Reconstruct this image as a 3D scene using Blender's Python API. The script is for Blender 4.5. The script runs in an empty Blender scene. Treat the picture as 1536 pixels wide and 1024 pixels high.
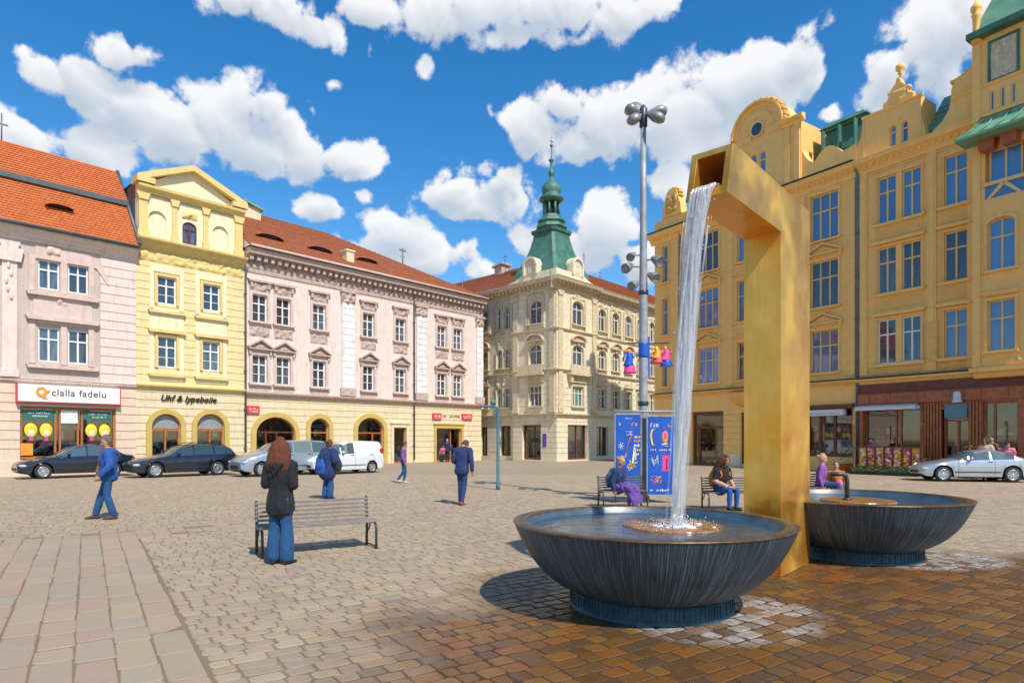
import bpy, bmesh, math, random
from math import sin, cos, pi, radians, sqrt, atan2, hypot
from mathutils import Vector, Matrix, noise
S = bpy.context.scene
COL = S.collection
# ------------------------------------------------------------------ measured camera (level, lens-shifted)
F, HZ, CU, EYE = 950.0, 658.0, 768.0, 1.7
def at(u, v, Y): return Vector(((u-CU)/F*Y, Y, EYE+(HZ-v)/F*Y))
def gnd(u, v):
    Y = F*EYE/(v-HZ); return ((u-CU)/F*Y, Y)
class Fa:                       # a facade plane: pixel -> metres along it and up it
    def __init__(s, o, d):
        n = hypot(*d); s.o = o; s.d = (d[0]/n, d[1]/n); s.n = (-s.d[1], s.d[0]); s.ang = atan2(s.d[1], s.d[0])
    def s(f, u, dep=0):
        k = (u-CU)/F; ox = f.o[0]+f.n[0]*dep; oy = f.o[1]+f.n[1]*dep
        return (k*oy-ox)/(f.d[0]-k*f.d[1])
    def pt(f, s, dep=0): return (f.o[0]+f.d[0]*s+f.n[0]*dep, f.o[1]+f.d[1]*s+f.n[1]*dep)
FL = Fa((-2.445, 50.47), (.6775, .7355))
FR = Fa((9.96, 44.2), (.557, -.83))
FCR = Fa((3.3, 47.5), (.678, .736))
FCL = Fa((3.3, 47.5), (.736, -.678))
# ------------------------------------------------------------------ object helpers
def tag(o, label=None, cat=None, group=None, kind=None):
    if label: o['label'] = label
    if cat: o['category'] = cat
    if group: o['group'] = group
    if kind: o['kind'] = kind
    return o
def empty(name, loc=(0,0,0), rz=0, label=None, cat=None, group=None):
    o = bpy.data.objects.new(name, None); COL.objects.link(o)
    o.location = loc; o.rotation_euler = (0,0,rz); o.empty_display_size = .2
    return tag(o, label, cat, group)
def link(name, me, parent=None, loc=(0,0,0), rot=(0,0,0)):
    o = bpy.data.objects.new(name, me); COL.objects.link(o)
    o.location = loc; o.rotation_euler = rot
    if parent: o.parent = parent
    return o
def copy_tree(o, parent=None):
    c = o.copy(); COL.objects.link(c)
    if parent: c.parent = parent
    for ch in list(o.children): copy_tree(ch, c)
    return c
class MB:
    def __init__(s): s.v = []; s.f = []; s.m = []; s.sm = []; s.uv = {}
    def face(s, pts, m=0, sm=False):
        b = len(s.v); s.v += [tuple(p) for p in pts]; s.f.append(tuple(range(b, b+len(pts)))); s.m.append(m); s.sm.append(sm)
    def box(s, x0, x1, y0, y1, z0, z1, m=0, M=None):
        P = [Vector((x,y,z)) for z in (z0,z1) for y in (y0,y1) for x in (x0,x1)]
        if M: P = [M @ p for p in P]
        b = len(s.v); s.v += [tuple(p) for p in P]
        for q in ((0,2,3,1),(4,5,7,6),(0,1,5,4),(2,6,7,3),(0,4,6,2),(1,3,7,5)):
            s.f.append(tuple(b+i for i in q)); s.m.append(m); s.sm.append(False)
    def prism(s, poly, y0, y1, m=0, M=None):        # polygon in (x,z), counter-clockwise seen from -y, extruded along y
        n = len(poly); b = len(s.v)
        P = [Vector((x,y0,z)) for x,z in poly]+[Vector((x,y1,z)) for x,z in poly]
        if M: P = [M @ p for p in P]
        s.v += [tuple(p) for p in P]
        s.f.append(tuple(b+i for i in range(n))); s.f.append(tuple(b+n+i for i in reversed(range(n)))); s.m += [m,m]; s.sm += [False,False]
        for i in range(n):
            j = (i+1)%n; s.f.append((b+j, b+i, b+n+i, b+n+j)); s.m.append(m); s.sm.append(False)
    def rings(s, R, m=0, sm=True, closed=True, caps=True):   # list of rings of points
        n = len(R[0]); b = len(s.v)
        for r in R: s.v += [tuple(p) for p in r]
        for i in range(len(R)-1):
            for k in range(n if closed else n-1):
                j = (k+1)%n
                s.f.append((b+i*n+k, b+i*n+j, b+(i+1)*n+j, b+(i+1)*n+k)); s.m.append(m); s.sm.append(sm)
        if caps and closed:
            s.f.append(tuple(b+k for k in reversed(range(n)))); s.f.append(tuple(b+(len(R)-1)*n+k for k in range(n))); s.m += [m,m]; s.sm += [False,False]
    def lathe(s, prof, seg=24, c=(0,0,0), m=0, sm=True, M=None, a0=0, caps=True):
        R = []
        for r,z in prof:
            ring = [Vector((c[0]+r*cos(a0+2*pi*k/seg), c[1]+r*sin(a0+2*pi*k/seg), c[2]+z)) for k in range(seg)]
            if M: ring = [M @ p for p in ring]
            R.append(ring)
        s.rings(R, m, sm, caps=caps)
    def tube(s, pts, r, seg=8, m=0, sm=True):
        pts = [Vector(p) for p in pts]; R = []
        rr = r if isinstance(r, (list,tuple)) else [r]*len(pts)
        ref = None
        for i,p in enumerate(pts):
            t = (pts[min(i+1,len(pts)-1)]-pts[max(i-1,0)]).normalized()
            if ref is None:
                ref = Vector((0,0,1)) if abs(t.z) < .9 else Vector((1,0,0))
            a = (ref - t*ref.dot(t)).normalized(); b_ = t.cross(a); ref = a
            R.append([p + (a*cos(2*pi*k/seg)+b_*sin(2*pi*k/seg))*rr[i] for k in range(seg)])
        s.rings(R, m, sm)
    def ball(s, c, r, m=0, seg=12, rows=8, M=None):
        if not isinstance(r,(tuple,list)): r = (r,r,r)
        R = []
        for i in range(rows+1):
            th = pi*(i+.001 if i==0 else i-.001 if i==rows else i)/rows
            ring = [Vector((c[0]+r[0]*sin(th)*cos(2*pi*k/seg), c[1]+r[1]*sin(th)*sin(2*pi*k/seg), c[2]-r[2]*cos(th))) for k in range(seg)]
            if M: ring = [M @ p for p in ring]
            R.append(ring)
        s.rings(R, m, True)
    def mesh(s, name, mats):
        me = bpy.data.meshes.new(name); me.from_pydata(s.v, [], s.f)
        for mt in (mats if isinstance(mats,(list,tuple)) else [mats]): me.materials.append(mt)
        me.polygons.foreach_set('material_index', s.m); me.polygons.foreach_set('use_smooth', s.sm)
        me.update(); return me
    def build(s, name, mats, parent=None, loc=(0,0,0), rot=(0,0,0), bevel=0, weld=False):
        me = s.mesh(name, mats)
        if weld:
            bm = bmesh.new(); bm.from_mesh(me); bmesh.ops.remove_doubles(bm, verts=bm.verts, dist=.0005)
            bmesh.ops.recalc_face_normals(bm, faces=bm.faces); bm.to_mesh(me); bm.free()
        o = link(name, me, parent, loc, rot)
        if bevel:
            md = o.modifiers.new('Bevel','BEVEL'); md.width = bevel; md.segments = 2; md.limit_method = 'ANGLE'; md.angle_limit = radians(40)
        return o
# ------------------------------------------------------------------ materials
def nodes(name):
    m = bpy.data.materials.new(name); m.use_nodes = True; nt = m.node_tree
    return m, nt, nt.nodes['Principled BSDF']
def N(nt, t, **k):
    n = nt.nodes.new(t)
    for a,b in k.items():
        if a.startswith('_'): setattr(n, a[1:], b)
        else: n.inputs[a.replace('_',' ') if a not in n.inputs else a].default_value = b
    return n
def mixc(nt, fac, a, b, mode='MIX'):
    n = nt.nodes.new('ShaderNodeMix'); n.data_type = 'RGBA'; n.blend_type = mode
    for sock, val in ((n.inputs[0],fac),(n.inputs[6],a),(n.inputs[7],b)):
        if hasattr(val,'links') or isinstance(val, bpy.types.NodeSocket): nt.links.new(val, sock)
        else: sock.default_value = val if not isinstance(val,(tuple,list)) or len(val)==4 else (*val,1)
    return n.outputs[2]
def ramp(nt, fac, a, b, lo=0., hi=1.):
    n = nt.nodes.new('ShaderNodeMapRange'); n.inputs[1].default_value=a; n.inputs[2].default_value=b; n.inputs[3].default_value=lo; n.inputs[4].default_value=hi
    nt.links.new(fac, n.inputs[0]); return n.outputs[0]
def math_(nt, op, a, b=None):
    n = nt.nodes.new('ShaderNodeMath'); n.operation = op
    for i,val in enumerate((a,b)):
        if val is None: continue
        if isinstance(val, bpy.types.NodeSocket): nt.links.new(val, n.inputs[i])
        else: n.inputs[i].default_value = val
    return n.outputs[0]
def coord(nt, out='Object', scale=(1,1,1), rot=(0,0,0), loc=(0,0,0)):
    tc = nt.nodes.new('ShaderNodeTexCoord'); mp = nt.nodes.new('ShaderNodeMapping')
    mp.inputs['Scale'].default_value = scale; mp.inputs['Rotation'].default_value = rot; mp.inputs['Location'].default_value = loc
    nt.links.new(tc.outputs[out], mp.inputs[0]); return mp.outputs[0]
def noise_(nt, vec, scale, detail=4, rough=.55, dist=0):
    n = N(nt, 'ShaderNodeTexNoise', Scale=scale, Detail=detail, Roughness=rough, Distortion=dist); nt.links.new(vec, n.inputs['Vector']); return n.outputs[0]
def bump(nt, bs, h, strength=.3, dist=.02):
    b = N(nt, 'ShaderNodeBump', Strength=strength, Distance=dist); nt.links.new(h, b.inputs['Height']); nt.links.new(b.outputs[0], bs.inputs['Normal']); return b
def pmat(name, col, rough=.75, metal=0, var=.12, scale=2.5, bmp=.15, bscale=60, spec=.5, weather=0, coat=0, wcol=(.12,.10,.08)):
    m, nt, bs = nodes(name)
    c = coord(nt)
    n1 = noise_(nt, c, scale, 5, .6)
    lo = tuple(max(0,x*(1-var)) for x in col); hi = tuple(min(1,x*(1+var)) for x in col)
    out = mixc(nt, ramp(nt, n1, .3, .7), lo, hi)
    if weather:
        n2 = noise_(nt, coord(nt, scale=(3.2,3.2,.45)), 1.6, 6, .65)
        out = mixc(nt, ramp(nt, n2, .52, .8, 0, weather), out, wcol)
        n4 = noise_(nt, c, 9, 5, .7)
        out = mixc(nt, ramp(nt, n4, .58, .75, 0, weather*.6), out, tuple(min(1,x*1.25+.05) for x in col))
    nt.links.new(out, bs.inputs['Base Color'])
    bs.inputs['Roughness'].default_value = rough; bs.inputs['Metallic'].default_value = metal
    bs.inputs['Specular IOR Level'].default_value = spec; bs.inputs['Coat Weight'].default_value = coat
    if bmp:
        n3 = noise_(nt, c, bscale, 3, .6); bump(nt, bs, n3, bmp, .01)
    return m
def stripe_mat(name, col, dark, period, width=.12, axis=2, rough=.7, bmp=.5):     # plank / lap joints as narrow lines along one axis
    m, nt, bs = nodes(name)
    c = coord(nt); sp = nt.nodes.new('ShaderNodeSeparateXYZ'); nt.links.new(c, sp.inputs[0])
    fr = math_(nt, 'FRACT', math_(nt, 'DIVIDE', sp.outputs[axis], period))
    ln = math_(nt, 'LESS_THAN', fr, width)
    n1 = noise_(nt, c, 3, 5, .6)
    base = mixc(nt, ramp(nt, n1, .3, .7), tuple(x*.85 for x in col), tuple(min(1,x*1.12) for x in col))
    nt.links.new(mixc(nt, ln, base, dark), bs.inputs['Base Color']); bs.inputs['Roughness'].default_value = rough
    bump(nt, bs, math_(nt,'SUBTRACT',1.0,ln), bmp, .01)
    return m
M = {}
M['pink'] = pmat('pink_plaster', (.73,.59,.51), weather=.42, var=.06)
M['pink_dark'] = pmat('rough_rose_stucco', (.54,.43,.36), var=.14, scale=14, bmp=.6, bscale=25, weather=.25)
M['rose'] = pmat('rose_trim', (.64,.48,.41), weather=.4)
M['rose_stone'] = pmat('weathered_rose_ornament', (.50,.37,.31), weather=.5, var=.25, scale=7, bmp=.7, bscale=18)
M['white_pl'] = pmat('white_pilaster_plaster', (.74,.70,.67), weather=.25)
M['peach'] = pmat('peach_plaster', (.72,.54,.40), weather=.3, var=.06)
M['yellow'] = pmat('yellow_plaster', (.78,.61,.30), weather=.28, var=.08)
M['cream'] = pmat('cream_plaster', (.80,.69,.44), weather=.25, var=.05)
M['ytrim'] = pmat('yellow_trim', (.72,.54,.20), weather=.3, var=.06)
M['mustard'] = pmat('mustard_surround', (.54,.38,.10), var=.08)
M['gf_yellow'] = pmat('pale_yellow_plaster', (.72,.59,.37), weather=.4, var=.07)
M['beige'] = pmat('beige_stone', (.72,.62,.43), weather=.42, var=.14, scale=4, bmp=.4, bscale=20, wcol=(.2,.15,.09))
M['beige_orn'] = pmat('carved_beige_stone', (.62,.50,.32), weather=.55, var=.28, scale=8, bmp=.8, bscale=16, wcol=(.14,.10,.06))
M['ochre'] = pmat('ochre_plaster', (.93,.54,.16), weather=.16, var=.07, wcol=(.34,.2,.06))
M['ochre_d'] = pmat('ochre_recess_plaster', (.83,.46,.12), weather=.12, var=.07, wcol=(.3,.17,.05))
M['ochre_orn'] = pmat('ochre_ornament', (.66,.37,.085), weather=.4, var=.25, scale=7, bmp=.7, bscale=18, wcol=(.22,.12,.04))
M['ochre_fr'] = pmat('ochre_window_paint', (.80,.54,.22), rough=.5, var=.05, bmp=0)
M['white_fr'] = pmat('white_window_paint', (.78,.76,.73), rough=.45, var=.05, bmp=0)
M['beige_fr'] = pmat('cream_window_paint', (.70,.64,.52), rough=.5, var=.05, bmp=0)
M['lead'] = pmat('lead_flashing', (.10,.12,.13), rough=.5, metal=.3, var=.2)
M['zinc'] = pmat('zinc_pipe', (.16,.17,.18), rough=.45, metal=.5, var=.2)
M['copper'] = pmat('verdigris_copper', (.06,.165,.11), rough=.55, var=.35, scale=1.6, bmp=.3, bscale=12, weather=.45, wcol=(.02,.05,.04))
M['copper_l'] = pmat('light_verdigris', (.17,.36,.22), rough=.55, var=.2, scale=1.6, bmp=.3, bscale=10, weather=.3, wcol=(.06,.14,.09))
M['dark'] = pmat('dark_interior', (.02,.018,.016), rough=.9, bmp=0)
M['wood'] = pmat('varnished_brown_wood', (.40,.11,.035), rough=.4, var=.3, scale=5, bmp=.1)
M['wood_d'] = pmat('dark_red_wood', (.15,.035,.018), rough=.4, var=.25, scale=4, bmp=.1)
M['wood_o'] = pmat('orange_brown_wood', (.42,.14,.03), rough=.45, var=.2, scale=5, bmp=.1)
M['steel_d'] = pmat('dark_grey_painted_steel', (.055,.068,.075), rough=.4, metal=.4, var=.2, bmp=.05)
M['steel'] = pmat('galvanised_steel', (.30,.31,.32), rough=.55, metal=.2, var=.25, scale=4, bmp=.05)
M['teal'] = pmat('teal_painted_steel', (.06,.17,.19), rough=.45, var=.15, bmp=0)
M['rubber'] = pmat('black_rubber', (.018,.018,.018), rough=.8, bmp=.1)
M['white'] = pmat('white_paint', (.8,.8,.78), rough=.5, var=.04, bmp=0)
M['red'] = pmat('red_panel', (.62,.05,.07), rough=.5, var=.08, bmp=0)
M['black'] = pmat('black_letter_paint', (.02,.018,.016), rough=.5, bmp=0)
M['brownl'] = pmat('brown_letter_paint', (.11,.035,.012), rough=.5, bmp=0)
M['yel'] = pmat('bright_yellow_paint', (.85,.60,.03), rough=.5, var=.08, bmp=0)
M['orange'] = pmat('orange_paint', (.75,.30,.03), rough=.5, var=.15, bmp=0)
M['pinkp'] = pmat('magenta_paint', (.70,.06,.25), rough=.6, var=.15, bmp=0)
M['blue'] = pmat('poster_blue', (.015,.09,.44), rough=.35, var=.18, scale=3, bmp=0)
M['greenp'] = pmat('green_board', (.03,.14,.10), rough=.5, var=.1, bmp=0)
M['purple'] = pmat('purple_cloth', (.14,.05,.28), rough=.8, var=.15)
M['bluegrey'] = pmat('blue_grey_panel', (.10,.22,.27), rough=.4, var=.12, bmp=0)
M['hedge'] = pmat('hedge_leaf', (.07,.13,.03), rough=.6, var=.4, scale=9)
M['awning'] = pmat('white_awning_canvas', (.70,.68,.66), rough=.8, var=.08)
M['grey'] = pmat('grey_shutter', (.30,.30,.31), rough=.5, var=.1)
def glass_mat(name, tint, refl=.9, rough=.03, curtain=None):
    m, nt, bs = nodes(name)
    oi = nt.nodes.new('ShaderNodeObjectInfo')
    c = coord(nt)
    n1 = noise_(nt, coord(nt, scale=(6,1,.6)), 1.3, 3)
    out = mixc(nt, oi.outputs['Random'], tuple(x*.5 for x in tint), tuple(min(1,x*1.5) for x in tint))
    if curtain:
        thr = math_(nt, 'LESS_THAN', oi.outputs['Random'], curtain[0])
        cc = mixc(nt, ramp(nt, n1, .35, .6), tuple(x*.4 for x in curtain[1]), curtain[1])
        out = mixc(nt, thr, out, cc)
    nt.links.new(out, bs.inputs['Base Color']); bs.inputs['Roughness'].default_value = rough
    bs.inputs['Specular IOR Level'].default_value = refl; bs.inputs['IOR'].default_value = 1.6
    n2 = noise_(nt, c, 1.1, 2); bump(nt, bs, n2, .06, .05)
    return m
M['glass'] = glass_mat('window_glass', (.035,.045,.06), curtain=(.35,(.10,.125,.155)))
M['glass_b'] = glass_mat('reflecting_glass_painted_sky_blue', (.07,.18,.38), refl=1.0, curtain=(.2,(.05,.05,.06)))  # blue sky reflection painted into the base tint, on top of the real gloss
M['glass_c'] = glass_mat('car_glass', (.05,.085,.095), refl=1.0)
M['curtain_t'] = glass_mat('window_glass_with_teal_curtain', (.06,.26,.23))
def shop_glass():
    m, nt, bs = nodes('shop_glass')
    nt.nodes.remove(bs); out = nt.nodes['Material Output']
    t = nt.nodes.new('ShaderNodeBsdfTransparent'); g = nt.nodes.new('ShaderNodeBsdfGlossy'); g.inputs['Roughness'].default_value=.03
    t.inputs[0].default_value = (.85,.9,.9,1)
    fr = nt.nodes.new('ShaderNodeFresnel'); fr.inputs[0].default_value = 1.7
    mx = nt.nodes.new('ShaderNodeMixShader'); nt.links.new(ramp(nt, fr.outputs[0], 0, 1, .08, 1), mx.inputs[0]); nt.links.new(t.outputs[0], mx.inputs[1]); nt.links.new(g.outputs[0], mx.inputs[2])
    nt.links.new(mx.outputs[0], out.inputs[0]); return m
M['shop'] = shop_glass()
def tile_mat(name, c1, c2, dark):
    m, nt, bs = nodes(name)
    c = coord(nt); sp = nt.nodes.new('ShaderNodeSeparateXYZ'); nt.links.new(c, sp.inputs[0])
    cb = nt.nodes.new('ShaderNodeCombineXYZ'); nt.links.new(sp.outputs[0], cb.inputs[0]); nt.links.new(sp.outputs[2], cb.inputs[1])
    br = N(nt, 'ShaderNodeTexBrick', Scale=1.0); br.offset = .5
    nt.links.new(cb.outputs[0], br.inputs['Vector'])
    br.inputs['Color1'].default_value=(*c1,1); br.inputs['Color2'].default_value=(*c2,1); br.inputs['Mortar'].default_value=(*dark,1)
    br.inputs['Mortar Size'].default_value=.012; br.inputs['Brick Width'].default_value=.19; br.inputs['Row Height'].default_value=.155; br.inputs['Bias'].default_value=0
    n1 = noise_(nt, c, 1.2, 6, .65); n2 = noise_(nt, c, 12, 3)
    o = mixc(nt, ramp(nt, n1, .5, .75, 0, .45), br.outputs[0], tuple(x*.45 for x in c1))
    o = mixc(nt, ramp(nt, n2, .4, .8, 0, .5), o, tuple(min(1,x*1.35) for x in c1))
    nt.links.new(o, bs.inputs['Base Color']); bs.inputs['Roughness'].default_value=.8
    bump(nt, bs, br.outputs['Fac'], -.5, .02); return m
M['tile_o'] = tile_mat('orange_roof_tiles', (.60,.165,.035), (.50,.115,.025), (.18,.05,.02))
M['tile_b'] = tile_mat('brown_red_roof_tiles', (.47,.165,.065), (.38,.125,.05), (.16,.05,.025))
# ------------------------------------------------------------------ facade pieces
def arcpts(x0, x1, zs, rise, n=10):
    xc=(x0+x1)/2; rx=(x1-x0)/2
    return [(xc-rx*cos(pi*i/n), zs+rise*sin(pi*i/n)) for i in range(n+1)]
def wall(mb, x0, x1, z0, z1, holes=(), y=0, depth=.28, grooves=(), gd=.035, m=0, mr=None):
    mr = m if mr is None else mr
    xs = sorted({x0,x1,*[h[0] for h in holes],*[h[1] for h in holes]}); zs = sorted({z0,z1,*[h[2] for h in holes],*[h[3] for h in holes],*[g for gg in grooves for g in gg if z0<g<z1]})
    xs=[x for x in xs if x0<=x<=x1]; zs=[z for z in zs if z0<=z<=z1]
    def st(i,j):
        cx=(xs[i]+xs[i+1])/2; cz=(zs[j]+zs[j+1])/2
        for h in holes:
            if h[0]<cx<h[1] and h[2]<cz<h[3]: return None
        return y+gd if any(a<cz<b for a,b in grooves) else y
    for i in range(len(xs)-1):
        for j in range(len(zs)-1):
            d = st(i,j)
            if d is not None:
                mb.face([(xs[i],d,zs[j]),(xs[i+1],d,zs[j]),(xs[i+1],d,zs[j+1]),(xs[i],d,zs[j+1])], m)
                if j+2<len(zs):
                    e = st(i,j+1)
                    if e is not None and abs(e-d)>1e-6:
                        mb.face([(xs[i],d,zs[j+1]),(xs[i+1],d,zs[j+1]),(xs[i+1],e,zs[j+1]),(xs[i],e,zs[j+1])], m)
    for h in holes:
        a,b,c,d = h[:4]; rise = h[4] if len(h)>4 else 0; yy=y+depth; zt=d-rise
        mb.face([(a,y,c),(a,yy,c),(a,yy,zt),(a,y,zt)], mr); mb.face([(b,y,c),(b,y,zt),(b,yy,zt),(b,yy,c)], mr)
        mb.face([(a,y,c),(b,y,c),(b,yy,c),(a,yy,c)], mr)
        if rise:
            P = arcpts(a,b,zt,rise); k=len(P)//2
            for i in range(len(P)-1):
                p,q=P[i],P[i+1]; mb.face([(p[0],y,p[1]),(p[0],yy,p[1]),(q[0],yy,q[1]),(q[0],y,q[1])], mr)
                cx = a if i<k else b
                mb.face([(cx,y,d),(p[0],y,p[1]),(q[0],y,q[1])], m)
            mb.face([(a,y,d),(P[k][0],y,P[k][1]),(b,y,d)], m)
        else: mb.face([(a,y,d),(a,yy,d),(b,yy,d),(b,y,d)], mr)
class Ctx:              # a facade frame inside a building
    def __init__(s, root, loc=(0,0,0), rz=0): s.root=root; s.loc=Vector(loc); s.rz=rz; s.R=Matrix.Rotation(rz,3,'Z')
    def put(s, name, me, x=0, y=0, z=0, parent=None):
        if parent: return link(name, me, parent, (x,y,z))
        return link(name, me, s.root, s.loc + s.R @ Vector((x,y,z)), (0,0,s.rz))
    def build(s, mb, name, mats, x=0, y=0, z=0, parent=None):
        if name not in NOSPLIT:
            cl = clusters(mb)
            if 1 < len(cl) <= 60:
                for c in cl: o = s.put(name, c.mesh(name, mats), x, y, z, parent)
                return o
        return s.put(name, mb.mesh(name, mats), x, y, z, parent)
NOSPLIT={'interior','lettering','shop_lettering','canopy','gable_wall','upper_wall','ground_floor_wall','wall','bay_wall','roof','print','pane','notice','emblem','spire','antenna','downpipe','shop_window','cafe_front','attic_ornament','corbel','roof_ledge','mansard_roof','dormer'}
def clusters(mb, gap=.03):          # pieces that touch stay together, separate pieces become meshes of their own
    n=len(mb.v); par=list(range(n))
    def find(a):
        while par[a]!=a: par[a]=par[par[a]]; a=par[a]
        return a
    for f in mb.f:
        for i in f[1:]: par[find(i)]=find(f[0])
    comp={}
    for i in range(n): comp.setdefault(find(i),[]).append(i)
    keys=list(comp); bb=[]
    for k in keys:
        P=[mb.v[i] for i in comp[k]]; bb.append([min(p[a] for p in P)-gap/2 for a in range(3)]+[max(p[a] for p in P)+gap/2 for a in range(3)])
    m=len(keys); q=list(range(m))
    if m>900: return [mb]
    def fq(a):
        while q[a]!=a: q[a]=q[q[a]]; a=q[a]
        return a
    for i in range(m):
        for j in range(i):
            A,B=bb[i],bb[j]
            if A[0]<=B[3] and B[0]<=A[3] and A[1]<=B[4] and B[1]<=A[4] and A[2]<=B[5] and B[2]<=A[5]: q[fq(i)]=fq(j)
    gid={k:fq(i) for i,k in enumerate(keys)}; out={}
    idx={}
    for f,mm,ss in zip(mb.f,mb.m,mb.sm):
        g=gid[find(f[0])]; o=out.setdefault(g,MB()); nf=[]
        for i in f:
            if (g,i) not in idx: idx[(g,i)]=len(o.v); o.v.append(mb.v[i])
            nf.append(idx[(g,i)])
        o.f.append(tuple(nf)); o.m.append(mm); o.sm.append(ss)
    return list(out.values())
CACHE = {}
def cached(key, fn):
    if key not in CACHE: CACHE[key] = fn()
    return CACHE[key]
def relief(mb, x0, x1, z0, z1, y, amp, seed, m=0, res=.07):
    nx=max(3,int((x1-x0)/res)); nz=max(3,int((z1-z0)/res)); b=len(mb.v)
    for j in range(nz+1):
        for i in range(nx+1):
            x=x0+(x1-x0)*i/nx; z=z0+(z1-z0)*j/nz
            e = 0 if i in (0,nx) or j in (0,nz) else 1
            h = amp*e*max(0, .45+1.3*noise.noise(Vector((x*4.5+seed*7.1, z*4.5, seed*3.3)))+.7*noise.noise(Vector((x*11+seed, z*11, seed*5.7))))
            mb.v.append((x, y-h, z))
    for j in range(nz):
        for i in range(nx):
            mb.f.append((b+j*(nx+1)+i, b+j*(nx+1)+i+1, b+(j+1)*(nx+1)+i+1, b+(j+1)*(nx+1)+i)); mb.m.append(m); mb.sm.append(True)
def win_frame(w, h, cols, tr, rise, bars):
    mb=MB(); fw=.065; z1=h-rise
    mb.box(-w/2,-w/2+fw,-.05,.03,0,z1); mb.box(w/2-fw,w/2,-.05,.03,0,z1); mb.box(-w/2+fw,w/2-fw,-.05,.03,0,fw)
    zt = h*(1-tr)
    if rise:
        P=arcpts(-w/2,w/2,z1,rise,12); Q=arcpts(-w/2+fw,w/2-fw,z1,rise-fw,12)
        for i in range(12): mb.prism([P[i],Q[i],Q[i+1],P[i+1]][::-1],-.05,.03)
    else: mb.box(-w/2+fw,w/2-fw,-.05,.03,h-fw,h)
    mb.box(-w/2+fw,w/2-fw,-.062,.02,zt-.035,zt+.035)
    for c in range(1,cols):
        x=-w/2+w*c/cols; top = h-fw
        if rise: top = z1+(rise-fw)*sqrt(max(0,1-(x/(w/2-fw))**2)) if abs(x)<w/2-fw else z1
        mb.box(x-.04,x+.04,-.055,.02,fw,zt-.035); mb.box(x-.03,x+.03,-.055,.02,zt+.035,top)
    for k in range(1,bars+1):
        z=zt*k/(bars+1); mb.box(-w/2+fw,w/2-fw,-.045,.01,z-.014,z+.014)
    return mb
def win_pane(w, h, rise):
    mb=MB()
    if rise: P=[(-w/2+.02,.02),(w/2-.02,.02)]+arcpts(-w/2+.02,w/2-.02,h-rise,rise-.02,12)[::-1]
    else: P=[(-w/2+.02,.02),(w/2-.02,.02),(w/2-.02,h-.02),(-w/2+.02,h-.02)]
    mb.prism(P, -.005, .005); return mb
def win_surround(w, h, rise, tw, proud, ear):
    mb=MB(); a=w/2
    mb.box(-a-tw,-a,-proud,0,-.02,h-rise); mb.box(a,a+tw,-proud,0,-.02,h-rise)
    mb.box(-a-tw*.55,-a-tw*.15,-proud-.025,-proud+.002,-.02,h-rise); mb.box(a+tw*.15,a+tw*.55,-proud-.025,-proud+.002,-.02,h-rise)
    if rise:
        P=arcpts(-a-tw,a+tw,h-rise,rise+tw,14); Q=arcpts(-a,a,h-rise,rise,14)
        for i in range(14): mb.prism([P[i],Q[i],Q[i+1],P[i+1]][::-1],-proud,0)
        mb.prism([(-.09,h-.02),(.09,h-.02),(.13,h+tw+.1),(-.13,h+tw+.1)],-proud-.06,0)
    else:
        mb.box(-a-tw-ear,a+tw+ear,-proud-.003,0,h,h+tw)
    return mb
def win_sill(w, ext):
    mb=MB(); a=w/2+ext
    mb.prism([(-a,-.1),(a,-.1),(a+.03,-.03),(a+.03,0),(-a-.03,0),(-a-.03,-.03)],-.2,.1)
    return mb
def win_hood(kind, w, seed=0):
    mb=MB(); a=w/2
    if kind=='flat':
        mb.box(-a-.1,a+.1,-.2,0,.06,.13); mb.box(-a-.03,a+.03,-.12,0,0,.06)
    elif kind=='tri':
        mb.box(-a-.12,a+.12,-.24,0,0,.08)
        mb.prism([(-a-.14,.08),(0,.52),(a+.14,.08),(a+.14,.17),(0,.63),(-a-.14,.17)][::-1],-.26,0)
        mb.prism([(-a+.05,.08),(a-.05,.08),(0,.45)],-.1,0); relief(mb,-a*.4,a*.4,.1,.26,-.11,.06,seed)
        for sx in (-1,1): mb.prism([(sx*a-.07,-.28),(sx*a+.07,-.28),(sx*a+.07,0),(sx*a-.07,0)],-.15,0)
    elif kind=='seg':
        mb.box(-a-.12,a+.12,-.24,0,0,.07)
        P=arcpts(-a-.14,a+.14,.08,.48,14); Q=arcpts(-a-.02,a+.02,.08,.38,14)
        for i in range(14): mb.prism([P[i],Q[i],Q[i+1],P[i+1]][::-1],-.26,0)
        relief(mb,-a*.7,a*.7,.08,.36,-.08,.08,seed)
    elif kind=='relief':
        relief(mb,-a,a,0,.52,-.05,.10,seed)
        mb.prism([(-a-.05,.52),(a+.05,.52),(a+.14,.64),(-a-.14,.64)],-.22,0)
        for sx in (-1,1): mb.box(sx*(a-.1)-.08,sx*(a-.1)+.08,-.17,0,.2,.52)
    return mb
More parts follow.
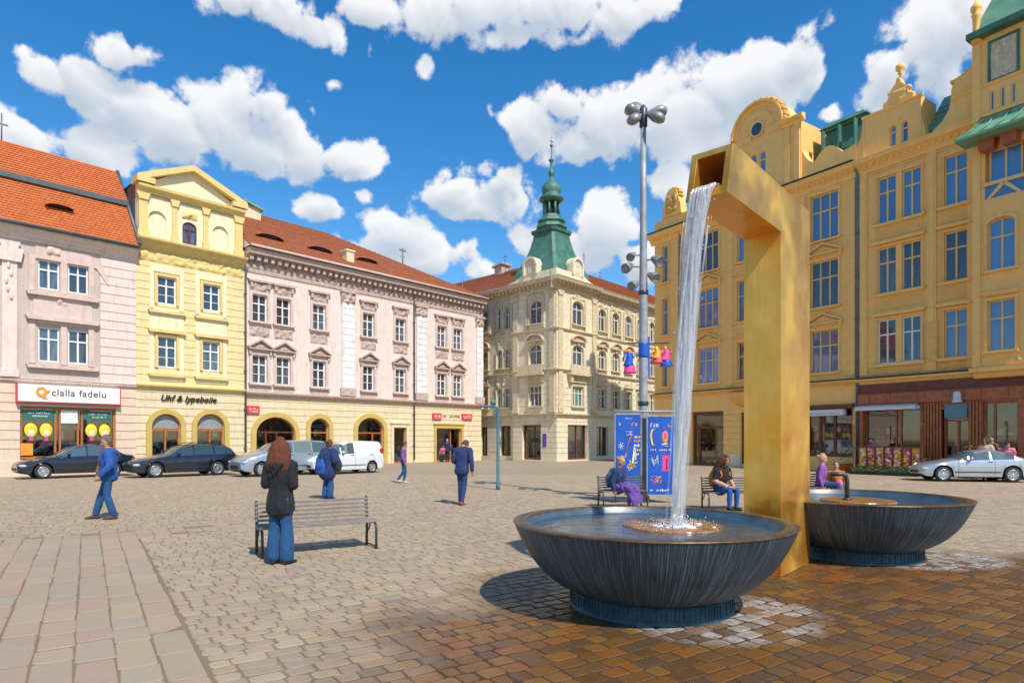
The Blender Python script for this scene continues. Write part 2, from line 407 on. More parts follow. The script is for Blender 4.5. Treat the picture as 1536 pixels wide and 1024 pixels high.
def window(cx, x, z, w, h, cols=2, tr=.34, rise=0, fm='white_fr', pm='glass', sur=None, sill=None, hood=None, hz=.2, rec=.16, bars=0, sm='rose', hm=None, ear=0, y=0):
    w=round(w,2); h=round(h,2)
    o = cx.put('window', cached(('f',w,h,cols,tr,rise,bars,fm), lambda: win_frame(w,h,cols,tr,rise,bars).mesh('window_frame', M[fm])), x, y+rec, z)
    cx.put('pane', cached(('p',w,h,rise,pm), lambda: win_pane(w,h,rise).mesh('pane', M[pm])), 0,0,0, o)
    if sur: cx.put('surround', cached(('s',w,h,rise,sur,ear,sm), lambda: win_surround(w,h,rise,sur,.07,ear).mesh('surround', M[sm])), 0,-rec,0, o)
    if sill: cx.put('sill', cached(('i',w,sill,sm), lambda: win_sill(w,sill).mesh('sill', M[sm])), 0,-rec,0, o)
    if hood:
        sd=random.randint(0,3)
        cx.put('pediment', cached(('h',hood,w,sur,sd,hm or sm), lambda: win_hood(hood, w+2*(sur or .1), sd).mesh('pediment', M[hm or sm])), 0,-rec,h+hz, o)
    return o
def cornice(x0, x1, z, prof, y=0, ends=True, m=0, mb=None):     # prof: list of (outward, dz) from the bottom up, extruded along x
    mb = mb or MB(); b=len(mb.v); n=len(prof)
    for x in (x0,x1):
        for d,dz in prof: mb.v.append((x, y-d, z+dz))
    for i in range(n-1):
        mb.f.append((b+i,b+n+i,b+n+i+1,b+i+1)); mb.m.append(m); mb.sm.append(False)
    mb.f.append(tuple(b+i for i in range(n))); mb.f.append(tuple(b+n+i for i in reversed(range(n)))); mb.m+=[m,m]; mb.sm+=[False,False]
    mb.f.append((b+n-1,b+2*n-1,b+n,b)); mb.m.append(m); mb.sm.append(False)
    return mb
BIG=[(0,0),(.08,0),(.10,.12),(.2,.2),(.22,.3),(.45,.42),(.5,.45),(.5,.55),(.56,.6),(.56,.66),(0,.72)]
MID=[(0,0),(.06,0),(.1,.08),(.2,.14),(.22,.2),(.22,.25),(0,.3)]
SML=[(0,0),(.04,0),(.1,.06),(.1,.12),(0,.15)]
def dentils(mb, x0, x1, z, w, h, d, step, y=0, m=0):
    n=int((x1-x0)/step)
    for i in range(n):
        x=x0+(i+.5)*(x1-x0)/n; mb.box(x-w/2,x+w/2,y-d,y,z,z+h,m)
def pilaster(mb, x, w, z0, z1, y=0, d=.12, cap=True, m=0, grooves=0):
    mb.box(x-w/2,x+w/2,y-d,y,z0+.35,z1-.35,m)
    mb.box(x-w/2-.06,x+w/2+.06,y-d-.06,y,z0,z0+.35,m)
    if cap:
        mb.prism([(x-w/2,z1-.35),(x+w/2,z1-.35),(x+w/2+.1,z1-.06),(x+w/2+.1,z1),(x-w/2-.1,z1),(x-w/2-.1,z1-.06)],y-d-.06,y,m)
    else: mb.box(x-w/2,x+w/2,y-d,y,z1-.35,z1,m)
def roof_slope(mb, eL, eR, rL, rR, rows, m=0, step=.035):       # overlapping tile courses between eave and ridge
    eL,eR,rL,rR=map(Vector,(eL,eR,rL,rR)); nrm=(eR-eL).cross(rL-eL).normalized()
    for i in range(rows):
        a=i/rows; b=(i+1)/rows
        p0=eL.lerp(rL,a)+nrm*step; p1=eR.lerp(rR,a)+nrm*step; q0=eL.lerp(rL,b); q1=eR.lerp(rR,b)
        mb.face([p0,p1,q1,q0],m); mb.face([eL.lerp(rL,a),eR.lerp(rR,a),p1,p0],m)
def shell(mb, x0, x1, y0, y1, z0, z1, m=0):          # side and back walls behind a facade
    mb.face([(x0,y1,z0),(x0,y0,z0),(x0,y0,z1),(x0,y1,z1)],m); mb.face([(x1,y0,z0),(x1,y1,z0),(x1,y1,z1),(x1,y0,z1)],m)
    mb.face([(x1,y1,z0),(x0,y1,z0),(x0,y1,z1),(x1,y1,z1)],m)
def pipe(cx, x, z0, z1, y=-.12, name='downpipe'):
    mb=MB(); mb.tube([(x,y,z0),(x,y,z1-.4),(x,y-.02,z1-.25),(x,y-.3,z1+.1)],.055,8)
    z=z0+1
    while z<z1-.5: mb.box(x-.07,x+.07,y-.07,.01,z,z+.05); z+=2.2
    return cx.build(mb,name,M['zinc'])
def text_mesh(txt, size, depth, mat, shear=0, bold=0):
    cu=bpy.data.curves.new('lettering','FONT'); cu.body=txt; cu.size=size; cu.extrude=depth; cu.shear=shear; cu.space_character=1.06; cu.align_x='CENTER'; cu.offset=bold
    o=bpy.data.objects.new('lettering',cu); COL.objects.link(o)
    dg=bpy.context.evaluated_depsgraph_get(); me=bpy.data.meshes.new_from_object(o.evaluated_get(dg)); bpy.data.objects.remove(o)
    me.transform(Matrix.Rotation(pi/2,4,'X')); me.materials.clear(); me.materials.append(mat)
    for p in me.polygons: p.material_index=0
    return me
def scribble(mb, x0, x1, z0, z1, y, rnd, m=0, th=.012):   # illegible small print: short strokes in word groups
    x=x0; h=z1-z0
    while x<x1-.02:
        w=rnd.uniform(.25,.8)*h; k=rnd.random()
        if k>.2:
            mb.box(x,x+th,y-.004,y,z0,z0+h*rnd.uniform(.6,1),m); mb.box(x+th,x+w,y-.004,y,z0+h*rnd.choice([0,.4,.75]),z0+h*rnd.choice([0,.4,.75])+th*1.2,m)
            if rnd.random()<.5: mb.box(x+w-th,x+w,y-.005,y,z0,z0+h*rnd.uniform(.5,.8),m)
        x+=w+.3*h*rnd.random()+.01
def shop_interior(cx, x0, x1, z0, z1, seed, y=.5, d=1.3, cols=('orange','white','red','bluegrey','yel','wood')):
    rnd=random.Random(seed); mb=MB()
    for q in ([(x0,y+d,z0),(x1,y+d,z0),(x1,y+d,z1),(x0,y+d,z1)],[(x0,y,z0),(x0,y+d,z0),(x0,y+d,z1),(x0,y,z1)],[(x1,y+d,z0),(x1,y,z0),(x1,y,z1),(x1,y+d,z1)],[(x0,y,z0),(x1,y,z0),(x1,y+d,z0),(x0,y+d,z0)],[(x0,y,z1),(x0,y+d,z1),(x1,y+d,z1),(x1,y,z1)]): mb.face(q,0)
    n=int((x1-x0)*6*(z1-z0))
    for k in range(3): mb.box(x0,x1,y+.5,y+.85,z0+.35+.5*k,z0+.38+.5*k,1)
    for i in range(n):
        w=rnd.uniform(.06,.3); h=rnd.uniform(.08,.42); x=rnd.uniform(x0,max(x0,x1-w)); k=rnd.randint(0,3); z=min(z0+(.38+.5*(k-1) if k else 0),z1-h); yy=y+rnd.uniform(.15,.6)
        mb.box(x,x+w,yy,yy+.12,max(z,z0),max(z,z0)+h,rnd.randint(1,len(cols)+1))
    return cx.build(mb,'interior',[M['dark'],M['wood_d']]+[M[c] for c in cols])
def shop_window(cx, x0, x1, z0, z1, mullions=(), trans=None, fm='wood_o', y=.2, rise=0, seed=1, interior=True, name='shop_window', fw=.09, cols=('orange','white','red','bluegrey','yel','wood')):
    mb=MB(); zt=z1-rise
    mb.box(x0,x0+fw,y-.06,y+.04,z0,zt); mb.box(x1-fw,x1,y-.06,y+.04,z0,zt); mb.box(x0+fw,x1-fw,y-.06,y+.04,z0,z0+fw*1.3)
    if rise:
        P=arcpts(x0,x1,zt,rise,14); Q=arcpts(x0+fw,x1-fw,zt,rise-fw,14)
        for i in range(14): mb.prism([P[i],Q[i],Q[i+1],P[i+1]][::-1],y-.06,y+.04)
    else: mb.box(x0+fw,x1-fw,y-.06,y+.04,z1-fw,z1)
    for mx in mullions: mb.box(mx-fw/2,mx+fw/2,y-.062,y+.038,z0+fw,(trans or zt))
    if trans: mb.box(x0+fw,x1-fw,y-.066,y+.036,trans-fw/2,trans+fw/2)
    o=cx.build(mb,name,M[fm])
    g=MB()
    P=[(x0+.02,z0+.02),(x1-.02,z0+.02)]+(arcpts(x0+.02,x1-.02,zt,rise-.02,12)[::-1] if rise else [(x1-.02,z1-.02),(x0+.02,z1-.02)])
    g.face([(px,y,pz) for px,pz in P]); cx.build(g,'pane',M['shop'],parent=o)
    if interior: shop_interior(cx,x0-.1,x1+.1,z0,z1,seed,y=y+.1,cols=cols)
    return o
random.seed(5)
def grv(z0, z1, step=.42, w=.04):
    out=[]; z=z0+step
    while z<z1-.1: out.append((z,z+w)); z+=step
    return out
def bld(fa, s0, label): x,y=fa.pt(s0); return empty('building',(x,y,0),fa.ang,label,'building')
# ================================================================== rose house with the orange roof (far left)
s0=-37.; r=bld(FL,s0,'rose pink town house with steep orange tiled roof and bakery shop, at the left edge'); cx=Ctx(r)
W=-24.7-s0
X=lambda u,dep=0: FL.s(u,dep)-s0
wins=[(X(u),z,h) for u in (73.5,117.5) for z,h in ((8.68,1.36),(5.3,1.6))]+[(X(u)-5.2,z,h) for u in (73.5,117.5) for z,h in ((8.68,1.36),(5.3,1.6))]
hs=[(x-.42,x+.42,z,z+h) for x,z,h in wins]
mb=MB(); xa=X(150); 
wall(mb,0,xa,4.45,11.0,hs,m=0); wall(mb,xa,W,4.45,11.0,(),y=-.03,grooves=grv(4.45,11.,.44),m=1)
shell(mb,0,W,0,11,0,11.3,1)
mb.box(0,W,0,.3,11.0,11.3,1)
cx.build(mb,'upper_wall',[M['pink_dark'],M['pink']])
mb=MB()
wall(mb,0,W,0,4.3,[(X(30),X(174),.75,3.2)],grooves=grv(.8,4.2,.42,.045),depth=.3,m=0)
mb.box(0,X(30)-.02,-.07,0,0,.7,0); mb.box(X(174),W,-.07,0,0,.7,0)
cx.build(mb,'ground_floor_wall',M['peach'])
mb=cornice(0,W,4.3,[(0,0),(.08,0),(.12,.06),(.12,.1),(.16,.15),(0,.18)]); cx.build(mb,'string_course',M['rose'])
mb=cornice(0,W+.02,10.75,[(0,0),(.06,0),(.08,.1),(.2,.18),(.22,.3),(.42,.42),(.44,.55),(0,.58)]); cx.build(mb,'cornice',M['pink'])
mb=MB(); mb.tube([(0,-.55,11.36),(W,-.55,11.36)],.08,8); cx.build(mb,'gutter',M['lead'])
# light pilaster with drooping plaster ornament, moulded panels
mb=MB()
for xo in (0,-5.2):
    pilaster(mb,X(14)+xo,.55,4.5,10.6,d=.1)
    mb.prism([(X(14)+xo-.4,9.7),(X(14)+xo+.4,9.7),(X(14)+xo+.5,10.3),(X(14)+xo-.5,10.3)],-.2,-.1)
    for k in range(5): mb.ball((X(14)+xo-.05+.1*sin(k*2),-.12,9.5-k*.35),(.07,.05,.16))
cx.build(mb,'pilaster',M['pink'])
mb=MB()
for xo in (0,-5.2):
    xl,xr=X(43)+xo,X(143)+xo
    mb.prism([(xl+.15,7.25),(xr-.15,7.25),(xr-.15,8.1),(xr-.5,8.45),(xl+.5,8.45),(xl+.15,8.1)],-.06,0)
    mb.prism([(xl+.25,10.15),(xr-.35,10.15),(xr+.05,10.0),(xr+.5,9.3),(xr+.6,9.35),(xr+.2,10.4),(xr-.3,10.6),(xl+.25,10.6)],-.07,0)
    for z0_,z1_ in ((8.55,10.2),(5.2,7.2)):
        for x in (xl+.12,(X(95.5)+xo),xr-.18): mb.box(x-.12,x+.12,-.07,0,z0_,z1_)
        mb.box(xl,xr,-.075,0,z1_-.16,z1_)
    for z in (8.5,5.14): mb.prism([(xl-.05,z-.16),(xr+.05,z-.16),(xr+.12,z),(xl-.12,z)],-.22,0)
    mb.prism([(xl-.05,7.2),(xr+.05,7.2),(xr+.15,7.38),(xl-.15,7.38)],-.24,0)
    relief(mb,X(85)+xo,X(100)+xo,8.0,8.3,-.07,.1,2); relief(mb,X(70)+xo,X(90)+xo,10.3,10.7,-.08,.1,5)
cx.build(mb,'window_moulding',M['rose'])
for x,z,h in wins: window(cx,x,z,.82,h,rec=.14)
# shop front
mb=MB(); xl,xr=X(30),X(174)
o=shop_window(cx,xl,xr,.78,3.18,mullions=(X(84),X(91),X(118),X(124)),fm='wood_o',seed=3,cols=('white','greenp','red','white','bluegrey','grey'))
mb=MB(); a,b=X(33),X(83); c,d=X(125),X(168)
for p,q in ((a,b),(c,d)): mb.box(p,q,.12,.14,2.62,3.05,0)
rnd=random.Random(3)
for p,q in ((a,b),(c,d)):
    scribble(mb,p+.25,q-.15,2.88,2.96,.118,rnd,1); scribble(mb,p+.4,q-.25,2.73,2.8,.118,rnd,1)
cx.build(mb,'lettered_board',[M['greenp'],M['white']])
mb=MB(); mb.box(X(92),X(117),.08,.1,2.45,3.05,0)
for k in range(5): scribble(mb,X(94),X(115),2.52+k*.1,2.56+k*.1,.078,rnd,1,.008)
cx.build(mb,'notice',[M['white'],M['grey']])
mb=MB()
for u in (47,70,138,158):
    x=X(u); mb.ball((x,.12,2.1),(.26,.03,.33),0); mb.ball((x+.02,.11,2.0),(.13,.03,.16),1); mb.prism([(x-.09,1.62),(x+.09,1.62),(x+.05,1.82),(x-.05,1.82)],.1,.13,2)
    mb.box(x-.3,x+.25,.2,.3,1.45,1.52,2)
cx.build(mb,'window_decoration',[M['yel'],M['awning'],M['pinkp']])
mb=MB(); mb.box(X(31),X(50),.08,.12,.95,1.5); cx.build(mb,'orange_panel',M['orange'])
# sign with ring emblem
mb=MB(); sl,sr=X(25),X(177); mb.box(sl,sr,-.28,-.04,3.42,4.2,0); mb.box(sl-.04,sr+.04,-.25,0,3.36,3.42,1); mb.box(sl-.05,sl,-.285,0,3.36,4.22,1); mb.box(sr,sr+.05,-.285,0,3.36,4.22,1)
sg=cx.build(mb,'shop_sign',[M['white'],M['red']])
mb=MB(); c0=X(60)
P=[(c0+.22*cos(a*pi/10),3.86+.24*sin(a*pi/10)) for a in range(20)]; Q=[(c0+.1*cos(a*pi/10),3.88+.11*sin(a*pi/10)) for a in range(20)]
for i in range(20):
    j=(i+1)%20; mb.prism([P[i],P[j],Q[j],Q[i]],-.31,-.28)
mb.prism([(c0+.02,3.58),(c0+.24,3.54),(c0+.14,3.68)],-.31,-.28); mb.prism([(c0+.2,3.92),(c0+.34,3.98),(c0+.3,3.84),(c0+.2,3.8)],-.31,-.28)
cx.build(mb,'emblem',M['orange'],parent=sg)
cx.put('lettering',text_mesh('clalla fadelu',.45,.01,M['brownl']),X(117),-.29,3.72,sg)
# roof: two pitches with a dark ledge between
mb=MB(); rz=16.2; rd=3.1
roof_slope(mb,(-.3,-.5,11.42),(W+.0,-.5,11.42),(-.3,1.42,13.95),(W+.0,1.42,13.95),17)
roof_slope(mb,(-.3,1.30,14.1),(W+.0,1.30,14.1),(-.3,rd,rz),(W+.0,rd,rz),14)
mb.face([(-.3,rd,rz),(W,rd,rz),(W,9,11),(-.3,9,11)],0)
mb.face([(W,-.5,11.35),(W,9,11),(W,rd,rz)],1); mb.face([(-.3,-.5,11.35),(-.3,9,11),(-.3,rd,rz)],1)
rf=cx.build(mb,'roof',[M['tile_o'],M['peach']])
mb=MB(); mb.box(-.3,W+.03,1.18,1.5,13.86,14.12); mb.box(W-.06,W+.06,-.45,-.1,11.4,11.8)
mb.tube([(W+.02,-.5,11.5),(W+.02,1.4,14.05),(W+.02,rd,rz+.02)],.09,6); cx.build(mb,'roof_ledge',M['lead'],parent=rf)
mb=MB()
for xx,y,z in ((X(92),.42,12.72),(X(92)-6,.42,12.72)):
    w=.5
    P=arcpts(-w,w,0,.075,12); mb.prism([(xx+p,z+q) for p,q in P][::-1],y-.22,y+.3,0)
    P=arcpts(-w*1.15,w*1.15,.01,.13,12)
    for i in range(12): mb.prism([(xx+P[i][0],z+P[i][1]),(xx+P[i+1][0],z+P[i+1][1]),(xx+P[i+1][0]*.93,z+P[i+1][1]-.05),(xx+P[i][0]*.93,z+P[i][1]-.05)],y-.3,y+.4,1)
cx.build(mb,'eyebrow_dormer',[M['dark'],M['tile_o']],parent=rf)
mb=MB(); mb.tube([(X(3,3),rd,rz),(X(3,3),rd,rz+1.3)],.03,6); mb.box(X(3,3)-.35,X(3,3)+.25,rd-.02,rd+.02,rz+.75,rz+.82); cx.build(mb,'weather_vane',M['zinc'],parent=rf)
# ================================================================== yellow gabled house
s0=-24.7; r=bld(FL,s0,'narrow yellow house with classical gable, between the two pink houses'); cx=Ctx(r); W=-19.1-s0
X=lambda u,dep=0: FL.s(u,dep)-s0
wins=[(1.45,8.78,1.44),(3.75,8.78,1.44),(1.47,5.45,1.62),(3.72,5.45,1.62)]
hs=[(x-.46,x+.46,z,z+h) for x,z,h in wins]
mb=MB(); wall(mb,0,W,4.45,11.55,hs,grooves=grv(4.6,11.4,.40,.035),m=0); shell(mb,0,W,0,11,0,12,0)
for xx in (1.45,3.73):
    for q in ((7.25,8.52),):
        mb.box(xx-.83,xx+.83,-.05,0.03,q[0],q[1],1)
    for z0_,z1_ in ((8.4,10.75),(5.1,7.25)):
        mb.box(xx-.83,xx-.62,-.05,.03,z0_,z1_,1); mb.box(xx+.62,xx+.83,-.05,.03,z0_,z1_,1)
    mb.box(xx-.62,xx+.62,-.05,.03,10.42,10.75,1); mb.box(xx-.83,xx+.83,-.05,.03,4.75,5.1,1)
cx.build(mb,'upper_wall',[M['yellow'],M['cream']])
hA=[(X(228)-.05,X(270)+.05,.45,3.0,.95),(X(295)-.05,X(337)+.05,.45,3.2,.95)]
hA=[(.72,2.14,.45,3.02,.7),(2.96,4.45,.45,3.08,.72)]
mb=MB(); wall(mb,0,W,0,4.3,hA,grooves=grv(.5,4.2,.40,.04),m=0,depth=.35)
cx.build(mb,'ground_floor_wall',M['gf_yellow'])
for h in hA:
    mb=MB(); a,b,c,d,rs=h; t=.26
    mb.box(a-t,a,-.09,.02,0,d-rs); mb.box(b,b+t,-.09,.02,0,d-rs)
    P=arcpts(a-t,b+t,d-rs,rs+t,16); Q=arcpts(a,b,d-rs,rs,16)
    for i in range(16): mb.prism([P[i],Q[i],Q[i+1],P[i+1]][::-1],-.09,.02)
    cx.build(mb,'arch_surround',M['mustard'])
    o=shop_window(cx,a,b,c,d,mullions=((a+b)/2,),trans=2.18,rise=rs,seed=int(a*10),fm='wood_o',cols=('white','bluegrey','red','grey','white'))
    mb=MB()
    n=9
    for k in range(n):
        z=2.26+k*.085; hw=(b-a)/2-.08; 
        if z>d-rs: hw=((b-a)/2-.08)*sqrt(max(0,1-((z-(d-rs))/(rs-.04))**2))
        if hw>.1: mb.box((a+b)/2-hw,(a+b)/2+hw,.15,.185+.01*(k%2),z,z+.075)
    cx.build(mb,'roller_shutter',M['grey'],parent=o)
mb=cornice(0,W,4.3,[(0,0),(.06,0),(.08,.05),(.2,.13),(.22,.2),(0,.26)]); cx.build(mb,'string_course',M['ytrim'])
mb=cornice(0,W,11.5,[(0,0),(.08,0),(.1,.1),(.3,.22),(.32,.32),(.5,.42),(.52,.5),(0,.6)]); relief(mb,.1,W-.1,10.9,11.45,-.01,.09,4,res=.09); cx.build(mb,'cornice',M['ytrim'])
for x,z,h in wins:
    window(cx,x,z,.92,h,sur=.13,sm='ytrim',sill=None,bars=1,rec=.12)
mb=MB()
for xx in (1.45,3.73):
    for z in (8.4,5.1): mb.prism([(xx-.85,z-.14),(xx+.85,z-.14),(xx+.92,z),(xx-.92,z)],-.2,0)
    mb.prism([(xx-.85,7.25),(xx+.85,7.25),(xx+.92,7.42),(xx-.92,7.42)],-.2,0)
cx.build(mb,'sill_course',M['ytrim'])
# attic storey and pediment
ab=12.1; at_=14.35
mb=MB(); wc=X(285); hs=[(wc-.37,wc+.37,12.2,13.4,.3),(.6,1.45,12.15,13.6,.42),(3.85,4.7,12.15,13.6,.42)]
wall(mb,.12,W-.12,ab,at_,hs,y=.05,depth=.12,m=0)
for h in hs[1:]: mb.face([(h[0],.17,h[2]),(h[1],.17,h[2]),(h[1],.17,h[3]),(h[0],.17,h[3])],0)
mb.face([(.12,.05,ab),(.12,4,ab),(.12,4,at_+.5),(.12,.05,at_+.5)],0); mb.face([(W-.12,.05,ab),(W-.12,4,ab),(W-.12,4,at_+.5),(W-.12,.05,at_+.5)],0)
mb.prism([(.25,at_+.46),(W-.25,at_+.46),(W/2-.1,at_+1.85)],-.0,.3,0)
mb.box(.12,W-.12,.0,.3,at_,at_+.5,0)
cx.build(mb,'gable_wall',M['cream'])
mb=MB()
for x,w in ((.33,.42),(1.85,.26),(3.45,.26),(W-.33,.42)): pilaster(mb,x,w,ab,at_,y=.05,d=.1)
for a,b in ((.6,1.45),(3.85,4.7)):
    mb.box(a-.05,b+.05,-.06,.05,ab,ab+.1)
cornice(.05,W-.05,at_,[(0,0),(.1,0),(.14,.14),(.34,.26),(.36,.4),(0,.46)],y=.05,mb=mb)
pk=(W/2-.1,at_+1.75)
for p,q in (((-.02,at_+.5),pk),(pk,(W+.02,at_+.5))):
    mb.prism([p,q,(q[0],q[1]+.32),(p[0],p[1]+.32)] if p!=pk else [p,q,(q[0],q[1]+.32),(p[0],p[1]+.32)],-.36,.5)
mb.box(-.05,.8,-.37,.6,at_+.46,at_+.74); mb.box(W-.8,W+.05,-.37,.6,at_+.46,at_+.74)
for x in (.1,): relief(mb,wc-.4,wc+.4,13.55,13.95,.03,.1,8)
cx.build(mb,'gable_moulding',M['ytrim'])
window(cx,wc,12.2,.74,1.2,rise=.3,cols=2,fm='wood_d',rec=.1,y=.05)
mb=MB(); mb.prism([(.0,at_+.6),(W,at_+.6),(pk[0],pk[1]+.36)],.4,8.0); mb.box(.1,W-.1,.5,8,ab,at_+.6); cx.build(mb,'roof',M['lead'])
cx.put('shop_lettering',text_mesh('Uhf & lypeboiie',.43,.03,M['black'],shear=.3,bold=.006),X(283),-.06,3.72)
pipe(cx,W+.02,.2,11.4)
# ================================================================== long pink palace
s0=-19.06; r=bld(FL,s0,'long pale pink palace with white pilasters and brown hipped roof, beside the yellow house'); cx=Ctx(r); W=-s0
X=lambda u,dep=0: FL.s(u,dep)-s0
cols_=[X(389.5),X(425),X(478.5),X(552.5),X(600.5),X(662.3),X(686.3)]
hs=[]
for x in cols_: hs+=[(x-.45,x+.45,8.55,10.14),(x-.45,x+.45,4.94,6.6)]
mb=MB(); wall(mb,0,W,4.4,11.4,hs,m=0); shell(mb,0,W,0,11,0,12.6,0)
cx.build(mb,'upper_wall',M['pink'])
gh=[(X(385)-.05,X(441)+.05,.5,3.0,1.0),(X(465),X(493),.5,3.0,.62),(X(536),X(575),.5,3.13,.85),(X(590),X(609),.0,2.5),(X(654),X(691.5),.0,2.5)]
mb=MB(); wall(mb,0,W,0,4.2,gh,grooves=grv(.3,4.1,.40,.035),depth=.35)
cx.build(mb,'ground_floor_wall',M['gf_yellow'])
for i,h in enumerate(gh):
    a,b,c,d=h[:4]; rs=h[4] if len(h)>4 else 0; t=.3 if rs else .22
    mb=MB(); mb.box(a-t,a,-.09,.02,0,d-rs); mb.box(b,b+t,-.09,.02,0,d-rs)
    if rs:
        P=arcpts(a-t,b+t,d-rs,rs+t,16); Q=arcpts(a,b,d-rs,rs,16)
        for k in range(16): mb.prism([P[k],Q[k],Q[k+1],P[k+1]][::-1],-.09,.02)
    else: mb.box(a-t,b+t,-.09,.02,d,d+t*1.2); mb.box(a-t-.05,b+t+.05,-.16,.02,d+t*1.2,d+t*1.2+.1)
    cx.build(mb,'arch_surround' if rs else 'door_surround',M['mustard'] if i!=3 else M['gf_yellow'])
    fmx='wood_d' if i in (0,) else 'wood_o' if i in (1,4) else 'wood'
    mu=((a+.28*(b-a)),(a+.55*(b-a))) if i==0 else ((a+.62*(b-a)),) if i in(2,4) else ()
    shop_window(cx,a,b,c,d,mullions=mu,trans=(2.1 if rs else None),rise=rs,fm=fmx,seed=20+i,cols=('bluegrey','white','white','red','wood'),name='shop_window' if rs else 'shop_door')
mb=MB(); 
for a,b,z0_,z1_,m in ((X(369),X(388),3.18,3.62,0),(X(648),X(661),3.15,3.6,0),(X(692),X(707),3.2,3.64,0)): mb.box(a,b,-.12,-.03,z0_,z1_,0); scribble(mb,a+.12,b-.1,z0_+.2,z0_+.32,-.12,rnd,1,.02); scribble(mb,a+.2,b-.1,z0_+.07,z0_+.14,-.12,rnd,1,.014)
cx.build(mb,'shop_sign',[M['red'],M['white']])
mb=MB(); scribble(mb,X(664),X(690),3.32,3.5,-.02,rnd,0,.02); cx.build(mb,'shop_lettering',M['brownl'])
mb=cornice(0,W,4.15,[(0,0),(.06,0),(.1,.1),(.26,.18),(.28,.26),(0,.34)]); cx.build(mb,'string_course',M['rose_stone'])
mb=MB()
cornice(0,W+.1,11.35,[(0,0),(.05,0),(.07,.12),(.04,.14),(.04,.75),(.14,.8),(.2,.95),(.55,1.0),(.6,1.2),(.66,1.28),(0,1.36)],mb=mb)
dentils(mb,0,W,12.02,.2,.26,.4,.42); relief(mb,.1,W-.1,11.55,12.0,-.04,.08,3,res=.1)
cx.build(mb,'cornice',M['rose_stone'])
mb=MB(); mb.tube([(0,-.72,12.75),(W+.1,-.72,12.75)],.075,8); cx.build(mb,'gutter',M['rose'])
mb=MB()
for u0,u1 in ((512,530),(623,639),(713,724)): 
    x=(X(u0)+X(u1))/2; w=.92 if u0<700 else .7
    mb.box(x-w/2,x+w/2,-.13,0,5.0,10.55,0)
    for k in range(13): mb.box(x-w/2+.02,x+w/2-.02,-.15,-.1,5.05+k*.43,5.05+k*.43+.37,0)
    mb.box(x-w/2-.1,x+w/2+.1,-.2,0,4.5,5.0,1)
    relief(mb,x-w/2-.06,x+w/2+.06,10.55,11.2,-.15,.14,u0,1); mb.box(x-w/2-.05,x+w/2+.05,-.15,0,10.55,11.2,1); mb.box(x-w/2-.12,x+w/2+.12,-.26,0,11.2,11.36,1)
cx.build(mb,'pilaster',[M['white_pl'],M['rose_stone']])
for i,x in enumerate(cols_):
    p = 'glass' if i>1 else 'glass'
    window(cx,x,8.55,.9,1.59,sur=.17,sm='rose',sill=.22,hood='relief',hz=.16,hm='rose_stone',bars=1)
    window(cx,x,4.94,.9,1.66,sur=.17,sm='rose',sill=.22,hood='tri',hz=.3,hm='rose_stone',bars=1)
mb=MB()
for i,x in enumerate(cols_):
    relief(mb,x-.6,x+.6,7.68,8.3,-.01,.09,i+3); 
    mb.box(x-.62,x+.62,-.03,0,4.45,4.75)
cx.build(mb,'apron_relief',M['rose_stone'])
pipe(cx,X(620),.2,12.4)
rx=X(487,6); mb=MB()
roof_slope(mb,(-.05,-.75,12.72),(W+.35,-.75,12.72),(-.05,6,17),(rx,6,17),34)
roof_slope(mb,(W+.35,-.75,12.72),(W+.35,12.7,12.72),(rx,6,17),(rx,6,17),34)
mb.face([(-.05,6,17),(rx,6,17),(W+.35,12.7,12.72),(-.05,12.7,12.72)],0); mb.face([(-.05,-.75,12.7),(-.05,6,17),(-.05,12.7,12.72)],1)
rf=cx.build(mb,'roof',[M['tile_b'],M['pink']])
mb=MB()
def eye(mb,x,y,w,m0=0,m1=1):
    z=12.72+(y+.75)*(17-12.72)/6.75
    P=arcpts(-w,w,0,.13,12); mb.prism([(x+p,z+q) for p,q in P][::-1],y-.25,y+.4,m0)
    P=arcpts(-w*1.2,w*1.2,.0,.2,12)
    for i in range(12): mb.prism([(x+P[i][0],z+P[i][1]),(x+P[i+1][0],z+P[i+1][1]),(x+P[i+1][0]*.94,z+P[i+1][1]-.05),(x+P[i][0]*.94,z+P[i][1]-.05)],y-.35,y+.6,m1)
for u,y in ((403,1.2),(478,1.2),(548,1.3)): eye(mb,X(u,y),y,.75)
cx.build(mb,'eyebrow_dormer',[M['dark'],M['tile_b']],parent=rf)
mb=MB(); x=X(522,.6); mb.box(x-.28,x+.28,.3,.9,12.9,14.1); mb.box(x-.34,x+.34,.24,.96,14.1,14.22); cx.build(mb,'chimney',M['gf_yellow'],parent=rf)
mb=MB(); x=X(376,5); mb.box(x-.6,x+.5,4.6,5.6,16,16.9,1); mb.prism([(x-.75,17.1),(x+.65,16.75),(x+.65,16.87),(x-.75,17.22)],4.4,5.8,0); cx.build(mb,'chimney',[M['copper_l'],M['gf_yellow']],parent=rf)
mb=MB(); x=X(604,5); mb.tube([(x,5,15),(x,5,17.0)],.06,6); mb.box(x-.35,x+.35,4.97,5.03,16.8,16.88); mb.box(x-.2,x+.2,4.97,5.03,16.3,16.36); cx.build(mb,'antenna',M['zinc'],parent=rf)
mb=MB(); x=X(694,3); mb.tube([(x,3,13),(x,3,15.2)],.025,6); cx.build(mb,'antenna',M['zinc'],parent=rf)
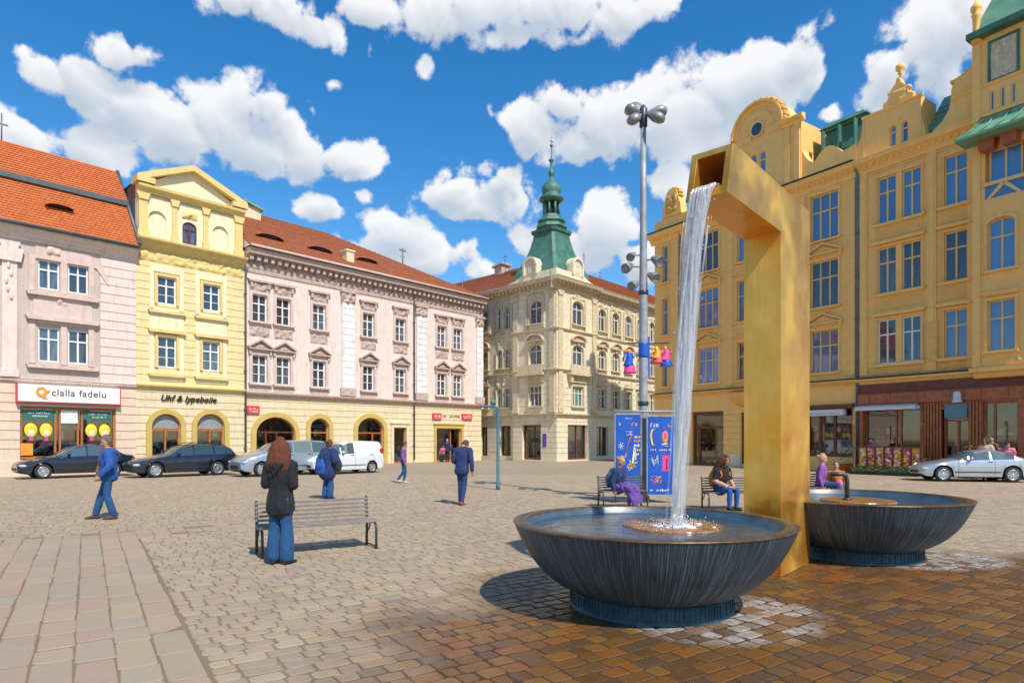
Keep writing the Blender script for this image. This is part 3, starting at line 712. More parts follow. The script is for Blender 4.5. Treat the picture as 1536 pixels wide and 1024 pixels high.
# ================================================================== beige corner building with the green tower
x0,y0=FCR.o; r=empty('building',(x0,y0,0),FCR.ang,'ornate beige corner building with green copper spire, closing the square','building')
cR=Ctx(r); cL=Ctx(r,(0,0,0),-pi/2)            # left face: x runs left to right, ends at 0
XL=lambda u: FCL.s(u); XR=lambda u: FCR.s(u)
RW=26.; LW=18.
colsR=[(XR(861.8),1.4),(6.0,1.05),(8.0,1.05),(9.95,1.05),(11.9,1.05),(13.9,.9),(15.9,1.05),(17.9,1.05),(19.9,1.05),(22,1.05)]
uL=[(XL(807),1.25),(XL(761),.62),(XL(749.5),.62),(XL(728),.7),(XL(728)-2.2,1.0),(XL(728)-4.4,1.0)]
rows=[(4.2,1.55,.0),(7.38,1.55,.45),(10.5,1.8,.5)]
def c_face(cx, x0, x1, cols, ris, gholes, corner):
    hs=[]; g=[]
    for x,w in cols:
        for z,h,rs in rows: hs.append((x-w/2,x+w/2,z,z+h,min(rs,w/2)) if rs else (x-w/2,x+w/2,z,z+h))
    mb=MB()
    a,b=ris                           # projecting corner bay
    lo=[h for h in hs if not (a<h[0]<b)]; hi=[h for h in hs if a<h[0]<b]
    p=.3
    if corner=='R':
        wall(mb,b,x1,3.6,12.9,lo,y=0,grooves=grv(3.7,5.9,.45,.03)); wall(mb,-p,b,3.6,12.9,hi,y=-p,grooves=grv(3.7,5.9,.45,.03),depth=.4); mb.face([(b,-p,0),(b,0,0),(b,0,12.9),(b,-p,12.9)])
        wall(mb,b,x1,0,3.35,[h for h in gholes if h[0]>b],y=0,grooves=grv(.2,3.3,.4,.03),depth=.4); wall(mb,-p,b,0,3.35,[h for h in gholes if h[0]<b],y=-p,grooves=grv(.2,3.3,.4,.03),depth=.5)
    else:
        wall(mb,x0,a,3.6,12.9,lo,y=0,grooves=grv(3.7,5.9,.45,.03)); wall(mb,a,p,3.6,12.9,hi,y=-p,grooves=grv(3.7,5.9,.45,.03),depth=.4); mb.face([(a,-p,0),(a,0,0),(a,0,12.9),(a,-p,12.9)])
        wall(mb,x0,a,0,3.35,[h for h in gholes if h[0]<a],y=0,grooves=grv(.2,3.3,.4,.03),depth=.4); wall(mb,a,p,0,3.35,[h for h in gholes if h[0]>a],y=-p,grooves=grv(.2,3.3,.4,.03),depth=.5)
    cx.build(mb,'wall',M['beige'])
    mb=MB()
    def split(z,prof):
        if corner=='R': cornice(b,x1,z,prof,y=0,mb=mb); cornice(-p-prof[-2][0]*.98,b,z,prof,y=-p-.004,mb=mb)
        else: cornice(x0,a,z,prof,y=0,mb=mb); cornice(a,p,z,prof,y=-p-.004,mb=mb)
    split(3.35,[(0,0),(.08,0),(.1,.1),(.22,.18),(.24,.26),(0,.3)])
    split(6.75,[(0,0),(.06,0),(.1,.06),(.2,.14),(.2,.2),(0,.24)]); split(9.85,[(0,0),(.05,0),(.1,.06),(.16,.12),(.16,.18),(0,.22)])
    split(12.85,[(0,0),(.06,0),(.1,.14),(.04,.16),(.04,.4),(.14,.46),(.2,.55),(.6,.6),(.66,.75),(.72,.84),(0,.92)])
    if corner=='R': dentils(mb,b,x1,13.2,.16,.22,.36,.4); dentils(mb,0,b,13.2,.16,.22,.36,.4,y=-p)
    else: dentils(mb,x0,a,13.2,.16,.22,.36,.4); dentils(mb,a,0,13.2,.16,.22,.36,.4,y=-p)
    cx.build(mb,'cornice',M['beige_orn'])
    mb=MB()
    xs_=sorted([q for q,_ in cols])
    for i,(x,w) in enumerate(cols):
        y=-p if a<x<b else 0
        relief(mb,x-w/2-.2,x+w/2+.2,12.4,12.85,y-.01,.1,i); relief(mb,x-w/2-.1,x+w/2+.1,9.0+.1,9.15+.35,y-.02,.06,i+4)
        relief(mb,x-w/2-.1,x+w/2+.1,6.98,7.3,y-.01,.06,i+9); relief(mb,x-w/2-.15,x+w/2+.15,5.85,6.65,y-.01,.12,i+14)
        mb.box(x-w/2-.3,x-w/2-.16,y-.1,y,10.1,12.5); mb.box(x+w/2+.16,x+w/2+.3,y-.1,y,10.1,12.5)
    if corner=='R':
        for x in (b-.35,.12): pilaster(mb,x,.5,3.7,12.8,y=-p,d=.1)
        # balcony of the corner bay
        mb.box(.9,3.9,-p-.5,-p,6.55,6.75); mb.box(.95,3.85,-p-.45,-p-.35,6.75,7.35)
        for k in range(8): mb.box(1.0+k*.38,1.12+k*.38,-p-.43,-p-.37,6.75,7.3)
        for x in (1.2,3.6): mb.prism([(x-.12,6.0),(x+.12,6.0),(x+.15,6.55),(x-.15,6.55)],-p-.35,-p)
    else:
        for x in (a+.35,-.12): pilaster(mb,x,.5,3.7,12.8,y=-p,d=.1)
        mb.box(-3.5,-.8,-p-.4,-p,6.55,6.75); mb.box(-3.4,-.9,-p-.34,-p-.26,6.75,7.3)
    cx.build(mb,'carved_ornament',M['beige_orn'])
    for i,(x,w) in enumerate(cols):
        y=-p if a<x<b else 0; big=w>1.1
        c=3 if big else 2
        for k,(z,h,rs) in enumerate(rows):
            window(cx,x,z,w,h,cols=2 if k else c,rise=min(rs,w/2) if rs else 0,fm='beige_fr',sm='beige_orn',sur=.12,sill=.15,hood=(None if k==2 else 'seg' if k==1 else 'flat') if w>.65 else None,hz=.22,y=y,pm='curtain_t' if (corner=='R' and i==0 and k==0) else 'glass')
    for i,h in enumerate(gholes):
        y=-p if a<h[0]<b else 0
        shop_window(cx,h[0],h[1],h[2],h[3],mullions=((h[0]*.45+h[1]*.55),),fm='wood_d',seed=40+i+(9 if corner=='R' else 0),y=y+.3,cols=('bluegrey','white','purple','yel','grey'),name='shop_window')
ghR=[(1.05,3.6,.1,2.78),(5.27,6.9,.3,2.68),(8.2,9.9,.3,2.68),(11.4,13,.3,2.68),(14.6,16.2,.3,2.68),(18,20,.1,2.68)]
ghL=[(XL(787),XL(815),.1,2.78),(XL(750),XL(766),.35,2.75),(XL(723)-.2,XL(731),.3,2.68),(-12.5,-11,.3,2.68)]
c_face(cR,0,RW,colsR,(-.31,4.8),ghR,'R'); c_face(cL,-LW,0,uL,(XL(773),.31),ghL,'L')
mb=MB(); mb.box(-1.02,-.68,-.34,-.3,1.1,2.1); cL.build(mb,'poster',M['purple'])
# roofs and the rounded attic at the corner
mb=MB()
roof_slope(mb,(4.6,-.6,13.75),(RW+.3,-.6,13.75),(4.6,5.5,17.2),(RW+.3,5.5,17.2),26)
cRroof=cR.build(mb,'roof',M['tile_b'])
mb=MB(); roof_slope(mb,(-LW-.3,-.6,13.75),(-4.6,-.6,13.75),(-LW-.3,5.5,17.2),(-4.6,5.5,17.2),26); cL.build(mb,'roof',M['tile_b'])
mb=MB(); mb.box(.5,RW,.5,14,0,13.5); cR.build(mb,'rear_wall',M['beige'])
mb=MB(); mb.box(.4,4.7,.35,4.5,13.7,14.4); cR.build(mb,'attic_block',M['beige'])
for cx,sg in ((cR,1),(cL,-1)):
    mb=MB()
    P=[(-.3,13.72),(4.9,13.72),(4.9,13.95),(4.3,14.05),(3.7,14.2),(3.35,14.4),(3.0,14.45),(-.3,14.45)]
    if sg<0: P=[(-x,z) for x,z in P][::-1]
    mb.prism(P,-.25,.25)
    dx=2.3*sg
    P=[(-.55,0),(.55,0)]+arcpts(-.55,.55,.7,.52,14)[::-1]
    mb.prism([(dx+x,14.35+z) for x,z in P],-.28,.9)
    Pq=arcpts(-.7,.7,.7,.68,14); Q=arcpts(-.53,.53,.7,.5,14)
    for i in range(14): mb.prism([(dx+p,14.35+q) for p,q in [Pq[i],Q[i],Q[i+1],Pq[i+1]][::-1]],-.42,.3)
    for s2 in (-1,1): mb.box(dx+s2*.62-.08,dx+s2*.62+.08,-.4,.2,14.35,15.05)
    d=cx.build(mb,'dormer',M['beige'])
    window(cx,dx,14.5,.42,.85,rise=.2,fm='beige_fr',y=-.42)
tc=(2.35,2.35)
def sq(hw,z,n=4,ch=.18):
    c=hw*ch; return [Vector((tc[0]+x,tc[1]+y,z)) for x,y in ((-hw+c,-hw),(hw-c,-hw),(hw,-hw+c),(hw,hw-c),(hw-c,hw),(-hw+c,hw),(-hw,hw-c),(-hw,-hw+c))]
mb=MB()
mb.rings([sq(h*.79,z,ch=c) for h,z,c in ((2.9,14.3,.1),(2.72,14.8,.1),(2.35,15.4,.1),(1.95,16.1,.12),(1.65,16.9,.14),(1.45,17.6,.16),(1.38,18.0,.18),(1.55,18.05,.2),(1.62,18.25,.2),(1.2,18.3,.25))],0,False)
mb.lathe([(1.1,18.3),(1.32,18.5),(1.25,18.75),(1.05,18.85),(1.2,19.0),(1.15,19.15),(.9,19.3),(.78,19.55)],8,(*tc,0),0,False,a0=pi/8)
mb.lathe([(.45,19.5),(.45,20.8)],8,(*tc,0),1,False,a0=pi/8)
for k in range(8):
    a=pi/8+k*pi/4; mb.lathe([(.1,19.5),(.1,20.75)],6,(tc[0]+.62*cos(a),tc[1]+.62*sin(a),0),0)
mb.lathe([(.7,20.65),(.98,20.8),(1.0,20.95),(.85,21.1),(.7,21.2),(.74,21.35),(.8,21.6),(.76,21.85),(.6,22.1),(.4,22.3),(.2,22.5),(.14,22.7),(.22,22.8),(.24,23.05),(.16,23.2),(.1,23.4),(.09,23.8),(.2,23.95),(.24,24.05),(.1,24.15),(.05,24.4),(.04,25.1)],12,(*tc,0),0,True)
mb.ball((*tc,25.2),(.13,.13,.13),0); mb.lathe([(.025,25.2),(.015,26.0)],6,(*tc,0),0); mb.box(tc[0]-.22,tc[0]+.22,tc[1]-.02,tc[1]+.02,25.5,25.56)
cR.build(mb,'spire',[M['copper'],M['dark']])
for x,y,h in ((9,4,3.3),(13,5,2.3),(-9,4,3)):
    c=cR if x>0 else cL; mb=MB(); mb.tube([(x,y,16),(x,y,16.4+h*.6)],.03,6); mb.box(x-.25,x+.25,y-.015,y+.015,16.1+h*.6,16.15+h*.6); mb.box(x-.15,x+.15,y-.015,y+.015,15.8+h*.6,15.85+h*.6); c.build(mb,'antenna',M['zinc'])
mb=MB(); mb.box(-10.9,-10,4.6,5.6,16,17.5); mb.prism([(-11.1,17.4),(-9.8,17.6),(-9.8,17.75),(-11.1,17.55)],4.4,5.8); cL.build(mb,'chimney',M['rose_stone'])
# ================================================================== first ochre house (round gable, green mansard)
s0=0.; r=bld(FR,s0,'ochre town house with round topped gable, behind the golden spout'); cx=Ctx(r); W=14.05
X=lambda u,dep=0: FR.s(u,dep)
RZ=[(5.25,2.3),(8.78,2.5),(12.38,2.5)]
colsR1=[(1.0,.5,1),(4.6,1.6,3),(7.2,.85,2),(9.6,.85,2),(12.25,1.55,3)]
hs=[(x-w/2,x+w/2,z,z+h) for x,w,c in colsR1 for z,h in RZ]
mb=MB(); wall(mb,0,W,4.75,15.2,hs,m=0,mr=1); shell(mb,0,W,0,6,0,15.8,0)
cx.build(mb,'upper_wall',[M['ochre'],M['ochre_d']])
gh=[(X(1038),X(1085),0,3.45),(X(1215)-.2,X(1279),.75,3.35),(7.0,9.6,.2,3.3)]
mb=MB(); wall(mb,0,W,0,4.5,gh,grooves=grv(.9,3.6,.38,.03),depth=.35); mb.box(0,gh[0][0]-.1,-.06,0,0,.8,1); mb.box(gh[0][1]+.1,7.0,-.06,0,0,.8,1)
cx.build(mb,'ground_floor_wall',[M['ochre'],M['beige']])
shop_window(cx,*gh[0],mullions=(gh[0][0]+.5,),trans=2.45,fm='wood_d',seed=60,cols=('bluegrey','red','white','greenp'),name='shop_door',fw=.16)
shop_window(cx,*gh[1],mullions=(gh[1][0]+.7,gh[1][0]+1.5),trans=None,fm='wood_d',seed=61,cols=('red','red','white','greenp','pinkp'),fw=.13)
shop_window(cx,*gh[2],mullions=(8.3,),fm='wood_d',seed=62,fw=.13)
mb=MB(); mb.box(X(1215)-.3,X(1279)+.12,-.2,-.02,3.3,3.52,0); cx.build(mb,'shop_fascia',M['wood_d'])
mb=MB(); a,b=X(1215)-.3,X(1270); mb.prism([(a,2.93),(b,2.93),(b,3.25),(a,3.25)],-.35,-.02,0); scribble(mb,a+.3,b-.2,3.0,3.1,-.35,rnd,1,.015); cx.build(mb,'awning',[M['awning'],M['grey']])
mb=cornice(0,W,4.48,[(0,0),(.06,0),(.1,.08),(.28,.18),(.3,.26),(0,.3)]); cx.build(mb,'string_course',M['ochre_d'])
mb=cornice(0,W,4.79,[(0,0),(.3,0),(.3,.03),(0,.05)]); cx.build(mb,'flashing',M['lead'])
mb=cornice(-.25,W,15.15,BIG); dentils(mb,0,W,15.38,.12,.16,.3,.3); relief(mb,.2,W-.2,14.98,15.16,-.03,.07,3,res=.1); cx.build(mb,'cornice',M['ochre'])
mb=cornice(-.27,W,15.88,[(0,0),(.58,0),(.6,.03),(0,.08)]); cx.build(mb,'gutter',M['lead'])
for i,(x,w,c) in enumerate(colsR1):
    for k,(z,h) in enumerate(RZ):
        window(cx,x,z,w,h,cols=c if c!=1 else 1,tr=.37,fm='ochre_fr',pm='glass_b',sur=.12,sm='ochre',sill=.14,hood='tri' if (k<2 and c==3) else 'flat' if (k<2 and c==2) else None,hz=.3,rec=.14)
mb=MB()
for x in (2.0,6.3,11.0,13.75):
    mb.box(x-.16,x+.16,-.07,0,5.0,15.1)
for i,(x,w,c) in enumerate(colsR1):
    for z in (7.85,11.5):
        if c!=3: relief(mb,x-w/2,x+w/2,z,z+.55,-.01,.08,i)
for z in (8.45,12.1): 
    mb.box(.05,W-.25,-.05,0,z,z+.12)
cx.build(mb,'wall_moulding',M['ochre'])
# half-round oriel foot
mb=MB(); R=[]
for k in range(9):
    a=k/8*pi/2; rr=1.0*cos(a); R.append([Vector((7.3+1.05*rr*cos(t),-.62*rr*sin(t),4.47-.85*sin(a))) for t in [pi*j/14 for j in range(15)]])
mb.rings(R,0,True,closed=False,caps=False); cx.build(mb,'corbel',M['ochre_d'])
# gable
gx=8.3; mb=MB()
wall(mb,5.7,11.0,15.8,19.3,[(gx-.52,gx-.08,17.0,18.5,.2),(gx+.08,gx+.52,17.0,18.5,.2)],y=-.15,depth=.15)
mb.face([(5.7,-.15,15.8),(5.7,2.5,15.8),(5.7,2.5,19.3),(5.7,-.15,19.3)]); mb.face([(11.0,-.15,15.8),(11.0,2.5,15.8),(11.0,2.5,19.3),(11.0,-.15,19.3)]); mb.face([(5.7,2.5,15.8),(11,2.5,15.8),(11,2.5,19.3),(5.7,2.5,19.3)]); mb.face([(5.7,-.15,19.3),(11,-.15,19.3),(11,2.5,19.3),(5.7,2.5,19.3)])
# round top: concentric mouldings with an oculus
for ro,ri,d in ((1.62,1.35,.05),(1.35,1.1,-.0),(1.1,.8,.06),(.8,.42,.02)):
    P=arcpts(gx-ro,gx+ro,19.75,ro,24); Q=arcpts(gx-ri,gx+ri,19.75,ri,24)
    for i in range(24): mb.prism([P[i],Q[i],Q[i+1],P[i+1]][::-1],-.2-d,1.2)
mb.prism([(gx-.44,19.3),(gx+.44,19.3)]+arcpts(gx-.44,gx+.44,19.75,.44,12)[::-1],-.14,1.0)
mb.box(gx-1.62,gx-.42,-.2,1.0,19.3,19.75); mb.box(gx+.42,gx+1.62,-.2,1.0,19.3,19.75)
cx.build(mb,'gable_wall',M['ochre'])
mb=MB(); mb.lathe([(.36,0),(.36,.1)],20,(0,0,0),0,False,M=Matrix.Translation((gx,-.17,19.85)) @ Matrix.Rotation(pi/2,4,'X')); o=cx.build(mb,'round_window',M['glass_b'])
mb=MB(); 
for i in range(20):
    a,b=2*pi*i/20,2*pi*(i+1)/20; mb.prism([(gx+.36*cos(a),19.85+.36*sin(a)),(gx+.46*cos(a),19.85+.46*sin(a)),(gx+.46*cos(b),19.85+.46*sin(b)),(gx+.36*cos(b),19.85+.36*sin(b))],-.3,-.1)
cx.build(mb,'round_window_frame',M['ochre_fr'])
for sx in (-.3,.3): window(cx,gx+sx,17.0,.44,1.5,cols=1,rise=.2,fm='ochre_fr',pm='glass_b',rec=.1,y=-.15)
mb=MB()
cornice(5.45,gx-1.6,19.2,[(0,0),(.1,0),(.14,.1),(.34,.2),(.36,.34),(0,.42)],y=-.15,mb=mb); cornice(gx+1.6,11.25,19.2,[(0,0),(.1,0),(.14,.1),(.34,.2),(.36,.34),(0,.42)],y=-.15,mb=mb)
for k in range(30):
    a=pi*(k+.5)/30; rr=1.72+.05*(k%2); mb.ball((gx+rr*cos(a),-.1+.04*(k%3),19.75+rr*sin(a)),(.15,.3,.13),1,8,6)
P=arcpts(gx-1.72,gx+1.72,19.75,1.72,24); Q=arcpts(gx-1.6,gx+1.6,19.75,1.6,24)
for i in range(24): mb.prism([P[i],Q[i],Q[i+1],P[i+1]][::-1],-.42,1.3,0)
for x in (5.9,6.5,10.2,10.8): mb.box(x-.15,x+.15,-.24,-.15,15.9,19.2,0)
cx.build(mb,'gable_moulding',[M['ochre'],M['ochre_orn']])
# attic parapets
mb=MB()
P=[(11.0,15.85),(W-.05,15.85),(W-.05,16.75)]+[(11.0+(W-.05-11.0)*t,16.75+.12*0+.55*max(0,sin(pi*min(1,max(0,(t-.25)/.5)))) + (.9*(1-t/.25)**2 if t<.25 else 0)+(.15*((t-.75)/.25)**2 if t>.75 else 0)) for t in [1-i/24 for i in range(25)]]
mb.prism(P,-.1,.5)
P=[(.1,15.85),(5.7,15.85),(5.7,17.3),(5.3,17.25),(4.9,16.9),(4.4,16.7),(.1,16.7)]
mb.prism(P,-.1,.5)
cx.build(mb,'parapet',M['ochre'])
mb=MB(); px=1.7
mb.prism([(px-.85,16.7),(px+.85,16.7),(px+.75,17.4),(px+.55,17.9)]+arcpts(px-.5,px+.5,18.0,.55,10)[::-1]+[(px-.55,17.9),(px-.75,17.4)],-.2,.4,0)
relief(mb,px-.5,px+.5,16.9,18.1,-.22,.14,6,1)
for k in range(9): a=pi*k/8; mb.ball((px+.55*cos(a),.1,18.0+.6*sin(a)),(.13,.28,.12),1,8,6)
cx.build(mb,'attic_ornament',[M['ochre'],M['ochre_orn']])
mb=MB()
def frus(mb,x0,x1,y0,y1,z0,z1,ins,m=0,n=5,curve=.35):
    R=[]
    for i in range(n+1):
        t=i/n; k=ins*(t**(1-curve)); z=z0+(z1-z0)*t
        R.append([Vector(p) for p in ((x0+k,y0+k,z),(x1-k,y0+k,z),(x1-k,y1-k,z),(x0+k,y1-k,z))])
    mb.rings(R,m,False)
frus(mb,10.9,14.4,.55,4.5,16.6,18.7,.75,0)
mb.box(11.5,13.8,1.15,3.9,18.7,18.85,0); frus(mb,11.35,13.95,1.0,4.05,18.85,19.2,.35,0,3,0); 
for x in (11.75,12.65,13.5): mb.box(x-.04,x+.04,.6,.9,16.8,18.6,0)
frus(mb,2.4,5.6,.5,5,16.4,18.2,1.0,1); 
mb.box(.3,W-.1,.6,6,15.7,16.5,0)
cx.build(mb,'mansard_roof',[M['copper'],M['copper_l']])
pipe(cx,2.35,.2,15.6); pipe(cx,W-.02,.2,15.6)
# ================================================================== second ochre house with corner bay and cafe
s0=14.07; r=bld(FR,s0,'tall ochre house with brown cafe front and green tower, at the right edge'); cx=Ctx(r)
X=lambda u,dep=0: FR.s(u,dep)-s0
W=13.; bx=X(1459,-.7)        # bay starts here
RZ2=[(5.42,2.2),(8.92,2.28),(12.4,2.3)]
cols2=[(1.37,.88,0),(2.5,.86,0),(4.37,.95,0)]
hs=[(x-w/2,x+w/2,z,z+h) for x,w,_ in cols2 for z,h in RZ2]
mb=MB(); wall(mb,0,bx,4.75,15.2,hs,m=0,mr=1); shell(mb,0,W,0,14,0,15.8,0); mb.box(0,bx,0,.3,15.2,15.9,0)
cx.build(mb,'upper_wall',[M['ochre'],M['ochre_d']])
for x,w,_ in cols2:
    for k,(z,h) in enumerate(RZ2):
        window(cx,x,z,w,h,tr=.34,fm='ochre_fr' if x>3 or k>0 else 'white_fr',pm='glass' if (x<3 and k==0) or (x<2 and k==1) else 'glass_b',rec=.14,sm='ochre')
mb=MB()
for a,b in ((.85,3.0),(3.8,4.95)):
    for z,h in RZ2:
        mb.prism([(a-.1,z-.14),(b+.1,z-.14),(b+.18,z-.02),(a-.18,z-.02)],-.2,0); 
        if z<12: mb.prism([(a-.1,z+h+.16),(b+.1,z+h+.16),(b+.2,z+h+.3),(a-.2,z+h+.3)],-.22,0)
        mb.box(a-.04,a+.0,-.05,0,z-.02,z+h+.1); mb.box(b,b+.04,-.05,0,z-.02,z+h+.1); mb.box(a-.04,b+.04,-.052,0,z+h+.02,z+h+.12)
for x in (.25,3.4,5.05): mb.box(x-.2,x+.2,-.09,0,4.9,15.15); mb.box(x-.12,x+.12,-.12,-.08,5.3,14.9)
cx.build(mb,'wall_moulding',M['ochre'])
mb=MB()
relief(mb,.5,3.0,4.85,5.25,-.01,.07,2); relief(mb,3.6,5.0,4.85,5.25,-.01,.07,5); relief(mb,3.15,3.65,5.3,7.2,-.12,.06,9); relief(mb,.6,5,15.0,15.16,-.03,.07,3,res=.1)
for z in (7.98,11.5):
    for a,b in ((.85,3.0),(3.8,4.95)): mb.box(a,b,-.03,0,z+.12,z+.8)
cx.build(mb,'apron_panel',M['ochre_d'])
mb=cornice(-.05,bx,4.45,[(0,0),(.06,0),(.1,.08),(.28,.18),(.3,.26),(0,.3)]); cx.build(mb,'string_course',M['ochre'])
mb=cornice(-.05,bx,4.77,[(0,0),(.32,0),(.32,.04),(0,.07)]); cx.build(mb,'flashing',M['lead'])
mb=cornice(0,bx,15.15,BIG); dentils(mb,0,bx,15.38,.12,.16,.3,.3); cx.build(mb,'cornice',M['ochre'])
# gable
gx=1.95; mb=MB()
wall(mb,.3,2.95,15.85,18.0,[(gx-.42,gx-.1,15.95+.1,17.1,.16),(gx+.12,gx+.44,15.95+.1,17.1,.16)],y=-.05,depth=.2)
mb.face([(.3,-.05,15.8),(.3,1.5,15.8),(.3,1.5,18.0),(.3,-.05,18.0)]); mb.face([(2.95,-.05,15.8),(2.95,1.5,15.8),(2.95,1.5,18.0),(2.95,-.05,18.0)]); mb.face([(.3,1.5,15.8),(2.95,1.5,15.8),(2.95,1.5,18.0),(.3,1.5,18.0)]); mb.face([(.3,-.05,18),(2.95,-.05,18),(2.95,1.5,18),(.3,1.5,18)])
mb.prism([(-.1,15.85),(.3,15.85),(.3,17.7),(.2,17.6),(.1,17.0),(-.05,16.8),(-.12,16.4)],-.05,.4)
mb.prism([(2.95,15.85),(3.15,15.85),(3.1,16.4),(2.98,16.9),(2.95,17.6)],-.05,.4)
mb.prism([(1.25,18.0),(2.6,18.0),(2.62,18.25),(2.4,18.4),(2.3,18.75),(2.05,19.05),(1.98,19.3),(1.88,19.3),(1.8,19.05),(1.55,18.75),(1.45,18.4),(1.23,18.25)],-.08,.4)
cx.build(mb,'gable_wall',M['ochre'])
for sx in (-.26,.28): window(cx,gx+sx,16.05,.32,1.05,cols=1,rise=.16,fm='ochre_fr',pm='glass_b',rec=.12,y=-.05)
mb=MB(); cornice(.2,3.05,17.92,SML,y=-.05,mb=mb); mb.lathe([(.05,19.3),(.05,19.5),(.12,19.55),(.07,19.62),(.2,19.75),(.2,19.95),(.12,20.0),(.02,20.1)],12,(1.93,.15,0)); mb.box(.25,.32,-.1,0,15.9,17.9); mb.box(2.9,2.97,-.1,0,15.9,17.9)
relief(mb,1.6,2.3,18.1,18.7,-.1,.06,4)
for sx,z in ((1.33,18.3),(2.53,18.3),(1.5,18.7),(2.36,18.7)): mb.ball((sx,.1,z),(.12,.22,.1),0,8,6)
cx.build(mb,'gable_moulding',M['ochre'])
# bay: projects .7 m, carries the tower
p=.7; bz=4.75; XB=lambda u: X(u,-p); xe=W
wx=[(XB(1502),.98),(XB(1502)+2.1,.98),(XB(1502)+4.2,.98)]
mb=MB(); hs=[]
for x,w in wx:
    hs+=[(x-w/2,x+w/2,5.45,7.62),(x-w/2,x+w/2,8.9,11.1,.22),(x-w/2-.1,x+w/2+.3,12.0,14.1)]
hs+=[(XB(1484)+.28*k,XB(1484)+.28*k+.2,15.75,16.6) for k in (0,1.35,2.7)]
wall(mb,bx,xe,4.75,19.0,hs,y=-p,depth=.3,m=0,mr=1)
mb.face([(bx,-p,4.75),(bx,.1,4.75),(bx,.1,15.3),(bx,-p,15.3)],0); mb.face([(bx,-p,15.3),(bx,3.6,15.3),(bx,3.6,19.0),(bx,-p,19.0)],0); mb.face([(bx,3.6,15.3),(xe,3.6,15.3),(xe,3.6,19),(bx,3.6,19)],0)
mb.prism([(bx,4.35),(xe,4.35),(xe,4.75),(bx,4.75)],-p+.1,0,1); mb.prism([(bx-.1,4.6),(xe,4.6),(xe,4.78),(bx-.1,4.78)],-p-.15,0,0)
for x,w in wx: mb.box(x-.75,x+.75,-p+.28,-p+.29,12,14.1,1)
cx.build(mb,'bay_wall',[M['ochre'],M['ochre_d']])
for x,w in wx:
    window(cx,x,5.45,w,2.17,tr=.36,fm='ochre_fr',pm='glass_b',rec=.16,y=-p,sur=.12,sm='ochre',sill=.12,hood='flat',hz=.2)
    window(cx,x,8.9,w,2.2,tr=.36,rise=.22,fm='ochre_fr',pm='glass_b',rec=.16,y=-p,sur=.12,sm='ochre',sill=.12)
    window(cx,x+.1,12.7,w+.2,1.4,tr=.02,fm='ochre_fr',pm='glass_b',rec=.24,y=-p)
    mb=MB(); mb.box(x-.65,x+.85,-p-.08,-p+.1,12.55,12.7); mb.prism([(x-.55,11.95),(x-.42,11.95),(x+.16,12.5),(x+.1,12.6),(x+.02,12.6)],-p-.05,-p+.05); mb.prism([(x+.75,11.95),(x+.62,11.95),(x+.04,12.5),(x+.1,12.6),(x+.18,12.6)][::-1],-p-.05,-p+.05); mb.box(x-.65,x+.85,-p+.03,-p+.06,11.95,12.55,1)
    cx.build(mb,'balcony_rail',[M['ochre_fr'],M['glass_b']])
for k in (0,1.35,2.7): window(cx,XB(1484)+.28*k+.1,15.75,.2,.85,cols=1,tr=.02,fm='ochre_fr',pm='glass_b',rec=.08,y=-p)
mb=MB(); cornice(bx,xe,15.35,SML,y=-p,mb=mb); cornice(bx,xe,16.85,SML,y=-p,mb=mb); mb.box(XB(1481)-.15,XB(1531)+.15,-p-.12,-p,15.55,15.68)
for x in (bx+.15,): mb.box(x-.15,x+.15,-p-.06,-p,4.8,18.8)
relief(mb,bx+.3,bx+2,4.85,5.25,-p-.01,.07,2)
cx.build(mb,'bay_moulding',M['ochre'])
mb=MB(); a,b=XB(1482),XB(1530); 
for q in ((a,a+.1,17.05,18.65),(b-.1,b,17.05,18.65),(a,b,18.65,18.75),(a,b,16.95,17.05)): mb.box(q[0],q[1],-p-.05,-p,q[2],q[3],0)
relief(mb,a+.1,b-.1,17.05,18.65,-p-.01,.05,4,1,res=.05); cx.build(mb,'mosaic_panel',[M['copper'],M['beige_orn']])
# tower roof, eaves, volute, finial
mb=MB()
frus(mb,bx-.1,xe+.6,-p-.45,4,19.0,19.25,-.0,1,1); frus(mb,bx+.05,xe+.5,-p-.25,5.5,19.25,26,2.6,0,8,.0)
cx.build(mb,'tower_roof',[M['copper_l'],M['copper']])
mb=MB(); 
mb.prism([(3.35,15.85),(bx+.05,15.85),(bx+.05,18.5),(bx-.1,18.35),(bx-.35,18.1),(bx-.6,18.0),(bx-.85,17.9),(bx-1.0,17.6),(bx-1.02,17.1),(bx-1.1,16.7),(bx-1.35,16.3)],-.25,.3,0)
cornice(bx-1.0,bx,17.05,SML,y=-.25,mb=mb); 
for k in range(8): t=k/7; mb.ball((bx-1.0+1.0*t,0,17.85+.55*t*t+.1),(.12,.3,.1),0,8,6)
cx.build(mb,'volute',M['ochre'])
mb=MB(); mb.lathe([(.22,0),(.16,.15),(.13,.4),(.15,1.1),(.2,1.2),(.12,1.25),(.22,1.4),(.22,1.55),(.1,1.7),(.03,1.85)],12,(XB(1466),-p-.1,18.9)); cx.build(mb,'finial',M['ochre'])
mb=MB(); roof_slope(mb,(2.95,.4,16.3),(4.3,.4,16.3),(2.95,2.4,18.6),(4.3,2.4,18.6),6); mb.box(.2,W,1,13,15.7,16.3); mb.face([(2.95,2.4,18.6),(4.3,2.4,18.6),(4.3,6,16.2),(2.95,6,16.2)]); cx.build(mb,'roof',M['copper_l'])
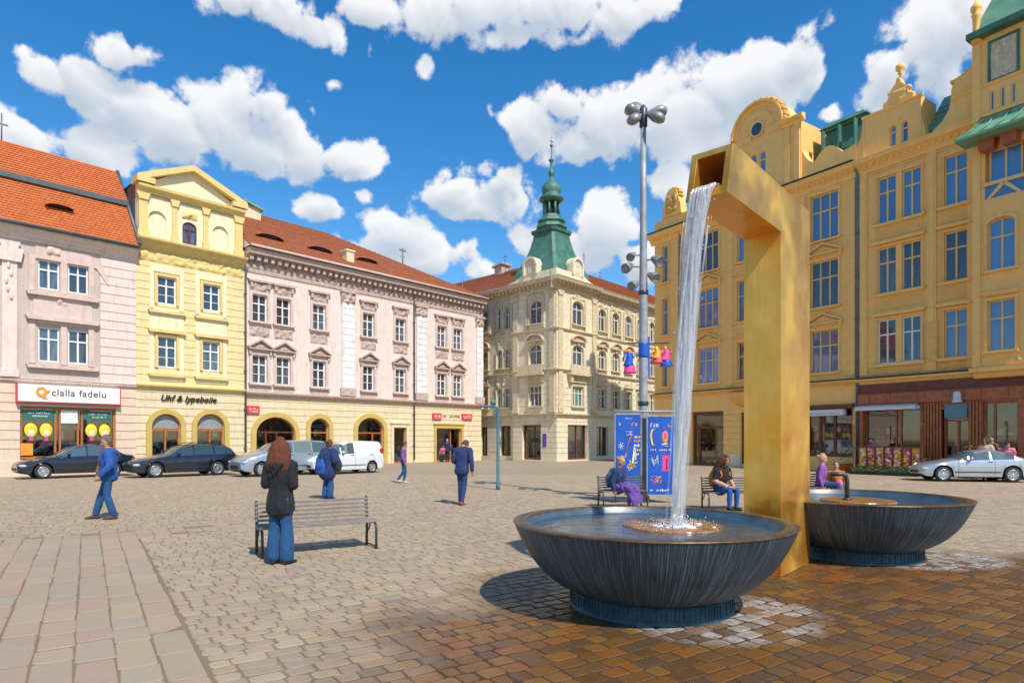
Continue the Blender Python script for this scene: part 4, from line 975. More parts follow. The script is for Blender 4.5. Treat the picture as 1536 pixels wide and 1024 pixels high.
# green canopy above the loggia
mb=MB(); pts0=[(bx-.25,-p-1.15,14.55),(xe,-p-1.15,14.55)]; pts1=[(bx+.65,-p,15.6),(xe,-p,15.6)]
n=7
for i in range(n):
    t0,t1=i/n,(i+1)/n
    def L_(t,k): 
        e=t**1.25; a=pts0[k]; b=pts1[k]; return (a[0]+(b[0]-a[0])*t, a[1]+(b[1]-a[1])*t**.8, a[2]+(b[2]-a[2])*e)
    mb.face([L_(t0,0),L_(t0,1),L_(t1,1),L_(t1,0)])
mb.face([(bx-.25,-p-1.15,14.55),(bx+.65,-p,15.6),(bx+.1,-p,14.55)]); mb.box(bx-.27,xe,-p-1.17,-p,14.44,14.55)
for k in range(14): x=bx+.2+k*.55; mb.tube([(x-.1,-p-1.15,14.58),(x,-p-.5,15.05),(x+.12,-p,15.6)],.025,5)
cp=cx.build(mb,'canopy',M['copper_l'])
mb=MB(); 
for x in (bx+.4,bx+1.2): mb.prism([(x,14.0),(x+.5,14.0),(x+.55,14.44),(x-.05,14.44)],-p-.5,-p)
cx.build(mb,'canopy_bracket',M['wood'])
# ---------------- cafe front
gh=[(X(1296),X(1381),.6,3.3),(X(1410),X(1453),0,3.05),(X(1474),X(1528),1.0,3.35),(X(1536)+.4,X(1536)+2.6,.6,3.3)]
mb=MB(); wall(mb,0,W,0,3.45,gh,y=-.02,depth=.5,m=0)
mb.box(0,W,-.16,-.0,3.45,3.95,0); mb.box(0,W,-.22,0,3.95,4.02,1); mb.box(0,W,-.1,0,4.02,4.45,1)
k=0; x=X(1383)
while x<X(1412): mb.box(x,x+.07,-.10,0,.1,3.4,2 if k%2 else 0); x+=.13; k+=1
x=X(1455)
while x<X(1472): mb.box(x,x+.07,-.10,0,.1,3.4,2 if k%2 else 0); x+=.13; k+=1
mb.box(X(1288),X(1296),-.1,0,.1,3.4,0)
for x in (.6,1.6,2.8,4.2,5.4,6.4): mb.box(x,x+.03,-.165,-.158,3.5,3.93,1)
cx.build(mb,'cafe_front',[M['wood'],M['wood_d'],M['wood_o']])
shop_window(cx,*gh[0],mullions=(X(1342),X(1349)),fm='wood',seed=71,cols=('wood','greenp','white','orange'))
shop_window(cx,*gh[2],mullions=(X(1490),),fm='wood',seed=73,cols=('bluegrey','yel','white','wood','greenp'))
shop_window(cx,*gh[3],mullions=(),fm='wood',seed=74)
shop_window(cx,gh[1][0]+.1,gh[1][1],0,3.0,mullions=((gh[1][0]+gh[1][1])/2+.1,),trans=2.55,fm='wood',seed=72,name='cafe_door',y=.25)
mb=MB(); mb.box(X(1418),X(1452),-.1,.2,2.66,3.3); cx.build(mb,'door_sign',M['bluegrey'])
mb=MB(); mb.lathe([(.2,0),(.2,.06),(.16,.1),(.15,.4),(.12,.48),(.02,.5)],14,(X(1440),-.3,3.35)); mb.box(X(1440)-.03,X(1440)+.03,-.3,-.05,3.6,3.66); cx.build(mb,'wall_lamp',M['awning'])
mb=MB(); a,b=X(1290),X(1381); mb.prism([(a,3.12),(b,3.12),(b,3.3),(a,3.3)],-.55,-.02); mb.face([(a,-.02,3.42),(b,-.02,3.42),(b,-.6,3.3),(a,-.6,3.3)]); cx.build(mb,'awning',M['awning'])
pipe(cx,.02,.2,15.6)
# ================================================================== paving
PA=Vector((.83,.557,0)); QA=Vector((-.557,.83,0))
def wetmask(nt):
    g=nt.nodes.new('ShaderNodeNewGeometry'); sp=nt.nodes.new('ShaderNodeSeparateXYZ'); nt.links.new(g.outputs['Position'],sp.inputs[0])
    def d2(cx,cy,rx,ry):
        a=math_(nt,'DIVIDE',math_(nt,'SUBTRACT',sp.outputs[0],cx),rx); b=math_(nt,'DIVIDE',math_(nt,'SUBTRACT',sp.outputs[1],cy),ry)
        return math_(nt,'SQRT',math_(nt,'ADD',math_(nt,'MULTIPLY',a,a),math_(nt,'MULTIPLY',b,b)))
    n=noise_(nt,g.outputs['Position'],.55,5,.6)
    wob=math_(nt,'MULTIPLY',math_(nt,'SUBTRACT',n,.5),.75)
    wet=ramp(nt,math_(nt,'ADD',d2(5.0,4.4,6.6,5.7),wob),.82,1.04,1,0)
    ring=ramp(nt,math_(nt,'ADD',d2(2.0,6.15,1.1,1.0),math_(nt,'MULTIPLY',wob,.55)),.8,1.0,1,0)
    ring2=ramp(nt,math_(nt,'ADD',d2(5.8,9.0,1.25,.95),math_(nt,'MULTIPLY',wob,.55)),.8,1.0,1,0)
    return wet, math_(nt,'MAXIMUM',ring,ring2), g, n
def paving_mat(name, cols, wetcols, joint=False, dusty=.25):
    m,nt,bs=nodes(name)
    wet,ring,g,n=wetmask(nt)
    rnd=g.outputs['Random Per Island']
    cr=nt.nodes.new('ShaderNodeValToRGB'); nt.links.new(rnd,cr.inputs[0]); cr.color_ramp.interpolation='CONSTANT'
    def fill(cr,cols):
        el=cr.color_ramp.elements
        while len(el)<len(cols): el.new(.5)
        for i,c in enumerate(cols): el[i].position=i/len(cols); el[i].color=(*c,1)
    fill(cr,cols)
    cw=nt.nodes.new('ShaderNodeValToRGB'); nt.links.new(rnd,cw.inputs[0]); cw.color_ramp.interpolation='CONSTANT'; fill(cw,wetcols)
    nf=noise_(nt,g.outputs['Position'],9,6,.7); nd=noise_(nt,g.outputs['Position'],.5,4,.6); ns=noise_(nt,g.outputs['Position'],55,3,.6)
    dry=mixc(nt,ramp(nt,nf,.3,.75),cr.outputs[0],(.40,.33,.24),'MIX') if False else mixc(nt,ramp(nt,nf,.35,.8,0,.55),cr.outputs[0],(.41,.30,.175))
    dry=mixc(nt,ramp(nt,nd,.45,.75,0,dusty),dry,(.44,.315,.175))
    dry=mixc(nt,ramp(nt,ns,.55,.8,0,.35),dry,(.16,.13,.10))
    w=mixc(nt,ramp(nt,nf,.35,.8,0,.6),cw.outputs[0],(.13,.055,.014))
    w=mixc(nt,ramp(nt,ns,.6,.8,0,.5),w,(.30,.16,.05))
    c=mixc(nt,wet,dry,w); c=mixc(nt,math_(nt,'MULTIPLY',math_(nt,'MULTIPLY',ring,ramp(nt,nf,.35,.6,.15,1)),ramp(nt,rnd,.2,.45,.15,1)),c,(.40,.37,.34))
    nt.links.new(c,bs.inputs['Base Color'])
    rr=ramp(nt,nf,.3,.7,.14,.5)
    rg=nt.nodes.new('ShaderNodeMix'); nt.links.new(wet,rg.inputs[0]); rg.inputs[2].default_value=.72; nt.links.new(rr,rg.inputs[3]); nt.links.new(rg.outputs[0],bs.inputs['Roughness'])
    bs.inputs['Specular IOR Level'].default_value=.5
    nb=math_(nt,'ADD',nf,math_(nt,'MULTIPLY',ns,.5)); bump(nt,bs,nb,.45,.012)
    return m
SC=[(.325,.25,.165),(.36,.28,.175),(.295,.235,.165),(.385,.295,.185),(.34,.25,.175),(.275,.22,.155),(.355,.27,.185)]
WC=[(.11,.052,.016),(.18,.075,.016),(.13,.07,.026),(.23,.082,.016),(.155,.07,.017),(.095,.058,.03),(.21,.10,.02)]
LC=[(.335,.26,.18),(.365,.275,.18),(.31,.25,.18),(.37,.26,.18),(.35,.24,.175),(.32,.265,.195)]
M['sett']=paving_mat('granite_setts',SC,WC); M['slab']=paving_mat('worn_stone_slabs',LC,WC,dusty=.35)
def ground_mat():
    m,nt,bs=nodes('sandy_joints_and_far_paving')
    g=nt.nodes.new('ShaderNodeNewGeometry')
    mp=nt.nodes.new('ShaderNodeMapping'); mp.inputs['Rotation'].default_value=(0,0,-atan2(.557,.83)); nt.links.new(g.outputs['Position'],mp.inputs[0])
    br=N(nt,'ShaderNodeTexBrick',Scale=1.0); nt.links.new(mp.outputs[0],br.inputs['Vector'])
    br.inputs['Color1'].default_value=(.36,.29,.20,1); br.inputs['Color2'].default_value=(.30,.245,.18,1); br.inputs['Mortar'].default_value=(.25,.18,.105,1)
    br.inputs['Mortar Size'].default_value=.012; br.inputs['Brick Width'].default_value=.24; br.inputs['Row Height'].default_value=.2
    wet,ring,_,_2=wetmask(nt)
    nd=noise_(nt,g.outputs['Position'],.22,5,.65); ln=noise_(nt,mp.outputs[0],.6,3)
    sp=nt.nodes.new('ShaderNodeSeparateXYZ'); nt.links.new(g.outputs['Position'],sp.inputs[0])
    far=math_(nt,'GREATER_THAN',sp.outputs[1],29.7)
    joint=mixc(nt,wet,(.21,.145,.075),(.055,.03,.013))
    c=mixc(nt,far,joint,br.outputs[0])
    c=mixc(nt,ramp(nt,nd,.4,.75,0,.5),c,mixc(nt,wet,(.27,.20,.12),(.07,.04,.018)))
    nt.links.new(c,bs.inputs['Base Color']); bs.inputs['Roughness'].default_value=.85
    bump(nt,bs,noise_(nt,g.outputs['Position'],60,3),.5,.01); return m
mb=MB(); g=600; k=-.0055
mb.face([(-g,-g,k),(g,-g,k),(g,g,k),(-g,g,k)]); tag(mb.build('ground',ground_mat()),kind='structure')
rs=random.Random(11)
def stones(name, mat, dp, dq, sel, ymax, gap, jit, long_q=False, clip=False):
    V=[];Fc=[]
    p0,p1,q0,q1=-26,34,-12,44
    lines=int((p1-p0)/dp) if long_q else int((q1-q0)/dq)
    for i in range(lines):
        cur=(q0 if long_q else p0)+rs.random()*.3; end=q1 if long_q else p1
        base=(p0+i*dp) if long_q else (q0+i*dq)
        while cur<end:
            L=(dq if long_q else dp)*rs.uniform(.65,1.45)
            if long_q: pa,pb,qa,qb=base,base+dp,cur,cur+L
            else: pa,pb,qa,qb=cur,cur+L,base,base+dq
            cur+=L
            pc,qc=(pa+pb)/2,(qa+qb)/2
            x=pc*PA.x+qc*QA.x; y=pc*PA.y+qc*QA.y
            if y<3.2 or y>ymax or abs(x)>.83*y+.8: continue
            if clip and qc<12.6 and pa<.75<pb-.05 and pc>.6: pa=.75; pc=(pa+pb)/2
            elif not sel(pc,qc,x,y): continue
            wob=.022*noise.noise(Vector((pc*.6,qc*.6,3)));
            pa+=gap/2;pb-=gap/2;qa+=gap/2;qb-=gap/2
            h0=rs.uniform(-.0025,.003); tx,ty=rs.uniform(-.012,.012),rs.uniform(-.012,.012); b=len(V); e=.011
            jj=[(rs.uniform(-jit,jit),rs.uniform(-jit,jit)+wob) for _ in range(4)]
            C4=[(a+u_,c+w_) for (a,c),(u_,w_) in zip([(pa,qa),(pb,qa),(pb,qb),(pa,qb)],jj)]
            if y<17:                                   # worn, rounded corners on the nearer stones
                cn=[]
                for k_ in range(4):
                    o=C4[k_]; pv=C4[k_-1]; nx=C4[(k_+1)%4]; cut=rs.uniform(.009,.026)
                    for t_ in (pv,nx):
                        d_=hypot(t_[0]-o[0],t_[1]-o[1]); cn.append((o[0]+(t_[0]-o[0])*cut/d_, o[1]+(t_[1]-o[1])*cut/d_))
            else: cn=C4
            n_=len(cn)
            for a,c in cn: V.append((a*PA.x+c*QA.x, a*PA.y+c*QA.y, -.02))
            for a,c in cn: V.append((a*PA.x+c*QA.x, a*PA.y+c*QA.y, h0-.004+tx*(a-pc)+ty*(c-qc)))
            for a,c in cn:
                d_=hypot(a-pc,c-qc); f_=1-e/d_; a=pc+(a-pc)*f_; c=qc+(c-qc)*f_
                V.append((a*PA.x+c*QA.x, a*PA.y+c*QA.y, h0+tx*(a-pc)+ty*(c-qc)))
            Fc.append(tuple(b+2*n_+k_ for k_ in range(n_)))
            for k_ in range(n_):
                j=(k_+1)%n_; Fc.append((b+k_,b+j,b+n_+j,b+n_+k_)); Fc.append((b+n_+k_,b+n_+j,b+2*n_+j,b+2*n_+k_))
    me=bpy.data.meshes.new(name); me.from_pydata(V,[],Fc); me.materials.append(mat); me.update()
    return tag(link(name,me),kind='structure')
def is_slab(p,q,x,y):
    e=.12*noise.noise(Vector((p*.3,q*.3,0)))
    return (p<.75 and q<13.7 and p>-12) or (12.75+e<q<13.7 and p<3.4)
stones('stone_slabs',M['slab'],.27,.5,is_slab,30,.014,.010,True)
stones('cobblestones',M['sett'],.205,.165,lambda p,q,x,y: not is_slab(p,q,x,y) and not (hypot(x-1.43,y-6.56)<.7 or hypot(x-5.08,y-9.3)<.7),30,.017,.009,False,True)
# ================================================================== fountain
def gold_mat():
    m,nt,bs=nodes('brushed_gold_leaf'); c=coord(nt)
    n1=noise_(nt,c,1.5,3,.5,.2); n2=noise_(nt,coord(nt,scale=(9,9,1.0)),3,4,.6); n3=noise_(nt,c,.9,3)
    col=mixc(nt,ramp(nt,n1,.36,.64),(.82,.355,.04),(1.0,.57,.12)); col=mixc(nt,ramp(nt,n2,.45,.8,0,.4),col,(.78,.35,.05))
    nt.links.new(col,bs.inputs['Base Color']); bs.inputs['Metallic'].default_value=.72
    nt.links.new(math_(nt,'ADD',ramp(nt,n1,.35,.65,.16,.5),ramp(nt,n2,.3,.8,0,.1)),bs.inputs['Roughness'])
    bump(nt,bs,math_(nt,'ADD',n3,math_(nt,'MULTIPLY',n2,.06)),.12,.15); return m
M['gold']=gold_mat()
P0=Vector((3.317,7.8,0)); E1=Vector((.654,.756,0)).normalized(); E2=Vector((-.756,.654,0)).normalized()
def G(t,w,z): return P0+E1*t+E2*w+Vector((0,0,z))
mb=MB(); D=1.17; Wd=.465; zb,zt=4.25,4.81; tb,tt=-1.67,-1.515
base=G(D/2,Wd/2,0)
def g(t,w,z): return G(t,w,z)-base
prof=[(0,0),(0,zb),(tb,zb),(tt,zt),(D,zt),(D,0)]
for w in (0,Wd): mb.face([g(t,w,z) for t,z in (prof if w else prof[::-1])])
for i in range(len(prof)):
    if i==2: continue                       # open end
    a,b=prof[i],prof[(i+1)%len(prof)]; mb.face([g(*a[:1],0,a[1]),g(*b[:1],0,b[1]),g(*b[:1],Wd,b[1]),g(*a[:1],Wd,a[1])])
def lerpf(z): return tb+(tt-tb)*(z-zb)/(zt-zb)
th=.075; zi0,zi1=zb+.10,zt-.07; dp=1.15
O=[g(lerpf(z),w,z) for w,z in ((0,zb),(Wd,zb),(Wd,zt),(0,zt))]; I=[g(lerpf(z),w,z) for w,z in ((th,zi0),(Wd-th,zi0),(Wd-th,zi1),(th,zi1))]; B=[g(dp*-.3,w,z) for w,z in ((th,zi0),(Wd-th,zi0),(Wd-th,zi1),(th,zi1))]
for i in range(4):
    j=(i+1)%4; mb.face([O[i],O[j],I[j],I[i]]); mb.face([I[i],I[j],B[j],B[i]])
mb.face(B[::-1])
sp=mb.build('fountain_spout',M['gold'],loc=base,weld=True,bevel=.006)
tag(sp,'tall golden angular spout pouring water, standing between the two bowls','fountain spout')
def bowl_mat():
    m,nt,bs=nodes('streaked_dark_bronze'); c=coord(nt); s_=nt.nodes.new('ShaderNodeSeparateXYZ'); nt.links.new(c,s_.inputs[0])
    an=math_(nt,'ARCTAN2',s_.outputs[0],s_.outputs[1])
    cb=nt.nodes.new('ShaderNodeCombineXYZ'); nt.links.new(math_(nt,'MULTIPLY',an,105.0),cb.inputs[0]); nt.links.new(math_(nt,'MULTIPLY',s_.outputs[2],1.5),cb.inputs[1])
    n1=noise_(nt,cb.outputs[0],1.0,4,.7,.35); n2=noise_(nt,c,1.6,4,.6)
    cb2=nt.nodes.new('ShaderNodeCombineXYZ'); nt.links.new(math_(nt,'MULTIPLY',an,9.0),cb2.inputs[0]); nt.links.new(math_(nt,'MULTIPLY',s_.outputs[2],1.0),cb2.inputs[1]); n3=noise_(nt,cb2.outputs[0],1.0,4,.6)
    col=mixc(nt,ramp(nt,n2,.3,.7),(.024,.045,.062),(.045,.078,.10)); col=mixc(nt,ramp(nt,n1,.5,.68,0,.9),col,(.25,.31,.34)); col=mixc(nt,ramp(nt,n3,.5,.75,0,.5),col,(.02,.075,.085))
    nt.links.new(col,bs.inputs['Base Color']); bs.inputs['Metallic'].default_value=.15; bs.inputs['Roughness'].default_value=.45
    bump(nt,bs,n1,.8,.02); return m
M['bowl']=bowl_mat()
M['bowl_rim']=pmat('worn_bronze_rim',(.16,.105,.06),rough=.35,metal=.6,var=.5,scale=6,bmp=.15,bscale=25,weather=.4,wcol=(.05,.06,.065))
M['bowl_foot']=pmat('teal_patinated_foot',(.028,.07,.082),rough=.5,metal=.2,var=.5,scale=8,bmp=.5,bscale=30,weather=.5,wcol=(.015,.025,.03))
M['bowl_in']=pmat('blue_grey_basin',(.05,.09,.13),rough=.35,var=.35,scale=3,bmp=.1)
M['rust']=pmat('wet_rusty_plate',(.30,.135,.03),rough=.25,var=.55,scale=9,bmp=.5,bscale=20,weather=.5,wcol=(.09,.045,.015))
def water_mat():
    m,nt,bs=nodes('basin_water'); c=coord(nt)
    n1=noise_(nt,c,7,4,.55,.4); n2=noise_(nt,c,1.6,3)
    nt.links.new(mixc(nt,ramp(nt,n2,.3,.7),(.012,.05,.085),(.03,.085,.13)),bs.inputs['Base Color']); bs.inputs['Roughness'].default_value=.06; bs.inputs['IOR'].default_value=1.33; bs.inputs['Specular IOR Level'].default_value=.7
    bump(nt,bs,n1,.28,.05); return m
M['water']=water_mat()
prof_out=[(.80,.165),(.90,.205),(1.0,.265),(1.1,.345),(1.19,.44),(1.265,.545),(1.325,.655),(1.375,.76),(1.41,.84)]
def bowl(c, label, ring_off):
    r=empty('fountain_bowl',(*c,0),0,label,'fountain bowl',group='bronze fountain bowls')
    mb=MB(); mb.lathe(prof_out,96,caps=False); mb.build('basin',M['bowl'],r)
    mb=MB(); mb.lathe([(1.41,.84),(1.422,.852),(1.415,.862),(1.30,.866),(1.285,.86),(1.28,.845)],96,caps=False); mb.build('rim',M['bowl_rim'],r)
    mb=MB(); mb.lathe([(1.28,.845),(1.2,.70),(1.0,.6),(.01,.58)],64,caps=False); mb.build('basin_lining',M['bowl_in'],r)
    mb=MB(); mb.lathe([(.835,-.02),(.835,.02),(.82,.03),(.815,.155),(.79,.17)],64)
    for k in range(110):
        a=2*pi*k/110+.02*sin(k*7); mb.box(.80,.824+.004*sin(k*3),-.006,.006,.0,.15,0,Matrix.Rotation(a,4,'Z'))
    mb.build('foot',M['bowl_foot'],r)
    mb=MB(); rr=random.Random(4); n=56; top=[];bot=[]
    for k in range(n):
        a=2*pi*k/n; q=.50+.035*noise.noise(Vector((2*cos(a),2*sin(a),1)))+rr.uniform(-.008,.008); top.append(Vector((ring_off[0]+q*cos(a),ring_off[1]+q*sin(a),.806))); bot.append(Vector((ring_off[0]+q*1.03*cos(a),ring_off[1]+q*1.03*sin(a),.775)))
    mb.rings([bot,top],0,False); mb.build('drain_plate',M['rust'],r)
    mb=MB(); n=64; mb.face([(1.278*cos(2*pi*k/n),1.278*sin(2*pi*k/n),.79) for k in range(n)])
    tag(mb.build('water',M['water'],loc=(*c,0)),kind='structure')
    return r
b1=bowl((1.43,6.56),'nearer dark bronze fountain bowl catching the falling water',(.25,.05))
b2=bowl((5.08,9.3),'farther dark bronze fountain bowl behind the golden spout, with a bent pipe in it',(.0,0.))
mb=MB(); mb.tube([(0,0,-.1),(0,0,.30),(-.02,-.0,.36),(-.07,.0,.385),(-.24,.01,.385)],.032,10); mb.lathe([(.06,0),(.06,.03),(.035,.04)],12)
o=mb.build('water_pipe',M['steel_d'],loc=(4.92,9.3,.80)); tag(o,'short bent dark pipe standing in the farther bowl','pipe')
# falling water
def jet_mat():
    m,nt,bs=nodes('falling_water'); nt.nodes.remove(bs); out=nt.nodes['Material Output']
    t=nt.nodes.new('ShaderNodeBsdfTransparent'); d=nt.nodes.new('ShaderNodeBsdfDiffuse'); d.inputs[0].default_value=(.95,.95,.95,1); gl=nt.nodes.new('ShaderNodeBsdfGlossy'); gl.inputs[1].default_value=.12
    tl=nt.nodes.new('ShaderNodeBsdfTranslucent'); tl.inputs[0].default_value=(.97,.96,.94,1)
    a=nt.nodes.new('ShaderNodeMixShader'); a.inputs[0].default_value=.5; nt.links.new(d.outputs[0],a.inputs[1]); nt.links.new(tl.outputs[0],a.inputs[2])
    b=nt.nodes.new('ShaderNodeMixShader'); b.inputs[0].default_value=.25; nt.links.new(a.outputs[0],b.inputs[1]); nt.links.new(gl.outputs[0],b.inputs[2])
    n=noise_(nt,coord(nt,scale=(30,30,1.6)),1.2,4,.6)
    c=nt.nodes.new('ShaderNodeMixShader'); nt.links.new(ramp(nt,n,.38,.66,.02,.5),c.inputs[0]); nt.links.new(t.outputs[0],c.inputs[1]); nt.links.new(b.outputs[0],c.inputs[2])
    nt.links.new(c.outputs[0],out.inputs[0]); return m
M['jet']=jet_mat(); M['foam']=pmat('white_foam',(.85,.88,.9),rough=.4,bmp=.2,var=.05)
lip=G(tb+.0,.235,zb+.115); end=Vector((1.70,6.52,.8)); rj=random.Random(8); mb=MB()
H=lip.z-end.z; ts=[0,.08,.16,.24,.32,.4,.48,.56,.64,.72,.8,.86,.92,1]
def jp(t,off,wob,sd): 
    p=Vector((lip.x+(end.x-lip.x)*t, lip.y+(end.y-lip.y)*t, lip.z-H*t*t))
    a=1-.42*t; q=p+E2*(off[0]*a)+E1*(off[1]*(.4+1.0*t))
    q+=Vector((noise.noise(Vector((sd,t*3.5,0))),noise.noise(Vector((sd,t*3.5,9))),0))*wob*(.25+1.2*t); return q
for i in range(110):
    off=(max(-.14,min(.14,rj.gauss(0,.068))),rj.uniform(-.04,.04)); sd=rj.random()*60; t0=0 if rj.random()<.45 else rj.uniform(0,.7); t1=1 if t0==0 and rj.random()<.6 else min(1,t0+rj.uniform(.2,.5))
    pts=[];rr=[]; r0=rj.uniform(.005,.016)
    for k in range(19):
        t=t0+(t1-t0)*k/18; pts.append(jp(t,off,.045,sd)); rr.append(max(.002,r0*(1.15-.35*t)*(.7+.6*abs(noise.noise(Vector((sd,t*9,4)))))*(.5 if k in (0,18) else 1)))
    mb.tube(pts,rr,6)
R=[]
for k in range(31):
    t=k/30; ring=[]
    for j in range(14):
        a=2*pi*j/14; w=.10*(1-.4*t)*(1+.35*noise.noise(Vector((cos(a)*.8,sin(a)*.8+7,t*5)))); ring.append(jp(t,(0,0),.03,3)+E2*cos(a)*w+E1*sin(a)*.045*(.5+t))
    R.append(ring)
mb.rings(R,0,True)
# run of water along the spout floor
mb.face([lip+E2*.14+E1*.9+Vector((0,0,.0)),lip-E2*.14+E1*.9,lip-E2*.14,lip+E2*.14],0)
for i in range(90):
    t=rj.uniform(.2,1); p=jp(t,(rj.uniform(-.2,.2),rj.uniform(-.12,.12)),.06,rj.random()*50); s_=rj.uniform(.003,.008); mb.ball(p,(s_,s_,s_*2.5),0,5,4)
o=mb.build('falling_water',M['jet'],loc=(0,0,0)); tag(o,'white stream of water falling from the golden spout into the nearer bowl','water stream')
mb=MB()
for i in range(900):
    a=rj.uniform(0,2*pi); q=abs(rj.gauss(0,.13)); s_=rj.uniform(.002,.0055); mb.ball((end.x+1.35*q*cos(a),end.y+q*sin(a),.80+abs(rj.gauss(0,.05))*max(0,1-q*1.6)),s_,0,5,4)
for i in range(120):
    a=rj.uniform(0,2*pi); q=abs(rj.gauss(0,.10)); mb.ball((end.x+1.3*q*cos(a),end.y+q*sin(a),.805),(rj.uniform(.008,.03),rj.uniform(.008,.025),rj.uniform(.005,.014)),0,8,5)
o=mb.build('water_splash',M['foam']); tag(o,'white foaming splash where the stream meets the nearer bowl','splash',kind='stuff')
# ================================================================== light, sky, camera
SEL=radians(50); SUN=Vector((.52,-.855,0)).normalized()*cos(SEL)+Vector((0,0,sin(SEL)))
sl=bpy.data.lights.new('sun','SUN'); sl.energy=2.75; sl.angle=radians(.8); sl.color=(1,.95,.87)
so=bpy.data.objects.new('sun',sl); COL.objects.link(so); so.rotation_euler=SUN.to_track_quat('Z','Y').to_euler(); so.location=(20,-20,40)
w=bpy.data.worlds.new('World'); S.world=w; w.use_nodes=True; nt=w.node_tree; bg=nt.nodes['Background']
sky=nt.nodes.new('ShaderNodeTexSky'); sky.sky_type='NISHITA'; sky.sun_disc=False; sky.sun_elevation=SEL; sky.sun_rotation=atan2(SUN.x,SUN.y); sky.air_density=1.0; sky.dust_density=.3; sky.ozone_density=2.0
CL=[(130,120,80,42,1),(190,85,48,36,1),(185,150,105,45,1),(285,190,110,50,1),(395,158,48,40,1),(400,205,110,48,1),(475,232,85,33,1),(535,246,40,18,.9),
 (45,72,52,36,.45),(25,205,60,38,1),(130,222,68,42,1),(240,262,28,14,.7),
 (400,8,110,34,1),(470,40,56,34,.85),(560,70,34,44,.38),(505,122,44,22,.25),(560,10,60,22,.9),(700,22,115,48,1),(640,88,28,34,.35),(830,18,130,52,1),(940,15,100,36,.9),(770,58,80,30,1),
 (735,160,26,36,.22),(800,192,50,38,1),(842,162,42,34,1),(900,185,80,48,1),(990,165,95,58,1),(1085,140,80,56,1),(1150,108,66,56,1),(1195,75,44,42,1),(1215,105,26,50,1),(1110,185,80,40,1),(890,222,80,26,.9),
 (678,285,42,32,1),(752,272,34,34,1),(765,305,52,32,1),(715,316,58,22,1),
 (605,343,58,34,1),(560,368,58,22,.9),(482,310,34,19,.95),(548,296,30,18,.6),(694,375,30,22,.8),(640,385,85,26,.9),(720,404,40,20,.8),
 (912,345,62,46,1),(890,372,66,34,1),(795,362,32,30,.9),(1000,272,34,28,.75),(955,385,60,34,.95),(985,400,40,30,.9),
 (1345,95,52,48,.9),(1315,150,34,44,.8),(1405,60,56,80,1),(1440,25,70,62,1),(1245,168,40,22,.45),(1300,195,24,24,.45),(1520,60,60,90,1)]
CL+=[(-200+i*210,-260-60*(i%3),130,55,.9) for i in range(10)]
grp=bpy.data.node_groups.new('cloud_field','ShaderNodeTree'); grp.interface.new_socket('Vector',in_out='INPUT',socket_type='NodeSocketVector'); grp.interface.new_socket('D',in_out='OUTPUT',socket_type='NodeSocketFloat'); grp.interface.new_socket('E',in_out='OUTPUT',socket_type='NodeSocketFloat')
gi=grp.nodes.new('NodeGroupInput'); go=grp.nodes.new('NodeGroupOutput'); acc=None; acc2=None
def ang(u,v):
    x,y,z=(u-CU)/F,1.,(HZ-v)/F; return atan2(x,y), atan2(z,hypot(x,y))
wn=grp.nodes.new('ShaderNodeTexNoise'); wn.inputs['Scale'].default_value=7; wn.inputs['Detail'].default_value=3; grp.links.new(gi.outputs[0],wn.inputs['Vector'])
wv=grp.nodes.new('ShaderNodeVectorMath'); wv.operation='MULTIPLY_ADD'; grp.links.new(wn.outputs[1],wv.inputs[0]); wv.inputs[1].default_value=(.05,.04,0); grp.links.new(gi.outputs[0],wv.inputs[2])
for u,v,rx,ry,k in CL:
    a0,e0=ang(u,v); ra=(ang(u+rx,v)[0]-ang(u-rx,v)[0])/2*1.22; re=(ang(u,v-ry)[1]-ang(u,v+ry)[1])/2*1.22
    n=grp.nodes.new('ShaderNodeVectorMath'); n.operation='MULTIPLY_ADD'; grp.links.new(wv.outputs[0],n.inputs[0]); n.inputs[1].default_value=(1/ra,1/re,0); n.inputs[2].default_value=(-(a0+.025)/ra,-(e0+.02)/re,0)
    l=grp.nodes.new('ShaderNodeVectorMath'); l.operation='LENGTH'; grp.links.new(n.outputs[0],l.inputs[0])
    q=math_(grp,'SUBTRACT',k,l.outputs['Value'])
    u2=grp.nodes.new('ShaderNodeVectorMath'); u2.operation='ADD'; grp.links.new(n.outputs[0],u2.inputs[0]); u2.inputs[1].default_value=(.15,.75,0)
    l2=grp.nodes.new('ShaderNodeVectorMath'); l2.operation='LENGTH'; grp.links.new(u2.outputs[0],l2.inputs[0]); q2=math_(grp,'SUBTRACT',k,l2.outputs['Value'])
    acc2=q2 if acc2 is None else math_(grp,'MAXIMUM',acc2,q2)
    if acc is None: acc=q
    else:
        mx=grp.nodes.new('ShaderNodeMath'); mx.operation='SMOOTH_MAX'; mx.inputs[2].default_value=.12; grp.links.new(acc,mx.inputs[0]); grp.links.new(q,mx.inputs[1]); acc=mx.outputs[0]
def puff(vec, det):
    v=N(grp,'ShaderNodeTexNoise',Scale=8.5,Detail=det,Roughness=.55,Lacunarity=2.2); v.noise_type='RIDGED_MULTIFRACTAL'; v.inputs['Offset'].default_value=1.0; v.inputs['Gain'].default_value=1.0
    grp.links.new(vec,v.inputs['Vector']); return v.outputs[0]
n1=noise_(grp,gi.outputs[0],20,8,.63,0); v1=puff(wv.outputs[0],4.0)
vo=grp.nodes.new('ShaderNodeVectorMath'); vo.operation='ADD'; grp.links.new(wv.outputs[0],vo.inputs[0]); vo.inputs[1].default_value=(.005,.012,0)
v2=puff(vo.outputs[0],3.0)
dd=math_(grp,'ADD',math_(grp,'MULTIPLY',acc,1.5),math_(grp,'ADD',math_(grp,'MULTIPLY',math_(grp,'SUBTRACT',n1,.5),2.3),math_(grp,'MULTIPLY',math_(grp,'SUBTRACT',1.06,v1),.75))); grp.links.new(dd,go.inputs[0])
